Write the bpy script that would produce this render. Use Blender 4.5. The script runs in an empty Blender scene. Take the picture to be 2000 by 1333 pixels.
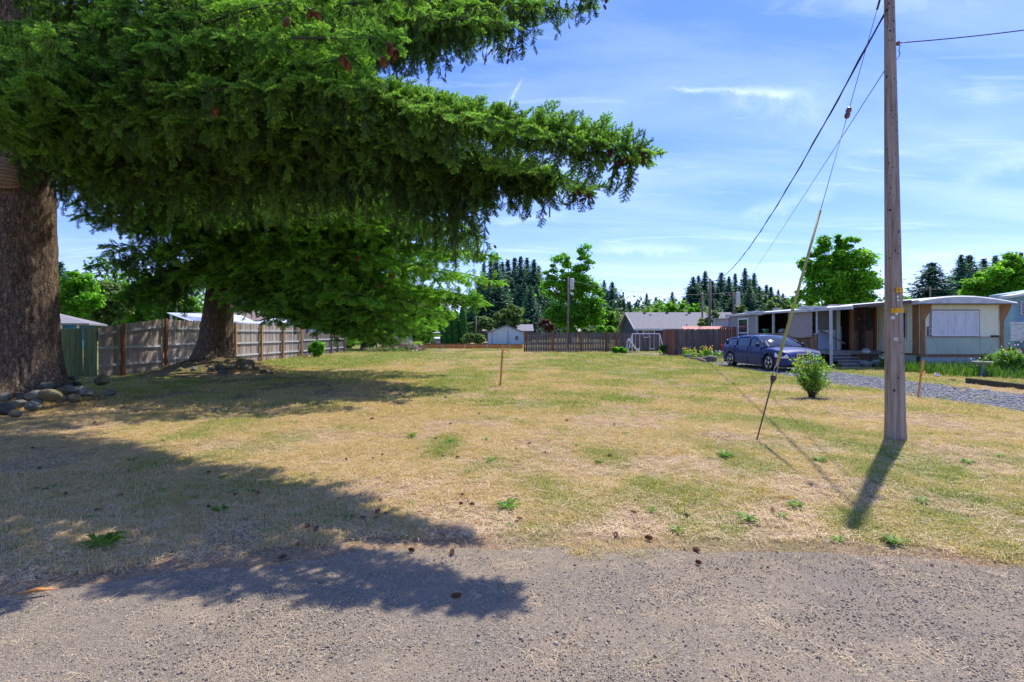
import bpy, math, random
import numpy as np
from mathutils import Vector, Matrix, Euler

random.seed(7)
RNG = np.random.default_rng(11)
SC = bpy.context.scene
COL = SC.collection
R = math.radians

# ------------------------------------------------------------------ camera
cam_data = bpy.data.cameras.new('camera')
cam = bpy.data.objects.new('camera', cam_data)
COL.objects.link(cam)
cam.location = (0, 0, 1.6)
cam.rotation_euler = (R(90), 0, 0)
cam_data.sensor_width = 36
cam_data.lens = 18
cam_data.shift_y = -0.00825
cam_data.clip_start = 0.05
cam_data.clip_end = 5000
SC.camera = cam

# ------------------------------------------------------------------ sun and sky
SUN_EL, SUN_AZ = 58.0, 39.3            # azimuth measured from +Y towards +X
sl = bpy.data.lights.new('sun', 'SUN')
sl.energy = 4.0
sl.angle = R(0.55)
sl.color = (1.0, 0.93, 0.82)
sun = bpy.data.objects.new('sun', sl)
COL.objects.link(sun)
sd = Vector((math.sin(R(SUN_AZ)) * math.cos(R(SUN_EL)), math.cos(R(SUN_AZ)) * math.cos(R(SUN_EL)), math.sin(R(SUN_EL))))
sun.rotation_euler = sd.to_track_quat('Z', 'Y').to_euler()
sun.location = (10, 12, 30)

SC.view_settings.view_transform = 'Standard'
SC.view_settings.look = 'None'
SC.view_settings.exposure = 0.72
SC.view_settings.gamma = 1.0
SC.view_settings.use_curve_mapping = False
SC.render.engine = 'CYCLES'
SC.cycles.max_bounces = 6
SC.cycles.diffuse_bounces = 4
SC.cycles.glossy_bounces = 3
SC.cycles.transmission_bounces = 4
SC.cycles.transparent_max_bounces = 8
SC.cycles.volume_bounces = 0
SC.cycles.caustics_reflective = False
SC.cycles.caustics_refractive = False
SC.cycles.use_denoising = True


class NT:
    """small helper for building node trees"""
    def __init__(s, tree, clear=True):
        s.t = tree
        if clear:
            tree.nodes.clear()

    def n(s, typ, **kw):
        nd = s.t.nodes.new(typ)
        for k, v in kw.items():
            setattr(nd, k, v)
        return nd

    def put(s, sock, v):
        if isinstance(v, bpy.types.NodeSocket):
            s.t.links.new(v, sock)
        elif v is not None:
            if isinstance(v, (tuple, list)) and len(v) == 3 and sock.type == 'RGBA':
                v = (*v, 1)
            sock.default_value = v

    def m(s, op, a, b=None, c=None, clamp=False):
        nd = s.n('ShaderNodeMath', operation=op, use_clamp=clamp)
        s.put(nd.inputs[0], a); s.put(nd.inputs[1], b); s.put(nd.inputs[2], c)
        return nd.outputs[0]

    def vm(s, op, a, b=None):
        nd = s.n('ShaderNodeVectorMath', operation=op)
        s.put(nd.inputs[0], a)
        if b is not None:
            s.put(nd.inputs[1], b)
        return nd.outputs[0]

    def noise(s, vec, scale=5, detail=4, rough=.6, dist=0, dims='3D'):
        nd = s.n('ShaderNodeTexNoise', noise_dimensions=dims)
        s.put(nd.inputs['Vector'], vec)
        nd.inputs['Scale'].default_value = scale
        nd.inputs['Detail'].default_value = detail
        nd.inputs['Roughness'].default_value = rough
        nd.inputs['Distortion'].default_value = dist
        return nd.outputs['Fac']

    def ramp(s, fac, stops, interp='LINEAR'):
        nd = s.n('ShaderNodeValToRGB')
        nd.color_ramp.interpolation = interp
        e = nd.color_ramp.elements
        while len(e) < len(stops):
            e.new(0.5)
        for el, (p, c) in zip(e, stops):
            el.position = p
            el.color = (*c, 1) if isinstance(c, (tuple, list)) else (c, c, c, 1)
        s.put(nd.inputs[0], fac)
        return nd.outputs[0]

    def mix(s, fac, a, b, mode='MIX'):
        nd = s.n('ShaderNodeMix', data_type='RGBA', blend_type=mode)
        s.put(nd.inputs[0], fac); s.put(nd.inputs[6], a); s.put(nd.inputs[7], b)
        return nd.outputs[2]

    def sep(s, v):
        nd = s.n('ShaderNodeSeparateXYZ'); s.put(nd.inputs[0], v)
        return nd.outputs

    def comb(s, x, y, z):
        nd = s.n('ShaderNodeCombineXYZ')
        s.put(nd.inputs[0], x); s.put(nd.inputs[1], y); s.put(nd.inputs[2], z)
        return nd.outputs[0]


# world: clear early-summer sky with thin cirrus
w = bpy.data.worlds.new('World')
SC.world = w
w.use_nodes = True
nt = NT(w.node_tree)
sky = nt.n('ShaderNodeTexSky', sky_type='NISHITA')
sky.sun_disc = False
sky.sun_elevation = R(SUN_EL)
sky.sun_rotation = R(SUN_AZ)
sky.altitude = 700
sky.air_density = 1.0
sky.dust_density = 0.15
sky.ozone_density = 3.0
tc = nt.n('ShaderNodeTexCoord').outputs['Generated']
x_, y_, z_ = nt.sep(tc)
zc = nt.m('MAXIMUM', z_, 0.03)
px_ = nt.m('DIVIDE', x_, nt.m('ADD', zc, .12))
py_ = nt.m('DIVIDE', y_, nt.m('ADD', zc, .12))
pv = nt.comb(px_, py_, 0.0)
mp = nt.n('ShaderNodeMapping'); nt.put(mp.inputs[0], pv)
mp.inputs['Rotation'].default_value = (0, 0, R(28)); mp.inputs['Scale'].default_value = (.45, 1.5, 1)
veil = nt.noise(mp.outputs[0], 1.1, 6, .55, .6)
veil = nt.ramp(veil, [(.40, 0), (.75, 1)])
mp2 = nt.n('ShaderNodeMapping'); nt.put(mp2.inputs[0], pv)
mp2.inputs['Rotation'].default_value = (0, 0, R(-8)); mp2.inputs['Scale'].default_value = (.7, 2.4, 1)
wisp = nt.ramp(nt.noise(mp2.outputs[0], 1.7, 9, .62, 1.2), [(.56, 0), (.80, 1)])
cl = nt.m('ADD', nt.m('MULTIPLY', veil, .36), nt.m('MULTIPLY', wisp, .40))
# individual streaks high in the cirrus, each a fixed direction in the sky (azimuth tangent, elevation tangent)
yy = nt.m('MAXIMUM', y_, 0.02)
u = nt.m('DIVIDE', x_, yy); v = nt.m('DIVIDE', z_, yy)
front = nt.m('GREATER_THAN', y_, 0.05)
wob = nt.m('SUBTRACT', nt.noise(nt.comb(u, v, 0.0), 22, 6, .7, 0), .5)
def streak(u0, v0, u1, v1, w0, w1, amp):
    global cl
    L = math.hypot(u1 - u0, v1 - v0); dx, dy = (u1 - u0) / L, (v1 - v0) / L
    a = nt.m('ADD', nt.m('MULTIPLY', nt.m('SUBTRACT', u, u0), dx), nt.m('MULTIPLY', nt.m('SUBTRACT', v, v0), dy))
    b = nt.m('ADD', nt.m('MULTIPLY', nt.m('SUBTRACT', u, u0), -dy), nt.m('MULTIPLY', nt.m('SUBTRACT', v, v0), dx))
    t = nt.m('DIVIDE', a, L)
    b = nt.m('ADD', b, nt.m('MULTIPLY', wob, .035 * min(1, L * 5)))
    wd = nt.m('ADD', w0, nt.m('MULTIPLY', t, w1 - w0))
    g = nt.m('EXPONENT', nt.m('MULTIPLY', nt.m('POWER', nt.m('ABSOLUTE', nt.m('DIVIDE', b, wd)), 2), -1))
    e = nt.m('MULTIPLY', nt.m('MULTIPLY', t, 6, clamp=True), nt.m('MULTIPLY', nt.m('SUBTRACT', 1, t), 4, clamp=True), clamp=True)
    g = nt.m('MULTIPLY', nt.m('MULTIPLY', g, e), nt.m('ADD', .55, nt.m('MULTIPLY', wob, 1.6)))
    g = nt.m('MULTIPLY', nt.m('MULTIPLY', g, amp), front)
    cl = nt.m('ADD', cl, nt.m('MAXIMUM', g, 0))
streak(-.02, .420, .022, .500, .0035, .0025, .55)
streak(.29, .475, .60, .468, .002, .012, .62)
streak(.40, .46, .66, .43, .02, .05, .30)
streak(.16, .165, .37, .158, .010, .010, .50)
streak(.44, .225, .64, .28, .012, .014, .45)
streak(.76, .147, .92, .158, .006, .008, .35)
streak(-.05, .21, .12, .235, .006, .006, .35)
streak(.85, .29, 1.05, .36, .02, .02, .25)
gm_ = nt.n('ShaderNodeGamma'); nt.put(gm_.inputs[0], nt.vm('MULTIPLY', sky.outputs[0], (.25, .25, .25))); gm_.inputs[1].default_value = .78
base = nt.mix(1.0, nt.vm('MULTIPLY', gm_.outputs[0], (4, 4, 4)), (.82, .785, 1.09), 'MULTIPLY')
hs_ = nt.n('ShaderNodeHueSaturation'); hs_.inputs['Saturation'].default_value = 1.22; nt.put(hs_.inputs['Color'], base); base = hs_.outputs[0]
hz = nt.m('POWER', nt.m('SUBTRACT', 1, nt.m('MAXIMUM', z_, 0.0)), 9)
cl = nt.m('MINIMUM', cl, 1.0)
col = nt.mix(nt.m('MULTIPLY', cl, .5), base, (7.6, 8.4, 9.6))
bg = nt.n('ShaderNodeBackground')
nt.put(bg.inputs[0], col)
bg.inputs[1].default_value = 0.15
wo = nt.n('ShaderNodeOutputWorld')
nt.t.links.new(bg.outputs[0], wo.inputs[0])


# ------------------------------------------------------------------ object helpers
def link(o, parent=None):
    COL.objects.link(o)
    if parent is not None:
        o.parent = parent
    return o


def wm(o):
    m = o.matrix_basis.copy()
    while o.parent is not None:
        o = o.parent
        m = o.matrix_basis @ m
    return m


def tag(o, label=None, cat=None, group=None, kind=None):
    if label: o['label'] = label
    if cat: o['category'] = cat
    if group: o['group'] = group
    if kind: o['kind'] = kind
    return o


def thing(name, loc, label, cat, group=None, rz=0.0):
    o = bpy.data.objects.new(name, None)
    o.empty_display_size = .2
    o.location = loc
    o.rotation_euler = (0, 0, rz)
    link(o)
    return tag(o, label, cat, group)


def copy_tree(o, parent=None):
    c = o.copy()
    COL.objects.link(c)
    if parent is not None:
        c.parent = parent
    for ch in list(o.children):
        copy_tree(ch, c)
    return c


def mesh_obj(name, verts, faces, m, parent=None, smooth=False, mats=None, idx=None):
    me = bpy.data.meshes.new(name)
    if parent is not None:
        inv = wm(parent).inverted()
        a = np.array(inv)
        v = np.asarray(verts, dtype=np.float64).reshape(-1, 3)
        verts = (v @ a[:3, :3].T + a[:3, 3])
        verts = verts.tolist()
    else:
        verts = [tuple(v) for v in verts]
    me.from_pydata(verts, [], faces)
    for mm in (mats or [m]):
        me.materials.append(mm)
    if idx is not None:
        me.polygons.foreach_set('material_index', idx)
    if smooth:
        me.polygons.foreach_set('use_smooth', [True] * len(me.polygons))
    me.update()
    o = bpy.data.objects.new(name, me)
    return link(o, parent)


def np_mesh(name, V, F, m, parent=None, smooth=False, attrs=None, local=False):
    """V (n,3) array, F (k,3|4) array of indices - fast path"""
    me = bpy.data.meshes.new(name)
    V = np.asarray(V, dtype=np.float32)
    if parent is not None and parent != 'none' and not local:
        a = np.array(wm(parent).inverted())
        V = V @ a[:3, :3].T + a[:3, 3]
    F = np.asarray(F, dtype=np.int32)
    k, c = F.shape
    me.vertices.add(len(V)); me.vertices.foreach_set('co', V.astype(np.float32).ravel())
    me.loops.add(k * c); me.loops.foreach_set('vertex_index', F.ravel())
    me.polygons.add(k)
    me.polygons.foreach_set('loop_start', np.arange(0, k * c, c, dtype=np.int32))
    me.polygons.foreach_set('loop_total', np.full(k, c, dtype=np.int32))
    if smooth:
        me.polygons.foreach_set('use_smooth', np.ones(k, dtype=bool))
    me.update(calc_edges=True)
    for nm, dom, typ, arr in (attrs or []):
        at = me.attributes.new(nm, typ, dom)
        at.data.foreach_set('value' if typ == 'FLOAT' else 'vector', np.asarray(arr, dtype=np.float32).ravel())
    if m is not None:
        me.materials.append(m)
    o = bpy.data.objects.new(name, me)
    if parent == 'none':
        return o
    return link(o, parent)


ORD = ['first', 'second', 'third', 'fourth', 'fifth', 'sixth', 'seventh', 'eighth', 'ninth', 'tenth', 'eleventh', 'twelfth', 'thirteenth', 'fourteenth', 'fifteenth', 'sixteenth', 'seventeenth', 'eighteenth', 'nineteenth', 'twentieth']


class MB:
    """collects boxes, tubes and solids; build() links them as ONE mesh object"""
    def __init__(s):
        s.v, s.f = [], []

    def add(s, vs, fs):
        b = len(s.v)
        s.v += [tuple(p) for p in vs]
        s.f += [tuple(b + i for i in f) for f in fs]
        return s

    def box(s, x0, x1, y0, y1, z0, z1, M=None):
        vs = [(x, y, z) for z in (z0, z1) for y in (y0, y1) for x in (x0, x1)]
        if M is not None:
            vs = [M @ Vector(p) for p in vs]
        return s.add(vs, [(0, 2, 3, 1), (4, 5, 7, 6), (0, 1, 5, 4), (2, 6, 7, 3), (0, 4, 6, 2), (1, 3, 7, 5)])

    def beam(s, a, b, w, h, up=(0, 0, 1)):
        a, b = Vector(a), Vector(b)
        d = (b - a).normalized()
        u = Vector(up)
        sx = d.cross(u)
        if sx.length < 1e-4:
            sx = d.cross(Vector((1, 0, 0)))
        sx.normalize(); uz = sx.cross(d)
        vs = []
        for p in (a, b):
            for i, j in ((-1, -1), (1, -1), (1, 1), (-1, 1)):
                vs.append(p + sx * (i * w / 2) + uz * (j * h / 2))
        return s.add(vs, [(0, 1, 2, 3), (7, 6, 5, 4), (0, 4, 5, 1), (1, 5, 6, 2), (2, 6, 7, 3), (3, 7, 4, 0)])

    def tube(s, pts, rad, n=8, cap=True, flat=1.0):
        pts = [Vector(p) for p in pts]
        if not isinstance(rad, (list, tuple)):
            rad = [rad] * len(pts)
        vs, fs = [], []
        ref = Vector((0, 0, 1))
        d0 = (pts[1] - pts[0]).normalized()
        if abs(d0.dot(ref)) > .9:
            ref = Vector((1, 0, 0))
        for i, p in enumerate(pts):
            d = (pts[min(i + 1, len(pts) - 1)] - pts[max(i - 1, 0)]).normalized()
            a = d.cross(ref)
            if a.length < 1e-5:
                a = d.cross(Vector((0, 1, 0)))
            a.normalize(); b = a.cross(d)
            ref = b
            for k in range(n):
                t = 2 * math.pi * k / n
                vs.append(p + a * (math.cos(t) * rad[i]) + b * (math.sin(t) * rad[i] * flat))
            if i:
                o = (i - 1) * n
                for k in range(n):
                    k2 = (k + 1) % n
                    fs.append((o + k, o + k2, o + n + k2, o + n + k))
        if cap:
            fs.append(tuple(range(n - 1, -1, -1)))
            fs.append(tuple((len(pts) - 1) * n + k for k in range(n)))
        return s.add(vs, fs)

    def lathe(s, c, prof, n=16, M=None):
        vs, fs = [], []
        for r, z in prof:
            for k in range(n):
                t = 2 * math.pi * k / n
                p = Vector((math.cos(t) * r, math.sin(t) * r, z))
                if M is not None:
                    p = M @ p
                vs.append(p + Vector(c))
        for i in range(len(prof) - 1):
            for k in range(n):
                k2 = (k + 1) % n
                fs.append((i * n + k, i * n + k2, (i + 1) * n + k2, (i + 1) * n + k))
        fs.append(tuple(range(n - 1, -1, -1)))
        fs.append(tuple((len(prof) - 1) * n + k for k in range(n)))
        return s.add(vs, fs)

    def prism(s, poly, d0, d1, axis='y'):
        """polygon in (a,z) extruded along axis"""
        n = len(poly)
        vs = []
        for d in (d0, d1):
            for a, z in poly:
                vs.append((a, d, z) if axis == 'y' else ((d, a, z) if axis == 'x' else (a, z, d)))
        fs = [tuple(range(n)), tuple(range(2 * n - 1, n - 1, -1))]
        for i in range(n):
            j = (i + 1) % n
            fs.append((i, n + i, n + j, j))
        return s.add(vs, fs)

    def build(s, name, m, parent=None, smooth=False, bevel=0):
        o = mesh_obj(name, s.v, s.f, m, parent, smooth)
        if bevel:
            b = o.modifiers.new('bevel', 'BEVEL'); b.width = bevel; b.segments = 2; b.limit_method = 'ANGLE'
        return o


# ------------------------------------------------------------------ noise for terrain and colour fields
_tab = RNG.random((256, 256))
def vnoise(x, y, seed=0):
    x = np.asarray(x, dtype=np.float64) + seed * 17.31; y = np.asarray(y, dtype=np.float64) + seed * 9.73
    xi, yi = np.floor(x).astype(int), np.floor(y).astype(int)
    fx, fy = x - xi, y - yi
    fx = fx * fx * (3 - 2 * fx); fy = fy * fy * (3 - 2 * fy)
    a = _tab[xi % 256, yi % 256]; b = _tab[(xi + 1) % 256, yi % 256]
    c = _tab[xi % 256, (yi + 1) % 256]; d = _tab[(xi + 1) % 256, (yi + 1) % 256]
    return (a * (1 - fx) + b * fx) * (1 - fy) + (c * (1 - fx) + d * fx) * fy
def fbm(x, y, oct=4, seed=0, gain=.5):
    r, a, t = 0, 1, 0
    for o in range(oct):
        r = r + a * vnoise(np.asarray(x) * 2 ** o, np.asarray(y) * 2 ** o, seed + o); t += a; a *= gain
    return r / t
def sstep(a, b, x):
    t = np.clip((np.asarray(x, dtype=np.float64) - a) / (b - a), 0, 1)
    return t * t * (3 - 2 * t)
# ------------------------------------------------------------------ materials
MATS = {}
def pmat(name, stops, scale=4.0, stretch=(1, 1, 1), rough=.8, bump=.0, bscale=30, bdist=.01, spec=.3, metal=0.0,
         detail=5, rand=.0, dist=0.0, coat=0.0, trans=0.0, extra=None, bstretch=None, rrough=0.0):
    """procedural principled material: noise driven colour ramp, optional bump, per-object random value shift"""
    m = bpy.data.materials.new(name); m.use_nodes = True
    nt = NT(m.node_tree)
    tc = nt.n('ShaderNodeTexCoord').outputs['Object']
    oi = nt.n('ShaderNodeObjectInfo')
    if rand:
        tc = nt.vm('ADD', tc, nt.comb(nt.m('MULTIPLY', oi.outputs['Random'], 37.), nt.m('MULTIPLY', oi.outputs['Random'], 19.), 0.0))
    mp = nt.n('ShaderNodeMapping'); nt.put(mp.inputs[0], tc); mp.inputs['Scale'].default_value = stretch
    fac = nt.noise(mp.outputs[0], scale, detail, .62, dist)
    col = nt.ramp(fac, stops)
    if rand:
        k = nt.m('ADD', 1 - rand, nt.m('MULTIPLY', oi.outputs['Random'], 2 * rand))
        col = nt.vm('MULTIPLY', col, nt.comb(k, k, k))
    if extra:
        col = extra(nt, tc, col)
    bs = nt.n('ShaderNodeBsdfPrincipled')
    nt.put(bs.inputs['Base Color'], col)
    bs.inputs['Metallic'].default_value = metal
    if rrough:
        nt.put(bs.inputs['Roughness'], nt.m('ADD', rough - rrough, nt.m('MULTIPLY', fac, 2 * rrough), clamp=True))
    else:
        bs.inputs['Roughness'].default_value = rough
    bs.inputs['Specular IOR Level'].default_value = spec
    bs.inputs['Coat Weight'].default_value = coat
    bs.inputs['Coat Roughness'].default_value = .04
    if trans:
        bs.inputs['Transmission Weight'].default_value = trans
    if bump:
        mb_ = nt.n('ShaderNodeMapping'); nt.put(mb_.inputs[0], tc); mb_.inputs['Scale'].default_value = bstretch or stretch
        b = nt.n('ShaderNodeBump'); b.inputs['Strength'].default_value = bump; b.inputs['Distance'].default_value = bdist
        nt.put(b.inputs['Height'], nt.noise(mb_.outputs[0], bscale, 4, .65))
        nt.t.links.new(b.outputs[0], bs.inputs['Normal'])
    o = nt.n('ShaderNodeOutputMaterial')
    nt.t.links.new(bs.outputs[0], o.inputs[0])
    MATS[name] = m
    return m


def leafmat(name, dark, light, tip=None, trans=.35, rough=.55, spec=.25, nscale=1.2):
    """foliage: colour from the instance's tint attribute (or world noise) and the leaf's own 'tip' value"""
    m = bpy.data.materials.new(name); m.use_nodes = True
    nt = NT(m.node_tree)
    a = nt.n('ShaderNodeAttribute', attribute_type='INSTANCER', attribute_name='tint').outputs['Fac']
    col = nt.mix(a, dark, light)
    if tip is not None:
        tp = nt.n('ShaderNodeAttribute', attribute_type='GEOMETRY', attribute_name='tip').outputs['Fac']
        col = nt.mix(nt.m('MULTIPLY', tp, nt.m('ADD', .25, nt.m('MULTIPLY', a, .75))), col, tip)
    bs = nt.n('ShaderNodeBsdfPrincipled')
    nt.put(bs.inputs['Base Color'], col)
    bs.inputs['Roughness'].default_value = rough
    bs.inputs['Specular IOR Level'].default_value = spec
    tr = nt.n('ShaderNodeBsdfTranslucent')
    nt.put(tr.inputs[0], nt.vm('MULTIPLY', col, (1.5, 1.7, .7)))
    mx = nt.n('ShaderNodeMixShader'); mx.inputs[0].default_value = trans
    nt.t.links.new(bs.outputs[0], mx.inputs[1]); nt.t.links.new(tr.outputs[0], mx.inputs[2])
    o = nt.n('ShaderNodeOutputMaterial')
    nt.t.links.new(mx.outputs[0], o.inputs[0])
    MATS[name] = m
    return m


def fleafmat(name, stops, trans=.35, rough=.5, spec=.3, nscale=.5):
    """foliage on real mesh leaves: per-face 'tint' attribute"""
    m = bpy.data.materials.new(name); m.use_nodes = True
    nt = NT(m.node_tree)
    a = nt.n('ShaderNodeAttribute', attribute_type='GEOMETRY', attribute_name='tint').outputs['Fac']
    col = nt.ramp(a, stops)
    bs = nt.n('ShaderNodeBsdfPrincipled')
    nt.put(bs.inputs['Base Color'], col)
    bs.inputs['Roughness'].default_value = rough
    bs.inputs['Specular IOR Level'].default_value = spec
    tr = nt.n('ShaderNodeBsdfTranslucent')
    nt.put(tr.inputs[0], nt.vm('MULTIPLY', col, (1.5, 1.6, .6)))
    mx = nt.n('ShaderNodeMixShader'); mx.inputs[0].default_value = trans
    nt.t.links.new(bs.outputs[0], mx.inputs[1]); nt.t.links.new(tr.outputs[0], mx.inputs[2])
    o = nt.n('ShaderNodeOutputMaterial')
    nt.t.links.new(mx.outputs[0], o.inputs[0])
    MATS[name] = m
    return m


M = {}
M['board_grey'] = pmat('weathered_board', [(.25, (.17, .135, .10)), (.5, (.37, .305, .25)), (.8, (.55, .475, .41))], 3, (6, 6, .7), .85, .5, 40, .004, rand=.28, bstretch=(8, 8, .5))
M['board_green'] = pmat('mossy_board', [(.3, (.07, .085, .035)), (.55, (.12, .15, .06)), (.8, (.18, .21, .10))], 3, (6, 6, .6), .9, .5, 40, .004, rand=.25)
M['board_dark'] = pmat('dark_board', [(.25, (.075, .06, .055)), (.55, (.15, .125, .12)), (.8, (.25, .21, .20))], 3, (6, 6, .7), .85, .4, 40, .004, rand=.25)
M['board_red'] = pmat('redbrown_board', [(.3, (.13, .05, .035)), (.6, (.24, .10, .07)), (.85, (.33, .20, .16))], 3, (6, 6, .7), .85, .4, 40, .004, rand=.25)
M['rail_grey'] = pmat('fence_rail_wood', [(.3, (.34, .34, .32)), (.7, (.56, .56, .53))], 5, (1, 1, 1), .85, .4, 60, .003, rand=.15)
M['post_rust'] = pmat('redwood_post', [(.3, (.17, .06, .025)), (.7, (.34, .14, .05))], 5, (3, 3, .6), .8, .4, 60, .004, rand=.15)
M['post_orange'] = pmat('cedar_post', [(.3, (.34, .16, .05)), (.7, (.55, .29, .11))], 5, (3, 3, .6), .8, .4, 60, .004, rand=.15)
M['pole'] = pmat('pole_wood', [(.25, (.07, .05, .038)), (.40, (.24, .195, .16)), (.6, (.38, .32, .265)), (.8, (.52, .45, .38))], 6, (5, 5, .22), .85, .9, 9, .012, detail=8, bstretch=(9, 9, .25))
M['steel'] = pmat('galvanised_steel', [(.3, (.30, .31, .32)), (.7, (.5, .51, .52))], 20, rough=.45, metal=.7, rrough=.1)
M['rust'] = pmat('rusty_steel', [(.3, (.05, .04, .035)), (.7, (.14, .10, .08))], 20, rough=.7, metal=.4)
M['cable'] = pmat('black_cable', [(.3, (.012, .012, .014)), (.7, (.03, .03, .034))], 20, rough=.5)
M['wire'] = pmat('aluminium_wire', [(.3, (.06, .065, .08)), (.7, (.12, .13, .15))], 20, rough=.5, metal=.3)
M['yellow_pl'] = pmat('yellow_guard_plastic', [(.2, (.28, .29, .07)), (.8, (.42, .40, .11))], 4, (1, 1, .3), .5)
M['yellow_tag'] = pmat('yellow_plate_paint', [(.2, (.62, .30, .01)), (.8, (.82, .47, .02))], 30, rough=.55)
M['white'] = pmat('white_paint', [(.3, (.66, .67, .68)), (.7, (.80, .81, .82))], 3, rough=.5, bump=.1)
M['tagwhite'] = pmat('white_tag', [(.3, (.62, .63, .62)), (.7, (.78, .78, .77))], 40, rough=.5)
M['black'] = pmat('black_paint', [(.3, (.012, .012, .012)), (.7, (.03, .03, .03))], 10, rough=.5)
M['insul'] = pmat('brown_porcelain', [(.3, (.10, .025, .02)), (.7, (.22, .06, .045))], 10, rough=.25, spec=.6)
M['rock'] = pmat('field_stone', [(.25, (.05, .055, .048)), (.5, (.125, .13, .11)), (.8, (.22, .22, .19))], 5, rough=.9, bump=.7, bscale=14, bdist=.03, rand=.35)
M['rock_moss'] = pmat('mossy_field_stone', [(.3, (.07, .07, .035)), (.55, (.16, .145, .08)), (.8, (.24, .23, .17))], 4, rough=.95, bump=.7, bscale=14, bdist=.03, rand=.3)
M['dirt'] = pmat('dark_dirt', [(.3, (.035, .028, .02)), (.7, (.11, .085, .06))], 3, rough=1, bump=1, bscale=8, bdist=.08)
M['cone'] = pmat('cone_scale', [(.3, (.16, .07, .035)), (.6, (.32, .16, .08)), (.8, (.46, .26, .14))], 40, rough=.75, rand=.35)
M['cone_dark'] = pmat('old_cone_scale', [(.3, (.07, .045, .035)), (.7, (.20, .13, .09))], 40, rough=.8, rand=.3)
M['cone_fresh'] = pmat('fresh_cone_scale', [(.3, (.09, .02, .025)), (.7, (.22, .07, .07))], 40, rough=.6, rand=.3)
M['bark_branch'] = pmat('branch_bark', [(.3, (.045, .035, .028)), (.7, (.13, .105, .085))], 10, rough=.95, bump=.6, bscale=30)
M['bark_grey'] = pmat('grey_bark', [(.3, (.09, .075, .06)), (.7, (.24, .21, .18))], 6, (3, 3, .6), .95, .7, 20, .02)
M['orange_wood'] = pmat('orange_form_board', [(.3, (.40, .15, .035)), (.7, (.60, .27, .08))], 3, (1, 1, 1), .7, rand=.1)
M['stake'] = pmat('stake_wood', [(.2, (.42, .18, .05)), (.6, (.60, .29, .08)), (.9, (.70, .42, .17))], 8, (2, 2, .6), .8, .3, 60, .002)
M['ribbon'] = pmat('orange_ribbon', [(.3, (.85, .32, .10)), (.7, (.95, .50, .20))], 8, rough=.5, spec=.4)
M['shingle_grey'] = pmat('grey_shingle', [(.3, (.17, .165, .175)), (.7, (.28, .27, .29))], 7, (1, 1, 1), .95, .5, 40, .01)
M['shingle_brown'] = pmat('brown_shingle', [(.3, (.17, .13, .11)), (.7, (.28, .22, .20))], 7, rough=.95, bump=.5, bscale=40)
M['siding_slate'] = pmat('slate_siding', [(.3, (.045, .058, .085)), (.7, (.07, .088, .125))], 2, rough=.7)
M['siding_blue'] = pmat('blue_siding', [(.3, (.035, .17, .38)), (.7, (.05, .22, .45))], 2, rough=.65)
M['siding_pale'] = pmat('pale_blue_siding', [(.3, (.42, .54, .56)), (.7, (.52, .64, .66))], 1.5, (1, 1, .3), .7)
M['siding_teal'] = pmat('teal_siding', [(.3, (.20, .34, .41)), (.7, (.28, .43, .49))], 1.5, rough=.7)
M['metal_roof'] = pmat('white_metal_roof', [(.3, (.62, .66, .72)), (.7, (.75, .79, .85))], 1.5, rough=.45, metal=.2)
M['metal_grey'] = pmat('grey_metal_wall', [(.3, (.36, .38, .41)), (.7, (.46, .48, .51))], 1.5, rough=.5)
M['glass'] = pmat('dark_window_glass', [(.3, (.02, .025, .03)), (.7, (.05, .06, .07))], 1, rough=.06, spec=.8)
M['glass_curtain'] = pmat('curtained_window', [(.3, (.42, .45, .52)), (.5, (.54, .57, .64)), (.8, (.68, .70, .76))], 3, (5, 1, .4), .25, spec=.6, detail=3)
M['plywood'] = pmat('grey_plywood', [(.25, (.24, .235, .25)), (.75, (.36, .35, .37))], 3, (2, 2, .5), .85, .3, 30, .004)
M['fascia'] = pmat('weathered_white_fascia', [(.2, (.30, .32, .33)), (.5, (.52, .54, .56)), (.8, (.64, .66, .68))], 3, (1, 1, 3), .6)
def stain(nt, tc, col):
    x, y, z = nt.sep(tc)
    mp = nt.n('ShaderNodeMapping'); nt.put(mp.inputs[0], tc); mp.inputs['Scale'].default_value = (7, 7, .5)
    f = nt.ramp(nt.noise(mp.outputs[0], 1.6, 5, .7), [(.50, 0), (.72, 1)])
    mp2 = nt.n('ShaderNodeMapping'); nt.put(mp2.inputs[0], tc); mp2.inputs['Scale'].default_value = (.5, .5, .5)
    g = nt.ramp(nt.noise(mp2.outputs[0], 1.3, 3, .6), [(.42, 0), (.62, 1)])
    return nt.mix(nt.m('MULTIPLY', nt.m('MULTIPLY', f, g), .75), col, (.12, .14, .06))
M['home_cream'] = pmat('cream_metal_siding', [(.3, (.72, .71, .53)), (.7, (.80, .79, .62))], 1.5, rough=.5, extra=stain)
M['home_green'] = pmat('sage_metal_siding', [(.3, (.38, .46, .37)), (.7, (.46, .54, .45))], 1.5, rough=.5, extra=stain)
M['skirt'] = pmat('grey_skirting', [(.3, (.36, .42, .42)), (.7, (.46, .52, .52))], 1.5, rough=.55, extra=stain)
M['trim_brown'] = pmat('brown_trim_board', [(.3, (.20, .10, .045)), (.7, (.34, .19, .09))], 4, (3, 3, .5), .8, .3, 40, .004, rand=.12)
M['door_brown'] = pmat('dark_brown_wood', [(.3, (.05, .035, .03)), (.7, (.11, .075, .06))], 5, (4, 4, .5), .75, .3, 30, .004)
M['plank_brown'] = pmat('brown_plank', [(.25, (.09, .06, .045)), (.5, (.20, .12, .085)), (.8, (.32, .20, .14))], 4, (5, 5, .6), .85, .4, 30, .004, rand=.3)
M['shade'] = pmat('mauve_roller_shade', [(.3, (.30, .25, .25)), (.7, (.38, .32, .32))], 2, (1, 1, 8), .9)
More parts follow.
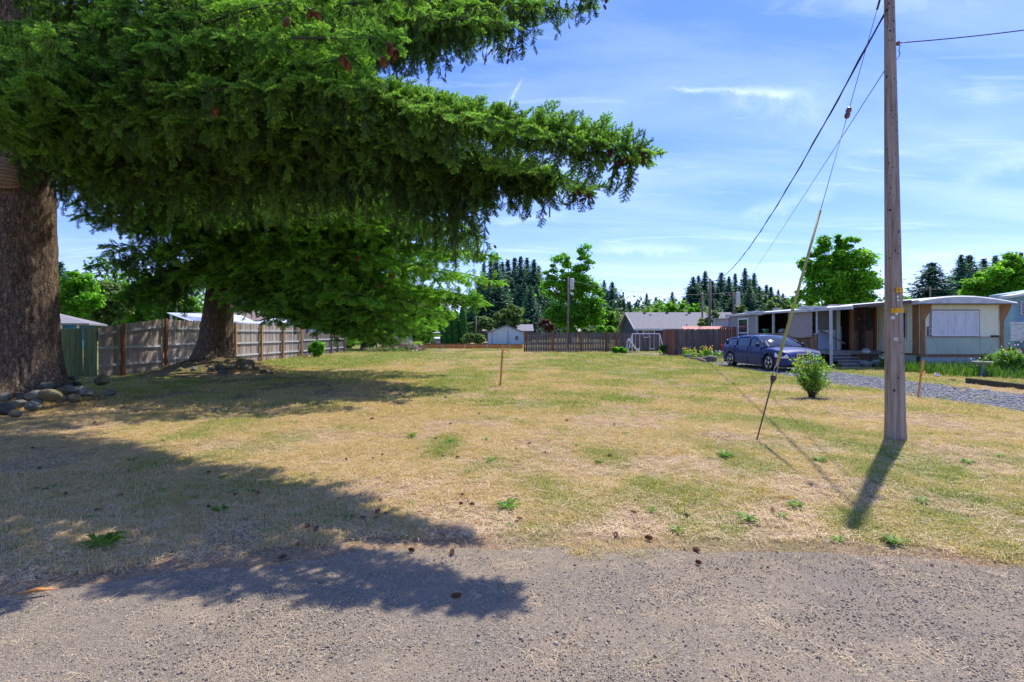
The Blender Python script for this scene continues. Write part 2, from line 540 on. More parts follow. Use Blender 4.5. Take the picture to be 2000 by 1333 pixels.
M['step'] = pmat('grey_step_board', [(.3, (.20, .20, .19)), (.7, (.36, .36, .34))], 4, (1, 4, 1), .85, .3, rand=.15)
M['blue_panel'] = pmat('pale_blue_panel', [(.3, (.22, .30, .42)), (.7, (.30, .38, .50))], 2, rough=.6)
M['teal_glass'] = pmat('dark_screen', [(.3, (.02, .035, .04)), (.7, (.05, .075, .08))], 2, rough=.3, spec=.5)
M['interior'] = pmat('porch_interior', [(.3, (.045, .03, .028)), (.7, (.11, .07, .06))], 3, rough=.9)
M['car_blue'] = pmat('blue_car_paint', [(.3, (.002, .018, .13)), (.7, (.003, .024, .165))], 2, rough=.4, metal=0, spec=.25, coat=.4)
M['car_glass'] = pmat('car_glass', [(.3, (.015, .02, .03)), (.7, (.03, .04, .055))], 2, rough=.05, spec=1.0)
M['chrome'] = pmat('chrome', [(.3, (.6, .6, .62)), (.7, (.75, .75, .77))], 4, rough=.15, metal=1)
M['alloy'] = pmat('silver_alloy', [(.3, (.5, .5, .52)), (.7, (.66, .66, .68))], 4, rough=.3, metal=.7)
M['rubber'] = pmat('tyre_rubber', [(.3, (.012, .012, .013)), (.7, (.03, .03, .031))], 10, rough=.85)
M['lamp_glass'] = pmat('headlight_lens', [(.3, (.5, .52, .56)), (.7, (.72, .74, .78))], 10, rough=.1, spec=.8, coat=1)
M['lamp_yellow'] = pmat('yellowed_headlight', [(.3, (.55, .50, .34)), (.7, (.72, .68, .50))], 10, rough=.2, spec=.6)
M['red_lamp'] = pmat('tail_lamp_red', [(.3, (.35, .03, .03)), (.7, (.45, .05, .05))], 10, rough=.15)
M['green_tub'] = pmat('green_plastic', [(.3, (.10, .36, .24)), (.7, (.16, .44, .30))], 4, rough=.5)
M['terracotta'] = pmat('grey_pot', [(.3, (.20, .25, .25)), (.7, (.30, .36, .35))], 5, rough=.8)
M['conc'] = pmat('concrete', [(.3, (.30, .30, .28)), (.7, (.44, .44, .42))], 6, rough=.95, bump=.4)
M['redcar'] = pmat('red_paint', [(.3, (.40, .04, .03)), (.7, (.5, .06, .05))], 2, rough=.35, coat=.6)
M['log'] = pmat('grey_log_bark', [(.25, (.12, .09, .085)), (.6, (.24, .18, .165)), (.85, (.42, .35, .31))], 5, (1, 1, 1), .95, .7, 25, .02, rand=.25)
M['stick'] = pmat('dead_stick', [(.25, (.14, .10, .07)), (.6, (.30, .22, .15)), (.85, (.46, .36, .26))], 7, rough=.95, rand=.3)
M['white_pl'] = pmat('white_plastic', [(.3, (.74, .76, .82)), (.7, (.84, .86, .90))], 4, rough=.35)
M['purple_steel'] = pmat('lilac_steel', [(.3, (.36, .32, .58)), (.7, (.46, .42, .66))], 4, rough=.4)
M['asph'] = pmat('far_asphalt', [(.3, (.10, .10, .105)), (.7, (.15, .15, .155))], 5, rough=.95)
M['petal_y'] = pmat('yellow_petal', [(.3, (.75, .42, .02)), (.7, (.85, .55, .05))], 10, rough=.6)
M['petal_w'] = pmat('pale_petal', [(.3, (.70, .60, .48)), (.7, (.80, .74, .62))], 10, rough=.6)
M['timber_dark'] = pmat('dark_landscape_timber', [(.3, (.035, .035, .025)), (.7, (.09, .09, .055))], 5, (1, 3, 3), .95, .5, 30, .01)
M['tarp'] = pmat('dull_red_tarp', [(.3, (.36, .13, .10)), (.7, (.50, .24, .19))], 3, rough=.7, bump=.4, bscale=5, bdist=.05)

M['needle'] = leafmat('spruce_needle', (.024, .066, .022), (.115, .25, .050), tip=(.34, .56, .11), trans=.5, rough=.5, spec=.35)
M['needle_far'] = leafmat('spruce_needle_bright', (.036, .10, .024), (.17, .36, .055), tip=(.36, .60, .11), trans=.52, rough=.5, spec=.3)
M['blade'] = leafmat('grass_blade', (.62, .45, .25), (.29, .32, .075), trans=.3, rough=.6, spec=.25)
M['straw'] = leafmat('straw_litter', (.74, .57, .38), (.48, .42, .22), trans=.1, rough=.7, spec=.2)
M['stone_chip'] = leafmat('gravel_chip', (.15, .125, .095), (.48, .415, .335), trans=0.0, rough=.85, spec=.3)
M['stone_blue'] = leafmat('crushed_rock', (.17, .17, .17), (.40, .395, .39), trans=0.0, rough=.85, spec=.3)
M['leaf_bright'] = fleafmat('bright_leaf', [(0, (.06, .18, .018)), (.5, (.15, .38, .028)), (1, (.32, .58, .06))], trans=.6)
M['leaf_mid'] = fleafmat('mid_leaf', [(0, (.045, .12, .02)), (.5, (.12, .27, .034)), (1, (.26, .44, .07))], trans=.58)
M['leaf_olive'] = fleafmat('olive_leaf', [(0, (.06, .11, .03)), (.5, (.14, .23, .06)), (1, (.27, .38, .12))], trans=.45)
M['leaf_bluegreen'] = fleafmat('conifer_needle_hazed', [(0, (.030, .085, .065)), (.5, (.055, .145, .10)), (1, (.10, .23, .135))], trans=.35)  # extra blue and lightness in this colour stand in for distance haze
M['leaf_arbor'] = fleafmat('arborvitae_leaf', [(0, (.022, .09, .018)), (.5, (.055, .20, .028)), (1, (.12, .34, .045))], trans=.45)
M['leaf_red'] = fleafmat('red_leaf', [(0, (.04, .02, .018)), (.5, (.11, .05, .04)), (1, (.20, .12, .07))])
M['leaf_bushmix'] = fleafmat('bush_leaf', [(0, (.07, .18, .025)), (.55, (.18, .38, .05)), (.9, (.36, .52, .09)), (1, (.50, .28, .08))], trans=.5)
M['grass_tall'] = fleafmat('tall_grass_blade', [(0, (.035, .10, .015)), (.5, (.08, .19, .026)), (1, (.24, .30, .07))], trans=.4)
# ------------------------------------------------------------------ instanced small stuff (needles, grass, gravel)
_gn_cache = {}
def gn_tree(variants):
    key = tuple(v.name for v in variants)
    if key in _gn_cache:
        return _gn_cache[key]
    g = bpy.data.node_groups.new('scatter', 'GeometryNodeTree')
    g.interface.new_socket('Geometry', in_out='INPUT', socket_type='NodeSocketGeometry')
    g.interface.new_socket('Geometry', in_out='OUTPUT', socket_type='NodeSocketGeometry')
    N, L = g.nodes, g.links
    gi, go = N.new('NodeGroupInput'), N.new('NodeGroupOutput')
    ip = N.new('GeometryNodeInstanceOnPoints')
    L.new(gi.outputs[0], ip.inputs['Points'])
    jn = N.new('GeometryNodeJoinGeometry')
    for v in reversed(variants):
        oi = N.new('GeometryNodeObjectInfo'); oi.inputs['Object'].default_value = v
        gti = N.new('GeometryNodeGeometryToInstance')
        L.new(oi.outputs['Geometry'], gti.inputs[0]); L.new(gti.outputs[0], jn.inputs[0])
    L.new(jn.outputs[0], ip.inputs['Instance'])
    ip.inputs['Pick Instance'].default_value = True
    def attr(nm, typ):
        a = N.new('GeometryNodeInputNamedAttribute'); a.data_type = typ; a.inputs['Name'].default_value = nm
        return a.outputs[0]
    L.new(attr('vid', 'INT'), ip.inputs['Instance Index'])
    e2r = N.new('FunctionNodeEulerToRotation'); L.new(attr('rot', 'FLOAT_VECTOR'), e2r.inputs[0])
    L.new(e2r.outputs[0], ip.inputs['Rotation'])
    L.new(attr('scl', 'FLOAT_VECTOR'), ip.inputs['Scale'])
    L.new(ip.outputs[0], go.inputs[0])
    _gn_cache[key] = g
    return g


def scatter(name, P, E, S, tint, variants, parent=None, vid=None, rng=None):
    P = np.asarray(P, dtype=np.float64)
    n = len(P)
    if parent is not None:
        a = np.array(wm(parent).inverted())
        P = P @ a[:3, :3].T + a[:3, 3]
    S = np.asarray(S, dtype=np.float64)
    if S.ndim == 1:
        S = np.repeat(S[:, None], 3, 1)
    me = bpy.data.meshes.new(name)
    me.vertices.add(n); me.vertices.foreach_set('co', P.astype(np.float32).ravel())
    for nm, typ, arr in (('rot', 'FLOAT_VECTOR', E), ('scl', 'FLOAT_VECTOR', S), ('tint', 'FLOAT', tint)):
        at = me.attributes.new(nm, typ, 'POINT')
        at.data.foreach_set('vector' if typ == 'FLOAT_VECTOR' else 'value', np.asarray(arr, dtype=np.float32).ravel())
    if vid is None:
        vid = (rng or RNG).integers(0, len(variants), n)
    at = me.attributes.new('vid', 'INT', 'POINT'); at.data.foreach_set('value', np.asarray(vid, dtype=np.int32))
    me.materials.append(variants[0].data.materials[0])
    o = bpy.data.objects.new(name, me)
    link(o, parent)
    md = o.modifiers.new('scatter', 'NODES'); md.node_group = gn_tree(variants)
    return o


def frames_to_euler(D, U):
    """unit x-axes D and approximate z-axes U -> XYZ euler angles"""
    D = D / np.linalg.norm(D, axis=1, keepdims=True)
    Y = np.cross(U, D); Y /= np.maximum(np.linalg.norm(Y, axis=1, keepdims=True), 1e-6)
    Z = np.cross(D, Y)
    ry = -np.arcsin(np.clip(D[:, 2], -1, 1)); rz = np.arctan2(D[:, 1], D[:, 0]); rx = np.arctan2(Y[:, 2], Z[:, 2])
    return np.stack([rx, ry, rz], 1)


# ------------------------------------------------------------------ ground
T1 = (-11.15, 11.6); T2 = (-12.0, 20.6); T3 = (-13.6, 48.0)
MOUNDS = [(T2[0] + .2, T2[1] - .1, .66, 1.9, 1.5), (T1[0] - .1, T1[1] + .1, .30, 1.5, 1.3), (4.0, 44.5, .22, 3.5, 1.3), (-7.5, 46.0, .12, 4, 2)]
def H(x, y):
    x = np.asarray(x, dtype=np.float64); y = np.asarray(y, dtype=np.float64)
    z = 0.05 * (fbm(x * .35, y * .35, 3, 3) - .5) + .03 * (fbm(x * 1.6, y * 1.6, 2, 5) - .5)
    z = z * sstep(2.5, 6, y)
    for a, b, hh, sx, sy in MOUNDS:
        z = z + hh * np.exp(-(((x - a) / sx) ** 2 + ((y - b) / sy) ** 2) ** 1.3) * (1 + .25 * (fbm(x * 3, y * 3, 3, 8) - .5))
    # flat where the driveway and the car stand
    k = sstep(9.3, 10.2, x) * (1 - sstep(13.5, 14.5, x)) * (1 - sstep(34, 38, y))
    return z * (1 - k)
def h1(x, y):
    return float(H(x, y))

def road_edge(x):
    x = np.asarray(x, dtype=np.float64)
    e = 3.98 - .10 * np.exp(-((x - 2.5) / 1.2) ** 2) - .35 * sstep(2.3, 3.9, x) - .75 * sstep(-1.0, -3.4, x) + .5 * sstep(8, 11, x)
    return e + .22 * (fbm(x * 1.4, x * 0 + 3.1, 4, 21) - .5)

DW_L, DW_R = 10.2, 13.2
def drive(x, y):
    """how much the spot belongs to the gravel drive, 0..1"""
    n1 = .7 * (fbm(x * .5, y * .5, 4, 31) - .5)
    a = sstep(DW_L - .25 + n1, DW_L + .25 + n1, x) * (1 - sstep(DW_R - .3 + n1, DW_R + .3 + n1, x)) * (1 - sstep(26, 30, y + n1))
    b = np.exp(-(((x - 10.2) / 3.2) ** 2 + ((y - 38.2) / 1.5) ** 2) ** 2)
    return np.clip(np.maximum(a, b * .9), 0, 1)
def greenness(x, y):
    x = np.asarray(x, dtype=np.float64); y = np.asarray(y, dtype=np.float64)
    g = fbm(x * .33, y * .22, 4, 41) * .75 + .85 * (fbm(x * 1.5, y * 1.1, 5, 47, .65) - .5) + .05
    g = g + .13 * sstep(.5, 6, x) + .15 * sstep(12, 30, y) - .22 * np.exp(-((x + 1.2) / 3.2) ** 2 - ((y - 7) / 4.5) ** 2)
    g = g - .10 * sstep(12, 5, y) * sstep(-3, -7, x) + .20 * sstep(-4, -9, x) * sstep(9, 14, y)
    # pale wind-rows of cut hay curving across the right-hand side
    for k, (a, b, c) in enumerate(((2.2, 15.0, -.75), (4.3, 10.5, -.55), (7.6, 14.0, -.9), (1.6, 9.3, -.4))):
        d = (y - b) - c * (x - a) + .5 * (fbm(x * .6, y * .6, 2, 60 + k) - .5)
        g = g - .38 * np.exp(-(d / .38) ** 2) * np.exp(-((x - a) / 3.2) ** 2)
    for cx, cy, r_, am in ((-.9, 7.4, .34, .45), (-.95, 6.8, .3, .4), (-1.1, 17, 1.0, .3), (2.6, 12.3, .5, .4), (4.6, 8.9, .7, .25), (1.25, 6.7, .35, .3)):
        g = g + am * np.exp(-((x - cx) ** 2 + ((y - cy) * .8) ** 2) / r_ ** 2)
    return np.clip((g - .37) * 2.6, 0, 1)
def bare(x, y):
    """dug soil patches"""
    b = np.exp(-(((x - 7.25) / .62) ** 2 + ((y - 12.35) / .55) ** 2) ** 1.2)
    b = np.maximum(b, .8 * np.exp(-(((x - 8.4) / .5) ** 2 + ((y - 9.9) / .42) ** 2) ** 1.2))
    b = np.maximum(b, .55 * np.exp(-(((x - 3.1) / .45) ** 2 + ((y - 7.9) / .25) ** 2)))
    b = np.maximum(b, np.exp(-(((x - T2[0]) / 2.1) ** 2 + ((y - T2[1]) / 1.7) ** 2) ** 1.5))
    b = np.maximum(b, .9 * np.exp(-(((x - T1[0]) / 1.5) ** 2 + ((y - T1[1]) / 1.6) ** 2) ** 2))
    return np.clip(b + .5 * (fbm(np.asarray(x) * 3, np.asarray(y) * 3, 3, 77) - .5) * (b > .05), 0, 1)

def axis(lo, hi, step, far, g=1.22):
    a = list(np.arange(lo, hi + 1e-6, step))
    s, p = step, a[-1]
    while p < far:
        s *= g; p += s; a.append(p)
    s, p = step, a[0]
    while p > -far:
        s *= g; p -= s; a.insert(0, p)
    return np.array(a)
gx = axis(-20, 20, .2, 1800)
gy = np.concatenate([axis(2.0, 16, .14, 0)[lambda a: (a >= 1.9)] if False else np.arange(2.0, 16, .14), np.arange(16, 52, .3)])
s_, p_ = .3, gy[-1]; ext = []
while p_ < 2500:
    s_ *= 1.2; p_ += s_; ext.append(p_)
s_, p_ = .14, 2.0; ext0 = []
while p_ > -1500:
    s_ *= 1.3; p_ -= s_; ext0.insert(0, p_)
gy = np.concatenate([ext0, gy, ext])
GX, GY = np.meshgrid(gx, gy, indexing='xy')
GZ = H(GX, GY)
near = (np.abs(GX) < 60) & (GY > -40) & (GY < 120)
GZ = np.where(near, GZ, 0)
nx, ny = len(gx), len(gy)
ii = (np.arange(ny - 1)[:, None] * nx + np.arange(nx - 1)[None, :]).ravel()
F = np.stack([ii, ii + 1, ii + nx + 1, ii + nx], 1)
V = np.stack([GX.ravel(), GY.ravel(), GZ.ravel()], 1)

gm = bpy.data.materials.new('lawn_ground'); gm.use_nodes = True
nt = NT(gm.node_tree)
pos = nt.n('ShaderNodeNewGeometry').outputs['Position']
def at(nm):
    return nt.n('ShaderNodeAttribute', attribute_type='GEOMETRY', attribute_name=nm).outputs['Fac']
fine = nt.noise(pos, 28, 6, .75)
mid = nt.noise(pos, 5, 5, .65)
mps = nt.n('ShaderNodeMapping'); nt.put(mps.inputs[0], pos); mps.inputs['Scale'].default_value = (1, .35, 1); mps.inputs['Rotation'].default_value = (0, 0, .5)
stx = nt.noise(mps.outputs[0], 60, 3, .7, .8)
straw = nt.ramp(fine, [(.30, (.13, .088, .05)), (.5, (.36, .25, .15)), (.70, (.56, .41, .26))])
straw = nt.mix(nt.ramp(mid, [(.4, 0), (.7, .5)]), straw, (.36, .20, .12))
straw = nt.mix(nt.ramp(stx, [(.55, 0), (.75, .5)]), straw, (.52, .41, .25))
grn = nt.ramp(fine, [(.30, (.055, .07, .018)), (.5, (.18, .20, .05)), (.70, (.33, .34, .11))])
gf = nt.m('ADD', at('green'), nt.m('MULTIPLY', nt.m('SUBTRACT', mid, .5), .8), clamp=True)
cc = nt.mix(gf, straw, grn)
soil = nt.ramp(fine, [(.3, (.05, .036, .025)), (.7, (.16, .11, .075))])
cc = nt.mix(at('bare'), cc, soil)
grav = nt.ramp(nt.noise(pos, 45, 5, .8), [(.3, (.10, .10, .105)), (.5, (.22, .22, .235)), (.7, (.36, .365, .39))])
cc = nt.mix(nt.m('MULTIPLY', at('gravel'), .95), cc, grav)
bs = nt.n('ShaderNodeBsdfPrincipled'); nt.put(bs.inputs['Base Color'], cc)
bs.inputs['Roughness'].default_value = .95; bs.inputs['Specular IOR Level'].default_value = .1
bp = nt.n('ShaderNodeBump'); bp.inputs['Strength'].default_value = .9; bp.inputs['Distance'].default_value = .03
nt.put(bp.inputs['Height'], nt.m('ADD', fine, stx)); nt.t.links.new(bp.outputs[0], bs.inputs['Normal'])
o_ = nt.n('ShaderNodeOutputMaterial'); nt.t.links.new(bs.outputs[0], o_.inputs[0])
ground = np_mesh('ground', V, F, gm, None, True, attrs=[
    ('green', 'POINT', 'FLOAT', greenness(GX, GY).ravel()),
    ('bare', 'POINT', 'FLOAT', bare(GX, GY).ravel()),
    ('gravel', 'POINT', 'FLOAT', drive(GX, GY).ravel())])
tag(ground, kind='structure')

# road shoulder: worn chip-seal and grit, a sheet just above the ground with a ragged edge against the grass
rx_ = np.concatenate([np.linspace(-300, -14, 30)[:-1], np.arange(-14, 14, .06), np.linspace(14, 300, 30)])
tt = np.concatenate([[0, .25, .5, .75, .88, .95, 1.0]])
RX, TT = np.meshgrid(rx_, tt, indexing='xy')
RE = road_edge(RX)
RY = -7 + (RE + 7) * TT
RZ = np.where(TT > .99, -.004, .008 + .012 * (fbm(RX * 1.2, RY * 1.2, 3, 90) - .5)) + H(RX, RY) * (RY > 2.4)
ii = (np.arange(len(tt) - 1)[:, None] * len(rx_) + np.arange(len(rx_) - 1)[None, :]).ravel()
F = np.stack([ii, ii + 1, ii + len(rx_) + 1, ii + len(rx_)], 1)
rm = bpy.data.materials.new('grit_road'); rm.use_nodes = True
nt = NT(rm.node_tree)
pos = nt.n('ShaderNodeNewGeometry').outputs['Position']
vo = nt.n('ShaderNodeTexVoronoi', feature='F1'); nt.put(vo.inputs['Vector'], pos); vo.inputs['Scale'].default_value = 140
chip = nt.sep(vo.outputs['Color'])[0]
a_ = nt.ramp(chip, [(0, (.12, .096, .070)), (.4, (.225, .182, .132)), (.8, (.315, .262, .195)), (1, (.46, .40, .32))])
big = nt.noise(pos, 1.1, 5, .6)
patch = nt.noise(pos, 3.2, 6, .7)
a_ = nt.mix(nt.ramp(patch, [(.42, 0), (.68, .7)]), a_, (.37, .285, .20))
x_, y_, z_ = nt.sep(pos)
a_ = nt.mix(nt.ramp(big, [(.35, .5), (.6, 0)]), a_, (.20, .175, .155))
near_g = nt.m('MULTIPLY', nt.m('SUBTRACT', y_, 3.1), 1.1, clamp=True)
a_ = nt.mix(nt.m('MULTIPLY', near_g, nt.ramp(nt.noise(pos, 6, 6, .75), [(.42, 0), (.66, .7)])), a_, (.36, .27, .16))
bs = nt.n('ShaderNodeBsdfPrincipled'); nt.put(bs.inputs['Base Color'], a_)
bs.inputs['Roughness'].default_value = .9; bs.inputs['Specular IOR Level'].default_value = .25
bp = nt.n('ShaderNodeBump'); bp.inputs['Strength'].default_value = .8; bp.inputs['Distance'].default_value = .006
nt.put(bp.inputs['Height'], nt.m('SUBTRACT', chip, nt.m('MULTIPLY', vo.outputs['Distance'], 1.5))); nt.t.links.new(bp.outputs[0], bs.inputs['Normal'])
o_ = nt.n('ShaderNodeOutputMaterial'); nt.t.links.new(bs.outputs[0], o_.inputs[0])
road = np_mesh('road', np.stack([RX.ravel(), RY.ravel(), RZ.ravel()], 1), F, rm, None, True)
tag(road, kind='structure')

# ---- tuft, straw and stone variants (used by the scatters only)
def blades(n, hmin, hmax, spread, wdt, lean, seed):
    r = np.random.default_rng(seed)
    V, F, T = [], [], []
    for i in range(n):
        a = r.uniform(0, 6.28); rr = spread * math.sqrt(r.random())
        b = np.array([math.cos(a) * rr, math.sin(a) * rr, -.004])
        h = r.uniform(hmin, hmax); az = r.uniform(0, 6.28); le = r.uniform(.1, 1) * lean
        d = np.array([math.cos(az), math.sin(az), 0]); s = np.array([-d[1], d[0], 0]) * wdt / 2
        m_ = b + d * h * le * .35 + np.array([0, 0, h * (1 - .25 * le) * .6]); t = b + d * h * le + np.array([0, 0, h * (1 - .62 * le)])
        k = len(V)
        V += [b - s, b + s, m_ + s * .8, m_ - s * .8, t]
        F += [(k, k + 1, k + 2), (k, k + 2, k + 3), (k + 3, k + 2, k + 4)]
        T += [0, .4, 1.]
    return np.array(V), np.array(F)
def variant(name, V, F, m, attrs=None, smooth=False):
    return np_mesh(name, V, F, m, 'none', smooth, attrs=attrs)
tufts = []
for i in range(4):
    V, F = blades(16, .018, .05, .05, .0042, 1.25, 100 + i)
    tufts.append(variant('grass_tuft', V, F, M['blade']))
tufts_far = []
for i in range(3):
    V, F = blades(16, .03, .075, .13, .011, 1.2, 120 + i)
    tufts_far.append(variant('grass_tuft_far', V, F, M['blade']))
straws = []
for i in range(3):
    r = np.random.default_rng(140 + i); V, F = [], []
    for k in range(7):
        L = r.uniform(.03, .13); a = r.uniform(0, 6.28); p = np.array([r.uniform(-.06, .06), r.uniform(-.06, .06), r.uniform(.002, .02)])
        d = np.array([math.cos(a), math.sin(a), r.uniform(-.12, .2)]); s = np.array([-d[1], d[0], 0]) * .0016
        q = p + d * L * .5 + np.array([0, 0, .006]); e = p + d * L + s * r.uniform(-8, 8)
        b = len(V); V += [p - s, p + s, q + s, q - s, e + s, e - s]; F += [(b, b + 1, b + 2), (b, b + 2, b + 3), (b + 3, b + 2, b + 4), (b + 3, b + 4, b + 5)]
    straws.append(variant('straw_bits', np.array(V), np.array(F), M['straw']))
ICO_V = None
def ico(seed, sx, sy, sz, jit=.25, sub=1):
    import bmesh
    bm = bmesh.new(); bmesh.ops.create_icosphere(bm, subdivisions=sub, radius=1)
    V = np.array([v.co[:] for v in bm.verts]); F = np.array([[v.index for v in f.verts] for f in bm.faces]); bm.free()
    r = np.random.default_rng(seed)
    V = V * (1 + jit * (r.random((len(V), 1)) - .5) * 2)
    return V * np.array([sx, sy, sz]), F
chips = [variant('chip', *ico(200 + i, 1, .8, .5, .3), M['stone_chip']) for i in range(4)]
crush = [variant('crushed', *ico(210 + i, 1, .85, .6, .3), M['stone_blue']) for i in range(4)]

def rand_pts(n, x0, x1, y0, y1):
    return RNG.uniform(x0, x1, n), RNG.uniform(y0, y1, n)
def fan(n, y0, y1, p, side=1.08, pad=.8):
    """random spots on the ground in front of the road, thinning with distance"""
    u = RNG.random(n)
    e = 2 - p
    y = (y0 ** e + u * (y1 ** e - y0 ** e)) ** (1 / e) if abs(e) > 1e-6 else y0 * (y1 / y0) ** u
    x = RNG.uniform(-1, 1, n) * (y * side + pad)
    return x, y
def flat_euler(n, tilt=.12):
    return np.stack([RNG.normal(0, tilt, n), RNG.normal(0, tilt, n), RNG.uniform(0, 6.28, n)], 1)
def grass_layer(name, n, y0, y1, p, var, s0, s1, lift=0.0):
    x, y = fan(n, y0, y1, p)
    e = road_edge(x)
    dist = y - e
    dens = fbm(x * 1.1, y * 1.1, 4, 66)
    keep = (RNG.random(n) < sstep(-.25, .45, dist + .9 * (fbm(x * 2.2, y * 2.2, 3, 67) - .5)) * (.12 + 1.25 * sstep(.36, .60, dens)))
    keep &= RNG.random(n) > np.clip(drive(x, y) * 1.02, 0, .985)
    keep &= RNG.random(n) > bare(x, y) * .93
    keep &= ~((x < -13.95) & (y > 18.5) & (y < 42))
    x, y = x[keep], y[keep]; k = len(x)
    g = greenness(x, y)
    t = np.clip(g + RNG.normal(0, .30, k), 0, 1)
    s = RNG.uniform(s0, s1, k) * (1 + .35 * g)
    o = scatter(name, np.stack([x, y, H(x, y) + lift], 1), flat_euler(k), s, t, var)
    return tag(o, kind='stuff')
grass_layer('short_grass', 110000, 3.4, 11, .95, tufts, .75, 1.35)
grass_layer('short_grass_mid', 60000, 10, 26, 1.2, tufts_far, .7, 1.25)
grass_layer('short_grass_far', 22000, 25, 52, 1.3, tufts_far, 1.3, 2.2)
# cut hay lying on the lawn and drifting on to the road
x, y = fan(52000, 2.3, 15, 1.15)
dd = y - road_edge(x)
g = greenness(x, y)
keep = RNG.random(len(x)) < np.where(dd < 0, .05 + .55 * np.exp(dd / .35) * sstep(.42, .6, fbm(x * 1.5, y * 1.5, 4, 70)) + .25 * sstep(.55, .75, fbm(x * 2, y * 2, 4, 71)), .85 - .5 * g)
keep &= RNG.random(len(x)) > drive(x, y) * .95
x, y, g = x[keep], y[keep], g[keep]
tag(scatter('cut_hay', np.stack([x, y, H(x, y) + np.where(y < road_edge(x), .006, .012)], 1), flat_euler(len(x), .08),
            RNG.uniform(.4, .9, len(x)) * np.where(y < road_edge(x), .6, 1), np.clip(g * .6 + RNG.normal(0, .25, len(x)), 0, 1), straws), kind='stuff')
# loose chippings on the road shoulder
x, y = fan(85000, 2.05, 4.6, .8, 1.1, .3)
keep = (y < road_edge(x) + .15 * RNG.normal(0, 1, len(x))) & (RNG.random(len(x)) < .25 + .9 * sstep(.35, .65, fbm(x * 1.3, y * 2.4, 4, 73)))
x, y = x[keep], y[keep]
sz = np.exp(RNG.normal(math.log(.0031), .45, len(x))); sz = np.minimum(sz, .015)
tag(scatter('road_chippings', np.stack([x, y, H(x, y) * (y > 2.4) + .010 + sz * .2], 1), flat_euler(len(x), .35), sz, np.clip(RNG.beta(1.6, 2.2, len(x)), 0, 1), chips), kind='stuff')
# crushed rock on the drive
n = 26000
x = RNG.uniform(9.6, 14.2, n); y = 5 + 25 * RNG.random(n) ** 1.5
keep = RNG.random(n) < drive(x, y) ** 1.5
x, y = x[keep], y[keep]
sz = np.exp(RNG.normal(math.log(.016), .4, len(x))) * (1 + y * .02)
tag(scatter('drive_gravel', np.stack([x, y, H(x, y) + .004], 1), flat_euler(len(x), .4), sz, np.clip(RNG.beta(2, 2, len(x)), 0, 1), crush), kind='stuff')
# ------------------------------------------------------------------ the big spruces
def P3(px, py, d):
    """point of the place seen at that spot of the photograph, d metres away along +Y"""
    return np.array([(px - 1000) / 1000 * d, d, 1.6 - (py - 650) / 1000 * d])

def sprig_mesh(name, L, side_step, side_len, nstep, nlen, nwid, m, seed, flatness=.55):
    r = np.random.default_rng(seed)
    V, F, T = [], [], []
    def shoot(p, d, ln, up, t0):
        d = d / np.linalg.norm(d)
        a = np.cross(up, d); a /= np.linalg.norm(a); b = np.cross(d, a)
        q = p + d * ln
        k = len(V)
        w_ = .0022
        V.extend([p - a * w_, p + a * w_, p + b * w_, q]); F.extend([(k, k + 1, k + 3), (k + 1, k + 2, k + 3), (k + 2, k, k + 3)]); T.extend([-1, -1, -1])
        n = int(ln / nstep)
        for i in range(n):
            s = (i + r.random()) / n
            c = p + d * ln * s
            for j in range(4):
                th = r.uniform(0, 6.28)
                o = a * math.cos(th) + b * math.sin(th) * flatness + b * .18
                o /= np.linalg.norm(o)
                dd = d * r.uniform(.55, 1.0) + o * r.uniform(.75, 1.0); dd /= np.linalg.norm(dd)
                ll = nlen * r.uniform(.75, 1.15) * (1 - .35 * s ** 4)
                wv = np.cross(dd, b * .7 + a * r.uniform(-1, 1)); nn = np.linalg.norm(wv)
                wv = wv / max(nn, 1e-6) * nwid / 2
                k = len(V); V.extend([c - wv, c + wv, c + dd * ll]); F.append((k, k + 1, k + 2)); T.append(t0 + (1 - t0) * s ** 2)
    up = np.array([0, 0, 1.])
    shoot(np.zeros(3), np.array([1., 0, 0]), L, up, .15)
    s = side_step
    sg = 1
    while s < L * .88:
        l2 = side_len * (1 - .72 * s / L) * r.uniform(.8, 1.15)
        ang = math.radians(r.uniform(42, 60)) * sg
        shoot(np.array([s, 0, 0]), np.array([math.cos(ang), math.sin(ang), r.uniform(-.25, .12)]), l2, up, .2)
        sg = -sg; s += side_step * r.uniform(.45, .7)
    return variant(name, np.array(V), np.array(F), m, attrs=[('tip', 'FACE', 'FLOAT', np.clip(T, 0, 1))])

sprigs = [sprig_mesh('spruce_sprig', .19, .036, .115, .0058, .027, .0058, M['needle'], 300 + i) for i in range(4)]
sprigs_far = [sprig_mesh('spruce_sprig_mid', .32, .06, .20, .0125, .045, .014, M['needle_far'], 310 + i) for i in range(3)]

# the open sky in the photograph: boughs the generator invents are kept short of it
SKYPOLY = [(1200, -200), (1190, 20), (1010, 130), (905, 145), (870, 200), (980, 225), (1100, 205), (1290, 290), (1150, 390), (1090, 420), (1000, 350), (945, 440), (975, 500), (990, 560), (930, 600), (2100, 760), (2100, -3000), (1200, -3000)]
def in_sky(px, py):
    c = False
    n = len(SKYPOLY)
    for i in range(n):
        x1, y1 = SKYPOLY[i]; x2, y2 = SKYPOLY[i - 1]
        if (y1 > py) != (y2 > py) and px < (x2 - x1) * (py - y1) / (y2 - y1) + x1:
            c = not c
    return c
def proj(p):
    return 1000 + p[0] / p[1] * 1000, 650 - (p[2] - 1.6) / p[1] * 1000


